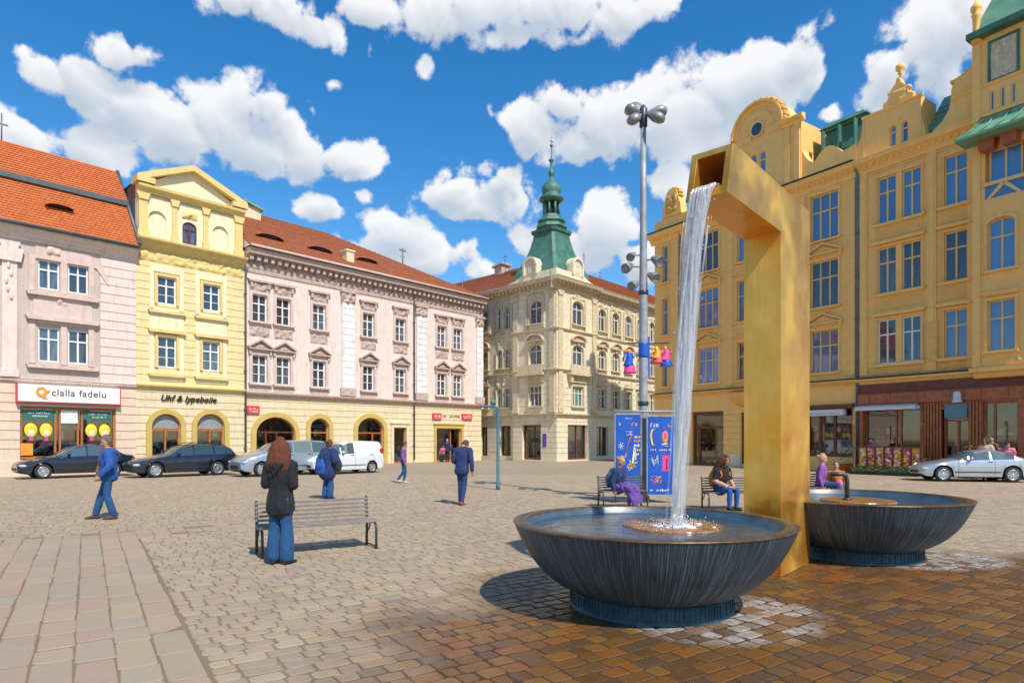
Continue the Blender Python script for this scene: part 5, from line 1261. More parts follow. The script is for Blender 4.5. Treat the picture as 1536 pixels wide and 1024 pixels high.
grp.links.new(math_(grp,'ADD',math_(grp,'MULTIPLY',math_(grp,'SUBTRACT',v1,v2),.35),math_(grp,'MULTIPLY',acc2,.75)),go.inputs[1])
tc=nt.nodes.new('ShaderNodeTexCoord'); sp_=nt.nodes.new('ShaderNodeSeparateXYZ'); nt.links.new(tc.outputs['Generated'],sp_.inputs[0])
az=math_(nt,'ARCTAN2',sp_.outputs[0],sp_.outputs[1]); el=math_(nt,'ARCSINE',sp_.outputs[2])
cb=nt.nodes.new('ShaderNodeCombineXYZ'); nt.links.new(az,cb.inputs[0]); nt.links.new(el,cb.inputs[1])
g1=nt.nodes.new('ShaderNodeGroup'); g1.node_tree=grp; nt.links.new(cb.outputs[0],g1.inputs[0])
sm=nt.nodes.new('ShaderNodeMapRange'); sm.interpolation_type='SMOOTHSTEP'; sm.inputs[1].default_value=.0; sm.inputs[2].default_value=.5; nt.links.new(g1.outputs[0],sm.inputs[0]); alpha=sm.outputs[0]
shade=ramp(nt,g1.outputs[1],-.12,.6)
SKYK=.11; CK=.53/SKYK
hs=nt.nodes.new('ShaderNodeHueSaturation'); hs.inputs['Saturation'].default_value=1.4; hs.inputs['Value'].default_value=.9; nt.links.new(sky.outputs[0],hs.inputs['Color'])
cc=mixc(nt,shade,(CK,CK,CK*1.01),(CK*.55,CK*.635,CK*.74))
nt.links.new(mixc(nt,math_(nt,'MULTIPLY',alpha,.97),hs.outputs[0],cc),bg.inputs['Color']); bg.inputs['Strength'].default_value=SKYK
w.cycles.sampling_method='NONE'
cam=bpy.data.cameras.new('camera'); co=bpy.data.objects.new('camera',cam); COL.objects.link(co); co.location=(0,0,EYE); co.rotation_euler=(pi/2,0,0)
cam.sensor_width=36; cam.lens=36*F/1536; cam.shift_y=(HZ-512)/1536; cam.clip_start=.1; cam.clip_end=3000; S.camera=co
S.view_settings.view_transform='Standard'; S.view_settings.look='None'; S.view_settings.gamma=1; S.view_settings.exposure=.88
S.cycles.max_bounces=6; S.cycles.diffuse_bounces=3; S.cycles.glossy_bounces=3; S.cycles.transparent_max_bounces=24
S.render.resolution_x=1024; S.render.resolution_y=682
# ================================================================== vehicles
def paint(name, col, metal=.5, rough=.3):
    m,nt,bs=nodes(name); c=coord(nt); n=noise_(nt,c,2.5,4,.6); n2=noise_(nt,c,900,1)
    nt.links.new(mixc(nt,ramp(nt,n,.3,.8,0,.35),col,tuple(x*.75+.02 for x in col)),bs.inputs['Base Color'])
    bs.inputs['Metallic'].default_value=metal; bs.inputs['Roughness'].default_value=rough; bs.inputs['Coat Weight'].default_value=.8; bs.inputs['Coat Roughness'].default_value=.05
    sp=nt.nodes.new('ShaderNodeSeparateXYZ'); nt.links.new(c,sp.inputs[0]); return m
M['navy']=paint('navy_car_paint',(.012,.016,.032),.4,.3); M['silver']=paint('silver_car_paint',(.50,.52,.54),.6,.35); M['vanwhite']=paint('white_van_paint',(.66,.67,.66),.0,.35); M['mpv']=paint('silver_grey_paint',(.38,.42,.46),.6,.35)
M['plastic']=pmat('black_bumper_plastic',(.02,.02,.022),rough=.6,bmp=.1)
M['alloy']=pmat('alloy_rim',(.55,.56,.57),rough=.3,metal=.8,var=.15,bmp=0)
def lamp_mat(n,c):
    m,nt,bs=nodes(n); bs.inputs['Base Color'].default_value=(*c,1); bs.inputs['Roughness'].default_value=.08; bs.inputs['Coat Weight'].default_value=1; bump(nt,bs,noise_(nt,coord(nt),60,2),.2,.01); return m
M['headl']=lamp_mat('clear_headlamp',(.45,.47,.48)); M['taill']=lamp_mat('red_tail_lamp',(.35,.01,.012))
def interp(T,x):
    for (a,b),(c,d) in zip(T,T[1:]):
        if a<=x<=c:
            t=(x-a)/(c-a) if c>a else 0; t=t*t*(3-2*t)*.5+t*.5; return b+(d-b)*t
    return T[0][1] if x<T[0][0] else T[-1][1]
def wheel_parts(root,x,y,r,side):
    mb=MB(); Mx=Matrix.Translation((x,y,r)) @ Matrix.Rotation(pi/2*side,4,'X')
    mb.lathe([(r*.66,-.09),(r*.9,-.105),(r*.98,-.08),(r,-.03),(r,.03),(r*.98,.08),(r*.9,.105),(r*.66,.09)],28,M=Mx,caps=False)
    w=mb.build('wheel',M['rubber'],root)
    mb=MB(); mb.lathe([(r*.67,.05),(r*.66,.092),(r*.6,.085),(r*.57,.05)],28,M=Mx); mb.lathe([(r*.14,.03),(r*.14,.075),(r*.08,.085),(.001,.088)],14,M=Mx)
    for k in range(9):
        a=2*pi*k/9; Rm=Mx @ Matrix.Rotation(a,4,'Z'); mb.prism([(r*.1,.045),(r*.6,.05),(r*.6,.08),(r*.1,.075)],-.022,.022,M=Rm @ Matrix.Identity(4))
    mb.lathe([(r*.63,.015),(.001,.015)],20,m=1,M=Mx,caps=False)
    mb.build('rim',[M['alloy'],M['plastic']],w); return w
def car(name,label,cat,P,loc,rz,col,group='cars parked along the facades'):
    L=P['L']; root=empty(name,(*loc,0),rz,label,cat,group); root.scale=(P.get('sc',1),)*3
    zb=P.get('zb',.2); top,belt,wid=P['top'],P['belt'],P['wid']; wf,wr,r=P['wf'],P['wr'],P['r']; ra=r+.055
    gs,ge=P['glass']; ws=P['ws']; rw=P['rw']; pil=P['pil']
    xs=sorted(set([0.,L]+[L*i/90 for i in range(91)]+[a for p in pil for a in (p-.035,p+.035)]+[gs,ge,*ws,*rw])); xs=[q for q in xs if q<=L]
    def ring(x):
        w=interp(wid,x)/2; zt=interp(top,x); zk=min(interp(belt,x),zt-.02); b=zb+P.get('nose',.12)*max(0,1-x/.35)**2+P.get('tail',.12)*max(0,1-(L-x)/.35)**2
        for wx in (wf,wr):
            if abs(x-wx)<ra: b=max(b,sqrt(ra*ra-(x-wx)**2)+r*.98)
        cab=min(1,max(0,(zt-zk-.03)/.3)); wt=w*(.93-.17*cab)
        zm=max(b+.03,(zb+zk)*.5+.06)
        H=[(0,b),(w*.86,b),(w*.97,b+.03),(w*1.0,zm),(w*.985,max(zm+.02,zk-.09)),(w*.955,zk),(wt,zt-.05-.02*cab),(wt*.86,zt-.012),(0,zt+.012)]
        return H
    BM,GM,TM=MB(),MB(),MB(); Rg=[ring(x) for x in xs]; n=len(Rg[0])
    for i in range(len(xs)-1):
        xm=(xs[i]+xs[i+1])/2; A,B=Rg[i],Rg[i+1]
        for s_ in (-1,1):
            for k in range(n-1):
                q=[(xs[i],s_*A[k][0],A[k][1]),(xs[i+1],s_*B[k][0],B[k][1]),(xs[i+1],s_*B[k+1][0],B[k+1][1]),(xs[i],s_*A[k+1][0],A[k+1][1])]
                if s_<0: q=q[::-1]
                side = k==5 and gs<xm<ge and (A[6][1]-A[5][1])>.06 and not any(abs(xm-p)<.036 for p in pil)
                front= k>=6 and (ws[0]<xm<ws[1] or rw[0]<xm<rw[1])
                if side or front: GM.face(q,0,True)
                elif k<=1 or (k==2 and P.get('clad')): TM.face(q,0,True)
                else: BM.face(q,0,True)
    for i in (0,-1):
        pts=[(xs[i],y,z) for y,z in Rg[i]]+[(xs[i],-y,z) for y,z in Rg[i][::-1]]; BM.face(pts[1:-1])
    for mb_,nm,mt in ((BM,'body',col),(GM,'car_window',M['glass_c']),(TM,'underbody_trim',M['plastic'])):
        o=mb_.build(nm,mt,root,weld=True)
        me=o.data; me.set_sharp_from_angle(angle=radians(38)) if hasattr(me,'set_sharp_from_angle') else None
    def side(x,k,f=0):
        H=ring(x); a=H[k]; b=H[k+1]; return a[0]+(b[0]-a[0])*f, a[1]+(b[1]-a[1])*f
    for s_ in (-1,1):
        mb=MB()
        for dx in P['doors']:
            for k in (2,3,4):
                for f in (0,.5):
                    y0,z0=side(dx,k,f); y1,z1=side(dx,k,f+.5); mb.face([(dx-.006,s_*(y0+.003),z0),(dx+.006,s_*(y0+.003),z0),(dx+.006,s_*(y1+.003),z1),(dx-.006,s_*(y1+.003),z1)])
        for dx in P['doors'][1:]:
            y,z=side(dx-.15,4,.1); mb.box(dx-.24,dx-.08,s_*y-.02,s_*y+.02,z-.015,z+.015)
        y,z=side((P['doors'][0]+P['doors'][-1])/2,2,.5); mb.box(wf+ra+.05,wr-ra-.05,s_*y-.012,s_*y+.012,z-.02,z+.02)
        mb.build('door_seam',M['plastic'],root)
        mx=P['mir']; y,z=side(mx,5,.12); mb=MB(); mb.ball((mx+.0,s_*(y+.12),z+.07),(.07,.1,.065)); mb.box(mx-.02,mx+.03,s_*(y+.05)-.06,s_*(y+.05)+.06,z+.0,z+.04); mb.build('wing_mirror',col,root)
        for wx in (wf,wr):
            y=interp(wid,wx)/2-.115; wheel_parts(root,wx,s_*y,r,-s_)
        mb=MB(); x=P.get('hl',.22); y,z=side(x,4,.2); mb.ball((x,s_*(y-.06),z-.05+P.get('hlz',0)),(.2,.1,.075)); mb.build('headlight',M['headl'],root)
        mb=MB(); x=L-.14; y,z=side(x,4,.4); th=P.get('tlh',.1); mb.ball((x,s_*(y-.05),z+P.get('tlz',-.02)),(.13,.085,th)); mb.build('taillight',M['taill'],root)
    mb=MB(); zc=interp(belt,.1); mb.box(-.015,.05,-.42,.42,.36,.36+.11); mb.box(-.02,.05,-.3,.3,zc-.2,zc-.12); mb.build('grille',M['plastic'],root)
    mb=MB(); mb.box(L-.03,L+.02,-.26,.26,.62 if P.get('tall') else .5,.73 if P.get('tall') else .61); mb.build('number_plate',M['white'],root)
    if P.get('rack'):
        for s_ in (-1,1):
            mb=MB(); a,b=P['rack']; mb.tube([(a+(b-a)*t/8,s_*.5,interp(top,a+(b-a)*t/8)+(.06 if 0<t<8 else -.01)) for t in range(9)],.018,6); mb.build('roof_rail',M['plastic'],root)
    return root
SEDAN=dict(L=4.45,top=[(0,.60),(.12,.72),(.5,.82),(1.25,.95),(1.4,1.0),(2.05,1.36),(2.5,1.44),(2.9,1.44),(3.4,1.34),(4.0,1.02),(4.3,.98),(4.45,.85)],belt=[(0,.5),(.3,.74),(1.3,.92),(3,.96),(4.1,.95),(4.45,.75)],wid=[(0,1.25),(.15,1.5),(.6,1.72),(2,1.77),(3.6,1.74),(4.3,1.55),(4.45,1.35)],wf=.86,wr=3.48,r=.315,glass=(1.55,3.75),ws=(1.42,2.0),rw=(3.45,3.95),pil=(1.75,2.45,3.3),doors=(1.35,2.45,3.3),mir=1.75)
WAGON=dict(L=4.6,top=[(0,.60),(.12,.72),(.5,.84),(1.3,.98),(1.45,1.02),(2.1,1.38),(2.6,1.47),(3.4,1.46),(4.0,1.40),(4.25,1.28),(4.5,1.0),(4.6,.8)],belt=[(0,.5),(.3,.74),(1.3,.93),(3,.98),(4.3,1.0),(4.6,.75)],wid=[(0,1.25),(.15,1.5),(.6,1.74),(2,1.8),(3.8,1.76),(4.45,1.6),(4.6,1.45)],wf=.88,wr=3.55,r=.325,glass=(1.55,4.3),ws=(1.46,2.05),rw=(4.2,4.48),pil=(1.78,2.5,3.4),doors=(1.38,2.5,3.4),mir=1.8,rack=(2.2,4.0),tlz=.05)
MPV=dict(L=4.5,top=[(0,.66),(.12,.8),(.5,.98),(1.0,1.12),(1.15,1.16),(1.9,1.52),(2.4,1.62),(3.4,1.64),(4.1,1.6),(4.3,1.45),(4.45,1.05),(4.5,.9)],belt=[(0,.55),(.3,.84),(1.2,1.02),(3,1.06),(4.3,1.06),(4.5,.8)],wid=[(0,1.3),(.15,1.55),(.6,1.76),(2,1.82),(3.9,1.8),(4.4,1.68),(4.5,1.55)],wf=.86,wr=3.55,r=.32,glass=(1.3,4.2),ws=(1.16,1.88),rw=(4.2,4.44),pil=(1.62,2.4,3.35),doors=(1.3,2.4,3.35),mir=1.7,tlz=.1,tlh=.16)
VAN=dict(L=4.3,top=[(0,.7),(.1,.82),(.45,.98),(.95,1.10),(1.1,1.15),(1.75,1.62),(2.1,1.74),(3.0,1.78),(4.1,1.75),(4.22,1.66),(4.28,1.3),(4.3,1.0)],belt=[(0,.55),(.3,.86),(1.1,1.05),(3,1.1),(4.3,1.08)],wid=[(0,1.35),(.15,1.58),(.6,1.76),(2,1.8),(4.0,1.8),(4.25,1.74),(4.3,1.68)],wf=.84,wr=3.5,r=.31,glass=(1.3,2.35),ws=(1.12,1.72),rw=(4.9,5.),pil=(1.55,),doors=(1.28,2.38,3.6),mir=1.6,tlz=.2,tlh=.2,sc=.9,tall=1)
COUPE=dict(L=4.3,top=[(0,.58),(.12,.68),(.5,.78),(1.25,.93),(1.4,.97),(2.1,1.29),(2.5,1.36),(2.8,1.36),(3.3,1.26),(3.75,1.08),(3.95,1.04),(4.2,1.0),(4.3,.85)],belt=[(0,.5),(.3,.72),(1.3,.90),(3,.95),(3.9,1.0),(4.3,.75)],wid=[(0,1.2),(.15,1.48),(.6,1.72),(2,1.77),(3.5,1.76),(4.15,1.55),(4.3,1.35)],wf=.84,wr=3.42,r=.325,glass=(1.6,3.5),ws=(1.42,2.05),rw=(3.2,3.72),pil=(1.8,2.62),doors=(1.4,2.75),mir=1.85,sc=.93)
def park(P,u,v,ang): x,y=gnd(u,v); s=P.get('sc',1); return (x-(P['wf']*s)*cos(ang)+.8*s*-sin(ang)*1.0, y-(P['wf']*s)*sin(ang)+.8*s*cos(ang))
aL=FL.ang
car('car','dark navy saloon car parked under the bakery sign, partly behind the man','car',SEDAN,park(SEDAN,65,718,aL),aL,M['navy'])
car('car','dark navy estate car with roof rails, parked by the yellow house','car',WAGON,park(WAGON,233,716.2,aL),aL,M['navy'])
car('car','silver grey people carrier parked behind the red haired woman','car',MPV,park(MPV,392,714.6,aL),aL,M['mpv'])
car('van','small white delivery van parked before the pink palace','van',VAN,park(VAN,494,711.5,aL),aL,M['vanwhite'])
aR=atan2(-.22,.97); car('car','silver coupe parked outside the brown cafe front','car',COUPE,park(COUPE,1415,722,aR),aR,M['silver'])
# ================================================================== street furniture
def bench(name, loc, rz, label, L=1.75, slatm=None):
    r=empty(name,(*loc,0),rz,label,'bench','slatted benches'); slatm=slatm or M['slat']
    for sx in (-1,1):
        x=sx*(L/2-.02); mb=MB()
        mb.tube([(x,.02,0),(x,0,.40),(x,.05,.78)],.022,8); mb.tube([(x,0,.39),(x,-.34,.40),(x,-.42,.37),(x,-.44,.30),(x,-.44,0)],.02,8); mb.tube([(x,0,.2),(x,-.12,.3),(x,-.16,.385)],.012,6); mb.tube([(x,.02,.03),(x,-.44,.03)],.012,6)
        mb.build('leg_frame',M['steel_d'],r)
    for k in range(6):
        mb=MB(); z=.43+k*.062; y=.005+.05*(z-.4)/.38; mb.box(-L/2,L/2,y-.035,y-.005,z-.017,z+.017); mb.build('back_slat',slatm,r,bevel=.006)
    for k in range(6):
        mb=MB(); y=-.06-k*.066; mb.box(-L/2,L/2,y-.026,y+.026,.405,.43); mb.build('seat_slat',slatm,r,bevel=.006)
    return r
M['slat']=pmat('pale_worn_slats',(.22,.185,.155),rough=.55,var=.25,scale=5,weather=.3)
M['slat_d']=pmat('dark_slats',(.10,.09,.085),rough=.5,var=.25,scale=5)
bd=Vector((1.46,.89,0)).normalized(); xl,yl=gnd(383,831); xr,yr=gnd(552.5,816)
bench('bench',((xl+xr)/2,(yl+yr)/2),atan2(bd.y,bd.x),'nearest bench, metal with pale slats, beside the red haired woman',hypot(xr-xl,yr-yl))
bx_,by_=gnd(930,759.5); bench('bench',(bx_,by_),radians(8),'dark slatted bench beside the blue posters, with a seated person',1.15,M['slat_d'])
bx2,by2=gnd(1088,762); bench('bench',(bx2,by2),radians(4),'dark slatted bench left of the golden spout, with a long haired person',1.2,M['slat_d'])
bx3,by3=gnd(1222,752); bench('bench',(bx3,by3),radians(20),'dark slatted bench right of the golden spout, behind the farther bowl',1.5,M['slat_d'])
M['floodcan']=pmat('brown_grey_floodlight',(.27,.255,.25),rough=.45,metal=.3,var=.3,scale=8)
# lamp mast
x,y=gnd(965,752); r=empty('street_lamp',(x,y,0),0,'tall grey lamp mast with floodlights and flower-like lamp heads','street lamp')
zt=at(0,190,y).z; Zp=lambda v: at(0,v,y).z; px=lambda u,v: ((u-965)/F*y, 0, at(0,v,y).z)
mb=MB(); mb.lathe([(.17,0),(.17,.5),(.13,.52),(.13,2.2),(.12,2.25),(.115,5.5),(.085,8),(.075,zt)],16); mb.lathe([(.2,0),(.2,.06),(.14,.1)],16); mb.build('pole',M['steel'],r)
for q,mt in (([(.13,2.6),(.14,2.62),(.14,2.7),(.13,2.72)],'steel_d'),([(.125,3.9),(.135,3.95),(.135,4.25),(.125,4.3)],'blue'),([(.12,5.6),(.14,5.62),(.14,5.7),(.12,5.72)],'steel_d')):
    mb=MB(); mb.lathe(q,14); mb.build('collar',M[mt],r)
def petal(mb, a, b, w, m=0):
    a,b=Vector(a),Vector(b); d=b-a; L=d.length; t=d.normalized(); s=t.cross(Vector((0,0,1))).normalized(); up=s.cross(t); R=[]
    for k,(f,q) in enumerate(((0,.12),(.15,.16),(.35,.5),(.6,.95),(.8,1.0),(.94,.75),(1,.3))):
        c=a+d*f; R.append([c+s*(w*q*cos(2*pi*j/12))+up*(w*.75*q*sin(2*pi*j/12)) for j in range(12)])
    mb.rings(R,m,True)
top=px(964,170)
for u,v,dy,w in ((937,167,-.15,.19),(955,148,.45,.22),(1001,164,.1,.20),(942,192,-.35,.19),(990,190,-.4,.19)):
    mb=MB(); e=px(u,v); petal(mb,(top[0],0,top[2]),(e[0],dy,e[2]),w); mb.build('lamp_head',M['floodcan'],r)
mb=MB(); mb.lathe([(.09,zt-.02),(.11,zt),(.11,top[2]+.1),(.03,top[2]+.22)],12); mb.build('lamp_hub',M['steel_d'],r)
for u,v,dx,dy,s_ in ((947,385,-.3,-.3,.11),(942,402,-.5,-.1,.13),(951,428,-.5,.1,.12),(983,392,.35,-.4,.15),(977,416,.3,-.3,.13)):
    mb=MB(); e=px(u,v); c=Vector((e[0],-.12,e[2])); d=Vector((dx,-.5,-.35)).normalized()
    q=d.to_track_quat('Z','Y').to_matrix().to_4x4(); Mx=Matrix.Translation(c) @ q
    mb.lathe([(s_*.45,-.16),(s_*.6,-.1),(s_*.95,.05),(s_*1.05,.16),(s_*1.05,.19),(s_*.9,.17),(.001,.15)],14,M=Mx)
    mb.tube([(0,0,e[2]+.02),(e[0]*.5,-.05,e[2]+.03),tuple(c)],.025,6); mb.build('floodlight',M['floodcan'],r)
# hanging figures on brackets
def puppet(u,v0,v1,label,cols,yo=0):
    p=px(u,(v0+v1)/2); h=(Zp(v0)-Zp(v1)); r_=empty('hanging_decoration',(x+p[0],y+yo,p[2]),0,label,'decoration','hanging cloth figures'); rr=random.Random(u)
    ms=[M[c] for c in cols]
    mb=MB(); mb.ball((0,0,h*.42),(.055,.05,.065)); mb.build('head',ms[0],r_)
    mb=MB(); R=[]
    for k in range(9):
        t=k/8; z=h*(.36-.55*t); R.append([Vector(((.05+.09*t*(1+.3*sin(3*a+k)))*cos(a)+.03*sin(4*t),(.04+.06*t)*sin(a),z)) for a in [2*pi*j/12 for j in range(12)]])
    mb.rings(R); mb.build('garment',ms[1],r_)
    mb=MB(); R=[]
    for k in range(6):
        t=k/5; z=h*(-.19-.3*t); R.append([Vector(((.13+.05*t+.02*sin(4*a))*cos(a)+.03,(.09+.03*t)*sin(a),z)) for a in [2*pi*j/12 for j in range(12)]])
    mb.rings(R); mb.build('skirt',ms[2],r_)
    for s2 in (-1,1):
        mb=MB(); mb.tube([(s2*.06,0,h*.33),(s2*.14,-.02,h*.15),(s2*.16,-.03,h*.32 if s2>0 else h*.0)],[.03,.028,.02],8); mb.build('sleeve',ms[1],r_)
    mb=MB(); mb.tube([(0,0,h*.48),(0,0,h*.6)],.006,5); mb.build('cord',M['steel_d'],r_)
puppet(943,524,560,'hanging cloth figure in blue and red, left of the lamp mast',('orange','blue','pinkp'))
puppet(985,521,545,'hanging orange and red cloth figure right of the lamp mast',('yel','orange','red'))
puppet(998,520,550,'hanging magenta and blue cloth figure, farthest right of the lamp mast',('orange','pinkp','blue'))
mb=MB(); z=Zp(519); mb.tube([(px(938,0)[0],0,z+.08),(px(1003,0)[0],0,z+.08)],.018,6); mb.build('bracket_arm',M['steel_d'],r)
mb=MB(); mb.box(.13,.17,-.02,.02,Zp(565),Zp(505)); mb.build('banner_edge',M['blue'],r)
# blue poster stand round the mast
x0_,y0_=x,y-.28
r=empty('poster_stand',(x0_,y0_,0),0,'blue poster stand with two panels, at the foot of the lamp mast','poster stand')
Yp=y0_; Q=lambda u,v: ((u-CU)/F*Yp-x0_, at(0,v,Yp).z)
rp=random.Random(21)
for u0,u1,v0,v1,k in ((923,960.5,622,738,0),(971,1013,625,741,1)):
    (a,zb_),(b,zt_)=Q(u0,v1),Q(u1,v0); mb=MB()
    mb.box(a,b,-.03,.03,zb_,zt_,0)
    p=mb.build('poster',M['blue'],r)
    mb=MB()
    for q in ((a-.03,a,zb_-.03,zt_+.03),(b,b+.03,zb_-.03,zt_+.03),(a,b,zt_,zt_+.05),(a,b,zb_-.04,zb_)): mb.box(q[0],q[1],-.045,.045,q[2],q[3])
    mb.build('poster_frame',M['steel'],r)
    mb=MB(); W_=b-a; H_=zt_-zb_
    f=lambda s,t: (a+W_*s, zb_+H_*t)
    def st(s0,t0,s1,t1,w,m): 
        p0,p1=Vector((*f(s0,t0),0)),Vector((*f(s1,t1),0)); d=(p1-p0).normalized(); n_=Vector((-d.y,d.x,0))*w
        mb.prism([tuple((p0-n_)[:2]),tuple((p1-n_)[:2]),tuple((p1+n_)[:2]),tuple((p0+n_)[:2])],-.036,-.03,m)
    if k==0:
        scribble(mb,*[f(.15,0)[0],f(.5,0)[0]],f(0,.86)[1],f(0,.91)[1],-.031,rp,1,.02); scribble(mb,f(.52,0)[0],f(.85,0)[0],f(0,.86)[1],f(0,.91)[1],-.031,rp,2,.022)
        for t in (.95,.78,.74): scribble(mb,f(.4,0)[0],f(.7,0)[0],f(0,t)[1],f(0,t+.012)[1],-.031,rp,0,.006)
        st(.38,.45,.62,.72,.016,2); st(.42,.5,.66,.74,.01,3); st(.62,.74,.58,.78,.012,1)
        for j in range(5): scribble(mb,f(.74,0)[0],f(.98,0)[0],f(0,.70-j*.055)[1],f(0,.735-j*.055)[1],-.031,rp,(1,2,0,1,0)[j],.018)
        st(.68,.36,.76,.58,.022,0); st(.8,.42,.78,.56,.02,1)
        for j in range(9): st(rp.uniform(.45,.7),rp.uniform(.28,.36),rp.uniform(.55,.9),rp.uniform(.32,.42),.012,rp.choice((1,2,0)))
        for j in range(7): st(.22,.6,.22+.12*cos(j*.9),.6+.05*sin(j*.9),.005,0)
    else:
        for j in range(2): scribble(mb,f(.1+.4*j,0)[0],f(.38+.45*j,0)[0],f(0,.87)[1],f(0,.92)[1],-.031,rp,(0,2)[j],.018)
        P=[f(.22+.1*cos(t*pi/8)*(1 if t<9 else .8),.74+.11*sin(t*pi/8)) for t in range(3,14)]
        for p0,p1 in zip(P,P[1:]):
            mb.prism([(p0[0]-.02,p0[1]),(p0[0]+.02,p0[1]),(p1[0]+.02,p1[1]),(p1[0]-.02,p1[1])],-.036,-.03,1)
        q=f(.62,.74); mb.ball((q[0],-.032,q[1]),(.085,.012,.17),2); mb.ball((q[0]+.01,-.034,q[1]+.03),(.05,.015,.12),3); mb.ball((q[0]-.02,-.034,q[1]+.2),(.05,.012,.05),4)
        for j in range(8): st(rp.uniform(.5,.85),rp.uniform(.62,.66),rp.uniform(.5,.85),rp.uniform(.62,.69),.01,0)
        scribble(mb,f(.1,0)[0],f(.85,0)[0],f(0,.565)[1],f(0,.585)[1],-.031,rp,0,.01)
        mb.box(f(.52,0)[0],f(.75,0)[0],-.036,-.031,f(0,.30)[1],f(0,.54)[1],3); st(.68,.32,.68,.46,.012,0); mb.box(f(.52,0)[0],f(.75,0)[0],-.0362,-.031,f(0,.5)[1],f(0,.54)[1],4)
        for j in range(12): st(rp.uniform(.12,.4),rp.uniform(.35,.52),rp.uniform(.12,.4),rp.uniform(.35,.52),.006,rp.choice((0,5)))
        for j in range(12): st(rp.uniform(.1,.55),rp.uniform(.14,.24),rp.uniform(.1,.55),rp.uniform(.14,.24),.011,rp.choice((0,3,1,2)))
        scribble(mb,f(.1,0)[0],f(.8,0)[0],f(0,.04)[1],f(0,.07)[1],-.031,rp,0,.01)
    mb.build('print',[M['white'],M['yel'],M['orange'],M['pinkp'],M['purple'],M['bluegrey']],p)
for u in (923,960.5,971,1013):
    q=Q(u,740); mb=MB(); mb.box(q[0]-.02,q[0]+.02,-.02,.02,0,q[1]); mb.build('leg',M['steel_d'],r)
mb=MB(); q0,q1=Q(921,617),Q(1015,617); mb.tube([(q0[0],0,q0[1]),(q1[0],0,q1[1])],.035,8); mb.build('top_rail',M['steel'],r)
# thin teal post with an arm
xx,yy=gnd(747,734); r=empty('sign_post',(xx,yy,0),0,'slim teal post with a short arm, standing before the corner building','post')
mb=MB(); mb.lathe([(.07,0),(.07,.15),(.055,.18),(.052,2.75),(.05,2.78)],12); mb.build('pole',M['teal'],r)
mb=MB(); mb.tube([(0,0,2.72),(-.08,0,2.78),(-.45,0,2.80),(-.6,0,2.79)],.035,8); mb.tube([(-.02,0,2.4),(-.12,0,2.6),(-.3,0,2.76)],.014,6); mb.build('arm',M['teal'],r)
mb=MB(); mb.lathe([(.09,2.86),(.1,2.92),(.06,3.0),(.02,3.02)],10,c=(-.16,0,0)); mb.tube([(-.16,0,2.78),(-.16,0,2.9)],.02,6); mb.build('lamp',M['teal'],r)
# cafe terrace: banner fence, hedge trough, parasol poles
ca=FR.pt; fx=lambda s,d: ca(s,d)
d0=-1.3; sA,sB=FR.s(1288,d0),FR.s(1381,d0); X0,Y0=fx(sA,d0)
r=empty('terrace_fence',(X0,Y0,0),FR.ang,'terrace fence hung with red and orange flowered banners outside the brown cafe','fence'); Lf=sB-sA
n=7
for k in range(n+1): mb=MB(); xk=Lf*k/n; mb.box(xk-.025,xk+.025,-.025,.025,0,1.35); mb.build('fence_post',M['wood_d'],r)
for k in range(n):
    mb=MB(); a=Lf*k/n+.04; b=Lf*(k+1)/n-.04; mb.box(a,b,-.012,.012,.38,1.28,0)
    for j in range(34):
        cx_,cz_=rp.uniform(a+.05,b-.05),rp.uniform(.44,1.22); q=rp.uniform(.03,.075); mb.lathe([(q,0),(q*.8,.008),(.001,.01)],7,m=rp.randint(1,5),M=Matrix.Translation((cx_,-.012,cz_)) @ Matrix.Rotation(pi/2,4,'X'))
    mb.build('banner',[M['red'] if k%2 else M['orange'],M['orange'],M['yel'],M['awning'],M['pinkp'],M['greenp']],r)
mb=MB(); mb.box(0,Lf,-.03,.03,1.3,1.36); mb.build('fence_rail',M['wood_d'],r)
d1=-1.9; sA=FR.s(1276,d1); sB=FR.s(1378,d1); X0,Y0=fx(sA,d1)
r=empty('hedge_trough',(X0,Y0,0),FR.ang,'low trough of clipped green hedge below the flowered banners','planter'); Lf=sB-sA
mb=MB(); mb.box(0,Lf,-.16,.16,0,.16); mb.build('trough',M['plastic'],r)
mb=MB()
for k in range(2600):
    c=Vector((rp.uniform(.02,Lf-.02),rp.uniform(-.2,.2),.14+abs(rp.gauss(0,.12)))); c.z=min(c.z,.44); s_=rp.uniform(.02,.045); d=Vector((rp.uniform(-1,1),rp.uniform(-1,1),rp.uniform(-.3,1))).normalized(); e=d.orthogonal().normalized(); f_=d.cross(e); mb.face([c-e*s_,c+f_*s_*.5,c+e*s_,c-f_*s_*.5],0)
mb.build('foliage',M['hedge'],r)
for u,lab in ((1384,'slim brown pole at the end of the flowered fence, near the cafe door'),(1281,'slim brown pole by the downpipe, at the hedge end')):
    sx,sy=fx(FR.s(u,-1.6),-1.6); mb=MB(); mb.lathe([(.05,0),(.05,.05),(.025,.07),(.025,2.3),(.04,2.32),(.01,2.4)],10); tag(mb.build('terrace_pole',M['wood_d'],loc=(sx,sy,0)),lab,'pole')
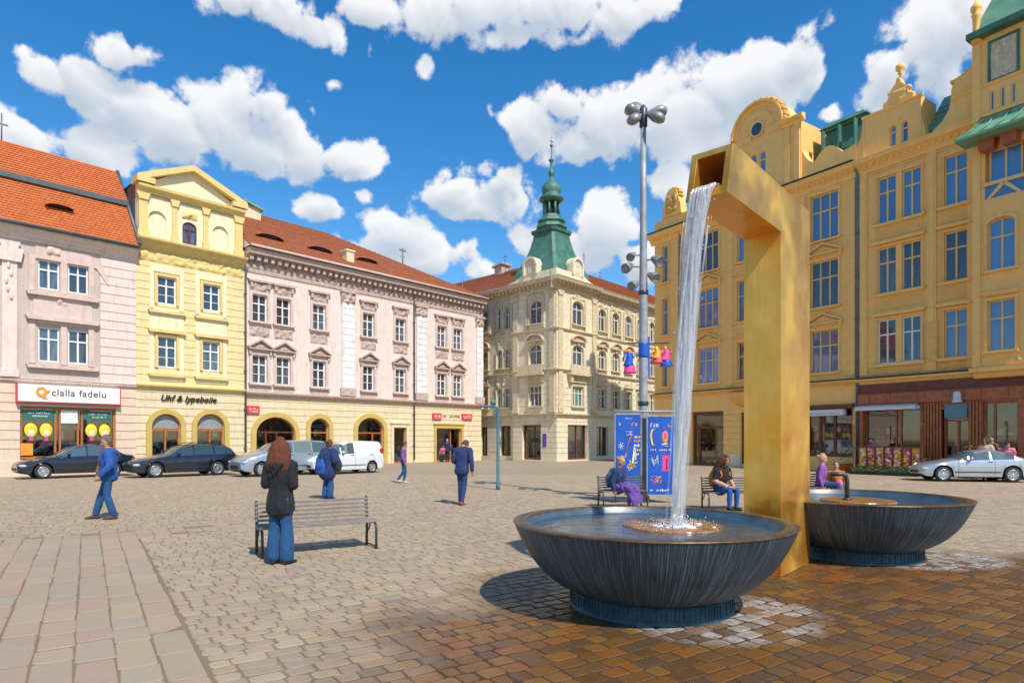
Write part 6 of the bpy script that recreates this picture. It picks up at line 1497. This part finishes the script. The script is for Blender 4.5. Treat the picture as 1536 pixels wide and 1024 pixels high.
# flowers / plants on the terrace
def shrub(loc,h,w,label,mats,n=160,name='potted_plant'):
    r=empty(name,loc,0,label,'plant'); mb=MB(); mb.lathe([(w*.35,0),(w*.45,h*.3),(w*.48,h*.3),(w*.4,h*.27),(.001,h*.26)],14); mb.build('pot',M['wood_o'],r)
    mb=MB()
    for k in range(n):
        c=Vector((rp.gauss(0,w*.28),rp.gauss(0,w*.28),h*.3+rp.random()**.8*h*.7)); s_=rp.uniform(.03,.06); d=Vector((rp.uniform(-1,1),rp.uniform(-1,1),rp.uniform(-.3,1))).normalized(); e=d.orthogonal().normalized(); f_=d.cross(e); mb.face([c-e*s_,c+f_*s_*.5,c+e*s_,c-f_*s_*.5],rp.choice(range(len(mats))) if len(mats)>1 and rp.random()<.4 else 0)
    mb.build('foliage',mats,r)
sx,sy=fx(FR.s(1270,-.9),-.9); shrub((sx,sy,0),1.5,.8,'bushy green potted plant by the downpipe, left of the cafe fence',[M['hedge'],M['greenp']])
sx,sy=fx(FR.s(1389,-1.),-1.); shrub((sx,sy,0),.8,.5,'small green potted plant left of the silver coupe',[M['hedge']])
sx,sy=fx(FR.s(1466,-.9),-.9); shrub((sx,sy,0),1.4,.9,'potted plant with pink and orange blooms behind the silver coupe',[M['hedge'],M['pinkp'],M['orange']])
# ================================================================== people
from mathutils.kdtree import KDTree
def cloth(name,col,var=.18,scale=6,rough=.85): 
    m,nt,bs=nodes(name); c=coord(nt); n=noise_(nt,c,scale,5,.65); n2=noise_(nt,coord(nt,scale=(1,1,.5)),14,4,.6)
    nt.links.new(mixc(nt,ramp(nt,n,.3,.7),tuple(x*(1-var) for x in col),tuple(min(1,x*(1+var)) for x in col)),bs.inputs['Base Color']); bs.inputs['Roughness'].default_value=rough
    bs.inputs['Sheen Weight'].default_value=.04; bump(nt,bs,n2,.5,.02); return m
for k,c in dict(skin=(.50,.27,.18),black=(.009,.009,.012),jeans=(.010,.070,.175),jeansd=(.018,.04,.14),bluej=(.014,.078,.29),navyj=(.012,.028,.10),shoe=(.13,.045,.02),shoed=(.02,.018,.018),red=(.5,.05,.02),purp=(.22,.07,.26),auburn=(.115,.031,.010),brown=(.09,.04,.018),grey=(.15,.10,.07),blond=(.46,.28,.12),scarf=(.17,.07,.05),orange=(.55,.17,.02),pink=(.62,.16,.22),white=(.55,.52,.42),skirt=(.12,.06,.26),backpack=(.02,.03,.045),teal=(.03,.10,.16),cream=(.55,.42,.28)).items(): M['c_'+k]=cloth('cloth_'+k if k not in('skin','auburn','brown','grey','blond') else k+'_surface',c)
M['c_skin'].node_tree.nodes['Principled BSDF'].inputs['Roughness'].default_value=.5
class Body:
    def __init__(s): s.mb=MB()
    def loft(s,pts,rad,m=0,side=(1,0,0),seg=14,cap=True):
        pts=[Vector(p) for p in pts]; rad=[(r,r) if not isinstance(r,tuple) else r for r in rad]; side=Vector(side); R=[]
        n=len(pts); P=[];Q=[]
        for i in range(n-1):                     # resample so the nearest-vertex lookup is dense
            for k in range(4):
                t=k/4; P.append(pts[i].lerp(pts[i+1],t)); tt=t*t*(3-2*t); Q.append(tuple(rad[i][a]*(1-tt)+rad[i+1][a]*tt for a in (0,1)))
        P.append(pts[-1]);Q.append(rad[-1])
        def fr(i):
            t=(P[min(i+1,len(P)-1)]-P[max(i-1,0)]).normalized(); a=(side-t*side.dot(t)); a=a.normalized() if a.length>1e-3 else t.orthogonal().normalized(); return t,a,t.cross(a)
        def ring(c,a,b,rx,ry): return [c+a*(rx*cos(2*pi*k/seg))+b*(ry*sin(2*pi*k/seg)) for k in range(seg)]
        t,a,b=fr(0)
        if cap: R+= [ring(P[0]-t*min(Q[0])*.75,a,b,Q[0][0]*.5,Q[0][1]*.5), ring(P[0]-t*min(Q[0])*.45,a,b,Q[0][0]*.85,Q[0][1]*.85)]
        for i,p in enumerate(P): t,a,b=fr(i); R.append(ring(p,a,b,*Q[i]))
        if cap: R+=[ring(P[-1]+t*min(Q[-1])*.45,a,b,Q[-1][0]*.85,Q[-1][1]*.85), ring(P[-1]+t*min(Q[-1])*.75,a,b,Q[-1][0]*.5,Q[-1][1]*.5)]
        s.mb.rings(R,m,True)
    def ball(s,c,r,m=0): s.mb.ball(c,r,m,16,12)
    def finish(s,name,mats,parent,voxel,extra=None,wr=(.0,),seed=0,smooth=4,fr=(13,6)):
        kd=KDTree(len(s.mb.v)); vm={}
        for f,m in zip(s.mb.f,s.mb.m):
            for i in f: vm[i]=m
        for i,v in enumerate(s.mb.v): kd.insert(v,i)
        kd.balance()
        o=link('tmp',s.mb.mesh('tmp',mats[0])); md=o.modifiers.new('r','REMESH'); md.mode='VOXEL'; md.voxel_size=voxel; md.use_smooth_shade=True
        ms=o.modifiers.new('s','SMOOTH'); ms.factor=.5; ms.iterations=smooth
        dg=bpy.context.evaluated_depsgraph_get(); me=bpy.data.meshes.new_from_object(o.evaluated_get(dg)); bpy.data.objects.remove(o)
        me.name=name; me.materials.clear()
        for m in mats: me.materials.append(m)
        nm=[v.normal.copy() for v in me.vertices]; vmi=[vm.get(kd.find(v.co)[1],0) for v in me.vertices]
        for v,n_,mi in zip(me.vertices,nm,vmi):
            a=wr[mi] if mi<len(wr) else 0
            if a: v.co+=n_*a*((noise.noise(Vector((v.co.x*fr[0]+seed,v.co.y*fr[0],v.co.z*fr[1])))+.5*noise.noise(Vector((v.co.x*fr[0]*2.4,v.co.y*fr[0]*2.4+seed,v.co.z*fr[1]*2.6)))))
        for p in me.polygons:
            c=[vmi[i] for i in p.vertices]; p.material_index=max(set(c),key=c.count); p.use_smooth=True
        if extra:
            bm=bmesh.new(); bm.from_mesh(me); me2=extra.mesh('x',mats); bm.from_mesh(me2); bm.to_mesh(me); bm.free(); bpy.data.meshes.remove(me2)
            for p in me.polygons: p.use_smooth=True
        return link(name,me,parent)
def hand(mb,wr,d,pal,m,s=1.,curl=.5,side=1):
    d=Vector(d).normalized(); pal=Vector(pal); pal=(pal-d*pal.dot(d)).normalized(); ac=d.cross(pal)*side; w=Vector(wr)
    for k,(off,L) in enumerate(((-.032,.062),(-.011,.072),(.011,.068),(.031,.054))):
        p=w+d*.085*s+ac*off*s; pts=[p]; dd=d.copy(); 
        for j in range(3):
            q=curl*(.35+.25*j)+.06*k; dd=(dd*cos(q)+pal*sin(q)).normalized(); p=p+dd*L*s*(.45,.32,.23)[j]; pts.append(p)
        mb.tube(pts,[.0095*s,.009*s,.008*s,.0065*s],8,m)
    p=w+d*.03*s-ac*.035*s; mb.tube([p,p+(d*.6-ac*.6+pal*.3)*.035*s,p+(d*.9-ac*.45+pal*.5)*.062*s],[.0125*s,.011*s,.008*s],8,m)
SKIN,TOP,LEG,SHOE,EYE_,LIP=0,1,2,3,4,5
def human(loc,rz,label,group=None,scale=1.,voxel=.014,top='c_bluej',leg='c_jeans',shoe='c_shoed',hair='c_brown',hairlen=.0,hem=.86,bulk=.02,wide=.0,bend=0,bow=0,turn=0,arms=None,legs=None,seat=False,seed=0,woman=False,sleeves=True,hairstyle='short',extras=()):
    r=empty('person',(*loc,0),rz,label,'person',group); r.scale=(scale,)*3
    b=Body(); dz=-.45 if seat else 0
    T=Matrix.Translation((0,0,dz)) @ Matrix.Translation((0,0,.98)) @ Matrix.Rotation(bend,4,'X') @ Matrix.Translation((0,0,-.98))
    HB=T @ Matrix.Translation((0,.01,1.49)) @ Matrix.Rotation(bow,4,'X') @ Matrix.Rotation(turn,4,'Z') @ Matrix.Translation((0,-.01,-1.49))
    tp=lambda *p: T @ Vector(p); hp=lambda *p: HB @ Vector(p)
    sw=.17 if woman else .19; k=bulk
    # torso
    hz=hem
    L=[tp(0,.0,.93),tp(0,0,1.08),tp(0,-.005,1.26),tp(0,0,1.38),tp(0,.01,1.455)]
    b.loft([tp(0,.01,hz)]+L,[(.165+k+wide*.3,.125+k)]+[(.16+k,.12+k),(.14+k,.105+k),(.165+k,.125+k),(.17+k*.8,.115+k),(.10+k*.5,.07+k*.4)],TOP,cap=True)
    b.loft([tp(0,.01,1.44),tp(0,.0,1.52)],[.058,.052],SKIN); b.loft([tp(0,.01,1.44),tp(0,.012,1.49)],[.085+k*.4,.066+k*.3],TOP,cap=False)
    # head: skull, jaw, nose, ears
    b.loft([hp(0,-.035,1.545),hp(0,-.025,1.58),hp(0,-.008,1.64),hp(0,.0,1.70),hp(0,.005,1.735)],[(.042,.045),(.062,.075),(.075,.095),(.074,.094),(.05,.062)],SKIN,side=tuple(HB.to_3x3() @ Vector((1,0,0))))
    b.loft([hp(0,-.098,1.645),hp(0,-.118,1.612)],[.009,.014],SKIN)
    for s_ in (-1,1): b.ball(tuple(hp(s_*.077,.008,1.635)),(.012,.02,.03),SKIN)
    ex=MB()
    for s_ in (-1,1): ex.ball(tuple(hp(s_*.029,-.091,1.655)),(.011,.007,.007),EYE_,8,6); ex.tube([hp(s_*.013,-.1,1.678),hp(s_*.03,-.101,1.683),hp(s_*.047,-.092,1.677)],.004,5,5)
    ex.tube([hp(-.022,-.094,1.582),hp(0,-.101,1.58),hp(.022,-.094,1.582)],[.003,.005,.003],5,LIP)
    # arms (side +1 is the person's left)
    A={1:((.25,.02,1.14),(.26,-.07,.90)),-1:((-.25,.02,1.14),(-.26,-.07,.90))}
    if arms: A.update(arms)
    for s_ in (1,-1):
        sh=tp(s_*sw,.0,1.405); e=tp(*A[s_][0]); w=tp(*A[s_][1]); d=(w-e).normalized()
        m=TOP if sleeves else SKIN
        b.loft([tp(s_*sw*.55,.0,1.415),sh,sh.lerp(e,.5),e],[.06+k*.6,.062+k*.8,.052+k*.8,.045+k*.8],TOP); b.loft([e,e.lerp(w,.45),w-d*.015],[.045+k*.7,.043+k*.6,.032+k*.6],m)
        b.loft([w,w+d*.055,w+d*.085],[(.024,.019),(.035,.015),(.036,.013)],SKIN,side=tuple(d.cross(Vector((0,-1,0))) if abs(d.y)<.9 else (1,0,0)))
        hand(ex,w+d*.0,d,(-s_*.6,-.4,.0) if abs(d.z)>.5 else (0,0,1),SKIN,curl=.55,side=s_)
    # legs
    Lg={1:((.09,0,.93),(.10,-.02,.50),(.10,.02,.085),(0,-1)),-1:((-.09,0,.93),(-.10,-.02,.50),(-.10,.02,.085),(0,-1))}
    if seat: Lg={s_:((s_*.09,0,.93+dz),(s_*.11,-.42,.50),(s_*.11,-.40,.085),(0,-1)) for s_ in (1,-1)}
    if legs: Lg.update(legs)
    b.loft([(0,.01,.86+dz),(0,.01,.98+dz)],[(.135,.10),(.13,.095)],LEG)
    for s_ in (1,-1):
        h,kn,an,td=[Vector(q) for q in Lg[s_][:3]]+[Vector((*Lg[s_][3],0)).normalized()]
        b.loft([h,h.lerp(kn,.5),kn,kn.lerp(an,.4),an+Vector((0,0,.03))],[.086,.08,.066+wide*.35,.062+wide*.75,.05+wide],LEG)
        b.loft([an-td*.055+Vector((0,0,-.035)),an+td*.03+Vector((0,0,-.035)),an+td*.12+Vector((0,0,-.05)),an+td*.19+Vector((0,0,-.058))],[(.036,.042),(.042,.045),(.046,.03),(.036,.02)],SHOE)
    mats=[M['c_skin'],M[top],M[leg],M[shoe],M['c_shoed'],M['c_scarf']]
    b.finish('body',mats,r,voxel,ex,wr=(0,.009+k*.1,.005,0),seed=seed)
    # hair
    h=Body(); X1=tuple(HB.to_3x3() @ Vector((1,0,0)))
    if hairstyle=='bob':
        h.loft([hp(0,.03,1.765),hp(0,.03,1.71),hp(0,.045,1.62),hp(0,.055,1.53),hp(0,.065,1.43),hp(0,.07,1.36)],[(.06,.07),(.116,.12),(.148,.13),(.168,.122),(.18,.108),(.178,.075)],0,side=X1)
    elif hairstyle=='long':
        e=1.50-hairlen
        h.loft([hp(0,.03,1.755),hp(0,.028,1.70),hp(0,.035,1.62),hp(0,.045,1.53),hp(0,.06,e)],[(.055,.065),(.095,.107),(.112,.112),(.128,.102),(.132,.068)],0,side=X1)
        for s_ in (-1,1): h.loft([hp(s_*.05,-.05,1.74),hp(s_*.09,-.05,1.66),hp(s_*.098,-.03,1.56),hp(s_*.095,-.0,e+.02)],[.03,.028,.03,.025],0)
    elif hairstyle=='bun': 
        h.loft([hp(0,.03,1.755),hp(0,.025,1.70),hp(0,.03,1.62),hp(0,.03,1.56)],[(.06,.07),(.088,.1),(.088,.09),(.06,.06)],0,side=X1); h.ball(tuple(hp(0,.13,1.70)),.045,0)
    else:
        h.loft([hp(0,.02,1.75),hp(0,.02,1.705),hp(0,.028,1.64),hp(0,.03,1.57)],[(.06,.07),(.086,.101),(.086,.088),(.06,.06)],0,side=X1)
    h.finish('hair',[M[hair]],r,max(.01,voxel*.8),wr=(.012,),seed=seed+3,smooth=2,fr=(48,5))
    for fn in extras: fn(r,tp,hp)
    return r
def backpack(col='c_backpack',z=1.2):
    def f(r,tp,hp):
        b=Body(); b.loft([tp(0,.22,z-.2),tp(0,.24,z),tp(0,.2,z+.2)],[(.15,.09),(.17,.11),(.12,.07)],0); b.loft([tp(0,.32,z-.12),tp(0,.32,z+.02)],[(.1,.04),(.1,.04)],0)
        for s_ in (-1,1): b.loft([tp(s_*.1,.16,z+.2),tp(s_*.12,.0,z+.28),tp(s_*.13,-.14,z+.1),tp(s_*.15,.05,z-.15)],[.022]*4,0)
        b.finish('backpack',[M[col]],r,.016,wr=(.01,))
    return f
def scarf(col='c_scarf'):
    def f(r,tp,hp):
        b=Body(); b.loft([tp(.1,0,1.47),tp(.05,-.1,1.45),tp(-.05,-.11,1.46),tp(-.1,0,1.48),tp(0,.09,1.49),tp(.1,0,1.48)],[.04]*6,0); b.loft([tp(-.03,-.13,1.45),tp(-.06,-.17,1.25),tp(-.06,-.16,1.08)],[(.05,.025)]*3,0); b.finish('scarf',[M[col]],r,.013,wr=(.015,))
    return f
def hood(col):
    def f(r,tp,hp):
        b=Body(); b.loft([tp(-.11,.06,1.46),tp(-.06,.13,1.42),tp(0,.15,1.38),tp(.06,.13,1.42),tp(.11,.06,1.46)],[(.04,.03),(.06,.045),(.07,.05),(.06,.045),(.04,.03)],0); b.loft([tp(0,.14,1.44),tp(.02,.17,1.27)],[(.12,.04),(.03,.02)],0); b.finish('hood',[M[col]],r,.014,wr=(.012,))
    return f
def bag(col,p,s=.15,nm='bag'):
    def f(r,tp,hp):
        b=Body(); x,y,z=p; b.loft([(x,y,z-s),(x,y,z),(x,y,z+s*.8)],[(s*.9,s*.4),(s,s*.5),(s*.7,s*.3)],0); b.loft([(x-s*.5,y,z+s*.7),(x,y,z+s*2.0),(x+s*.5,y,z+s*.7)],[.012]*3,0); b.finish(nm,[M[col]],r,.014,wr=(.01,))
    return f
def skirt(col,sitting=True):
    def f(r,tp,hp):
        b=Body(); b.loft([(0,.02,.53),(0,-.2,.54),(0,-.44,.5),(.03,-.5,.3),(.08,-.56,.2)],[(.2,.12),(.22,.12),(.25,.12),(.28,.11),(.3,.08)],0); b.finish('skirt',[M[col]],r,.018,wr=(.05,))
    return f
# man in the blue jacket, walking to the left
x,y=gnd(163,778)
human((x,y),radians(-62),'man in a blue jacket, scarf and jeans walking to the left before the parked cars',scale=1.0,voxel=.011,top='c_bluej',leg='c_jeans',shoe='c_shoe',hair='c_grey',hem=.90,bulk=.045,bow=.25,turn=.1,wide=.02,
  arms={1:((.29,.05,1.15),(.27,-.12,.93)),-1:((-.27,.0,1.15),(-.25,-.1,.92))},legs={1:((.09,0,.93),(.11,-.02,.50),(.12,.10,.085),(.1,-1)),-1:((-.09,0,.93),(-.11,-.14,.52),(-.12,-.24,.085),(-.1,-1))},seed=2,extras=(scarf(),hood('c_bluej'),bag('c_grey',(-.1,-.2,1.02),.09)))
# woman by the near bench, back to the camera
x,y=gnd(421,845)
human((x,y),radians(172),'red haired woman in a black jacket and wide jeans, standing at the near bench',scale=.955,voxel=.011,top='c_black',leg='c_jeans',shoe='c_shoed',hair='c_auburn',hem=.78,bulk=.032,wide=.05,woman=True,hairstyle='bob',bow=.08,turn=.15,
  arms={1:((.215,.04,1.13),(.1,-.2,1.14)),-1:((-.215,.04,1.13),(-.1,-.22,1.1))},legs={1:((.09,0,.93),(.095,-.01,.50),(.1,.01,.075),(.2,-1)),-1:((-.09,0,.93),(-.095,.0,.50),(-.105,.02,.075),(-.2,-1))},seed=5,extras=(hood('c_black'),))
# bundled figure behind the bench
x,y=gnd(492,748)
human((x,y),radians(150),'person in a bulky navy jacket carrying bags behind the nearest bench',scale=.94,voxel=.014,top='c_navyj',leg='c_jeans',shoe='c_jeansd',hair='c_brown',hem=.74,bulk=.10,wide=.05,woman=True,hairstyle='bun',bow=.15,bend=.08,
  arms={1:((.33,.02,1.15),(.24,-.2,.98)),-1:((-.33,.02,1.15),(-.2,-.24,1.0))},seed=7,extras=(bag('c_bluej',(.05,.26,1.0),.2),bag('c_backpack',(-.36,-.05,1.05),.16)))
# small figure in purple
x,y=gnd(605,724)
human((x,y),radians(95),'person in a purple shirt and blue jeans walking across the square',scale=.90,voxel=.018,top='c_purp',leg='c_jeans',shoe='c_white',hair='c_brown',hem=.95,bulk=.015,bow=.45,
  legs={1:((.09,0,.93),(.1,-.08,.5),(.1,-.02,.085),(0,-1)),-1:((-.09,0,.93),(-.1,-.02,.5),(-.1,.22,.13),(0,-1))},seed=9)
# navy man with bowed head
x,y=gnd(693,757)
human((x,y),radians(160),'man in navy with bowed head and red shoes near the teal post',scale=1.0,voxel=.014,top='c_navyj',leg='c_jeansd',shoe='c_red',hair='c_brown',hem=.86,bulk=.03,bend=.16,bow=.95,wide=.012,
  arms={1:((.24,.02,1.13),(.12,-.2,1.0)),-1:((-.27,.06,1.14),(-.29,.0,.88))},legs={1:((.07,0,.93),(.05,-.03,.5),(.04,.0,.085),(0,-1)),-1:((-.08,0,.93),(-.06,.0,.5),(-.04,.1,.085),(0,-1))},seed=11)
# shoppers at the pink palace door
x,y=gnd(671,692.5); human((x,y),radians(150),'distant shopper in a dark jacket with blond hair at the pink palace shop door',scale=.95,voxel=.022,top='c_navyj',leg='c_black',hair='c_blond',bulk=.03,seed=13,extras=(bag('c_teal',(.3,.0,.75),.16),))
x,y=gnd(663,693); human((x,y),radians(30),'distant stooping person in pink and black by the pink palace shop door',scale=.72,voxel=.022,top='c_pink',leg='c_black',hair='c_brown',bulk=.03,bend=.5,seed=14)
# seated people on the three far benches
B=lambda bx,by,rz,off: (bx+off*cos(rz)-(-.2)*-sin(rz)*-1, by+off*sin(rz)+(-.2)*cos(rz))
def seatpos(bx,by,deg,off): a=radians(deg); return (bx+off*cos(a)+.2*sin(a), by+off*sin(a)-.2*cos(a))
human(seatpos(bx_,by_,8,-.12),radians(48),'seated person with backpack and violet skirt beside the blue posters',scale=.96,voxel=.015,seat=True,top='c_navyj',leg='c_skirt',hair='c_blond',bulk=.03,woman=True,hairstyle='bun',hem=.92,bend=.12,bow=.2,seed=15,extras=(backpack('c_teal'),skirt('c_skirt')))
human(seatpos(bx2,by2,4,-.2),radians(25),'seated person with long brown hair and orange backpack left of the golden spout',scale=1.0,voxel=.014,seat=True,top='c_black',leg='c_bluej',hair='c_auburn',bulk=.02,woman=True,hairstyle='bob',sleeves=False,extras=(backpack('c_orange'),),hem=.92,bend=.15,bow=.35,seed=17,arms={1:((.25,-.05,1.15),(.12,-.3,1.05)),-1:((-.25,-.05,1.15),(-.1,-.3,1.08))})
human(seatpos(bx3,by3,20,.0),radians(60),'blond person in a purple top and jeans seated right of the golden spout',scale=.98,voxel=.014,seat=True,top='c_purp',leg='c_jeansd',hair='c_blond',bulk=.02,woman=True,hairstyle='bun',hem=.92,bend=.1,seed=19)
human(seatpos(bx3,by3,20,.55),radians(-30),'small seated person in orange and blue right of the golden spout',scale=.82,voxel=.015,seat=True,top='c_orange',leg='c_bluej',hair='c_brown',bulk=.02,hem=.92,seed=21,extras=(bag('c_pink',(.1,-.3,.62),.12),),legs={1:((.09,0,.48),(.11,-.42,.56),(.11,-.42,.2),(0,-1)),-1:((-.09,0,.48),(-.11,-.42,.56),(-.11,-.42,.2),(0,-1))})
# cafe guests
def cafe(u,d,deg,label,**k):
    s_=FR.s(u,d); human(fx(s_,d),radians(deg),label,voxel=.02,**k)
cafe(1312,-.75,-60,'waiter in a pink shirt bending over by the cafe window, behind the flowered fence',scale=1.0,top='c_pink',leg='c_black',hair='c_black',bend=.35,seed=23)
cafe(1480,-2.2,-50,'cafe guest in cream and orange behind the silver coupe, nearer the door',scale=1.0,top='c_cream',leg='c_jeansd',hair='c_brown',bend=.3,bulk=.04,hairstyle='long',woman=True,seed=25)
cafe(1488,-1.6,-80,'cafe guest in a dark red top standing at the cafe window behind the silver coupe',scale=1.02,top='c_scarf',leg='c_jeansd',hair='c_black',bulk=.03,seed=26)
cafe(1509,-2.2,-30,'cafe guest in a magenta jacket leaning over behind the silver coupe',scale=.95,top='c_pink',leg='c_jeansd',hair='c_brown',bend=.65,bulk=.06,seed=27)
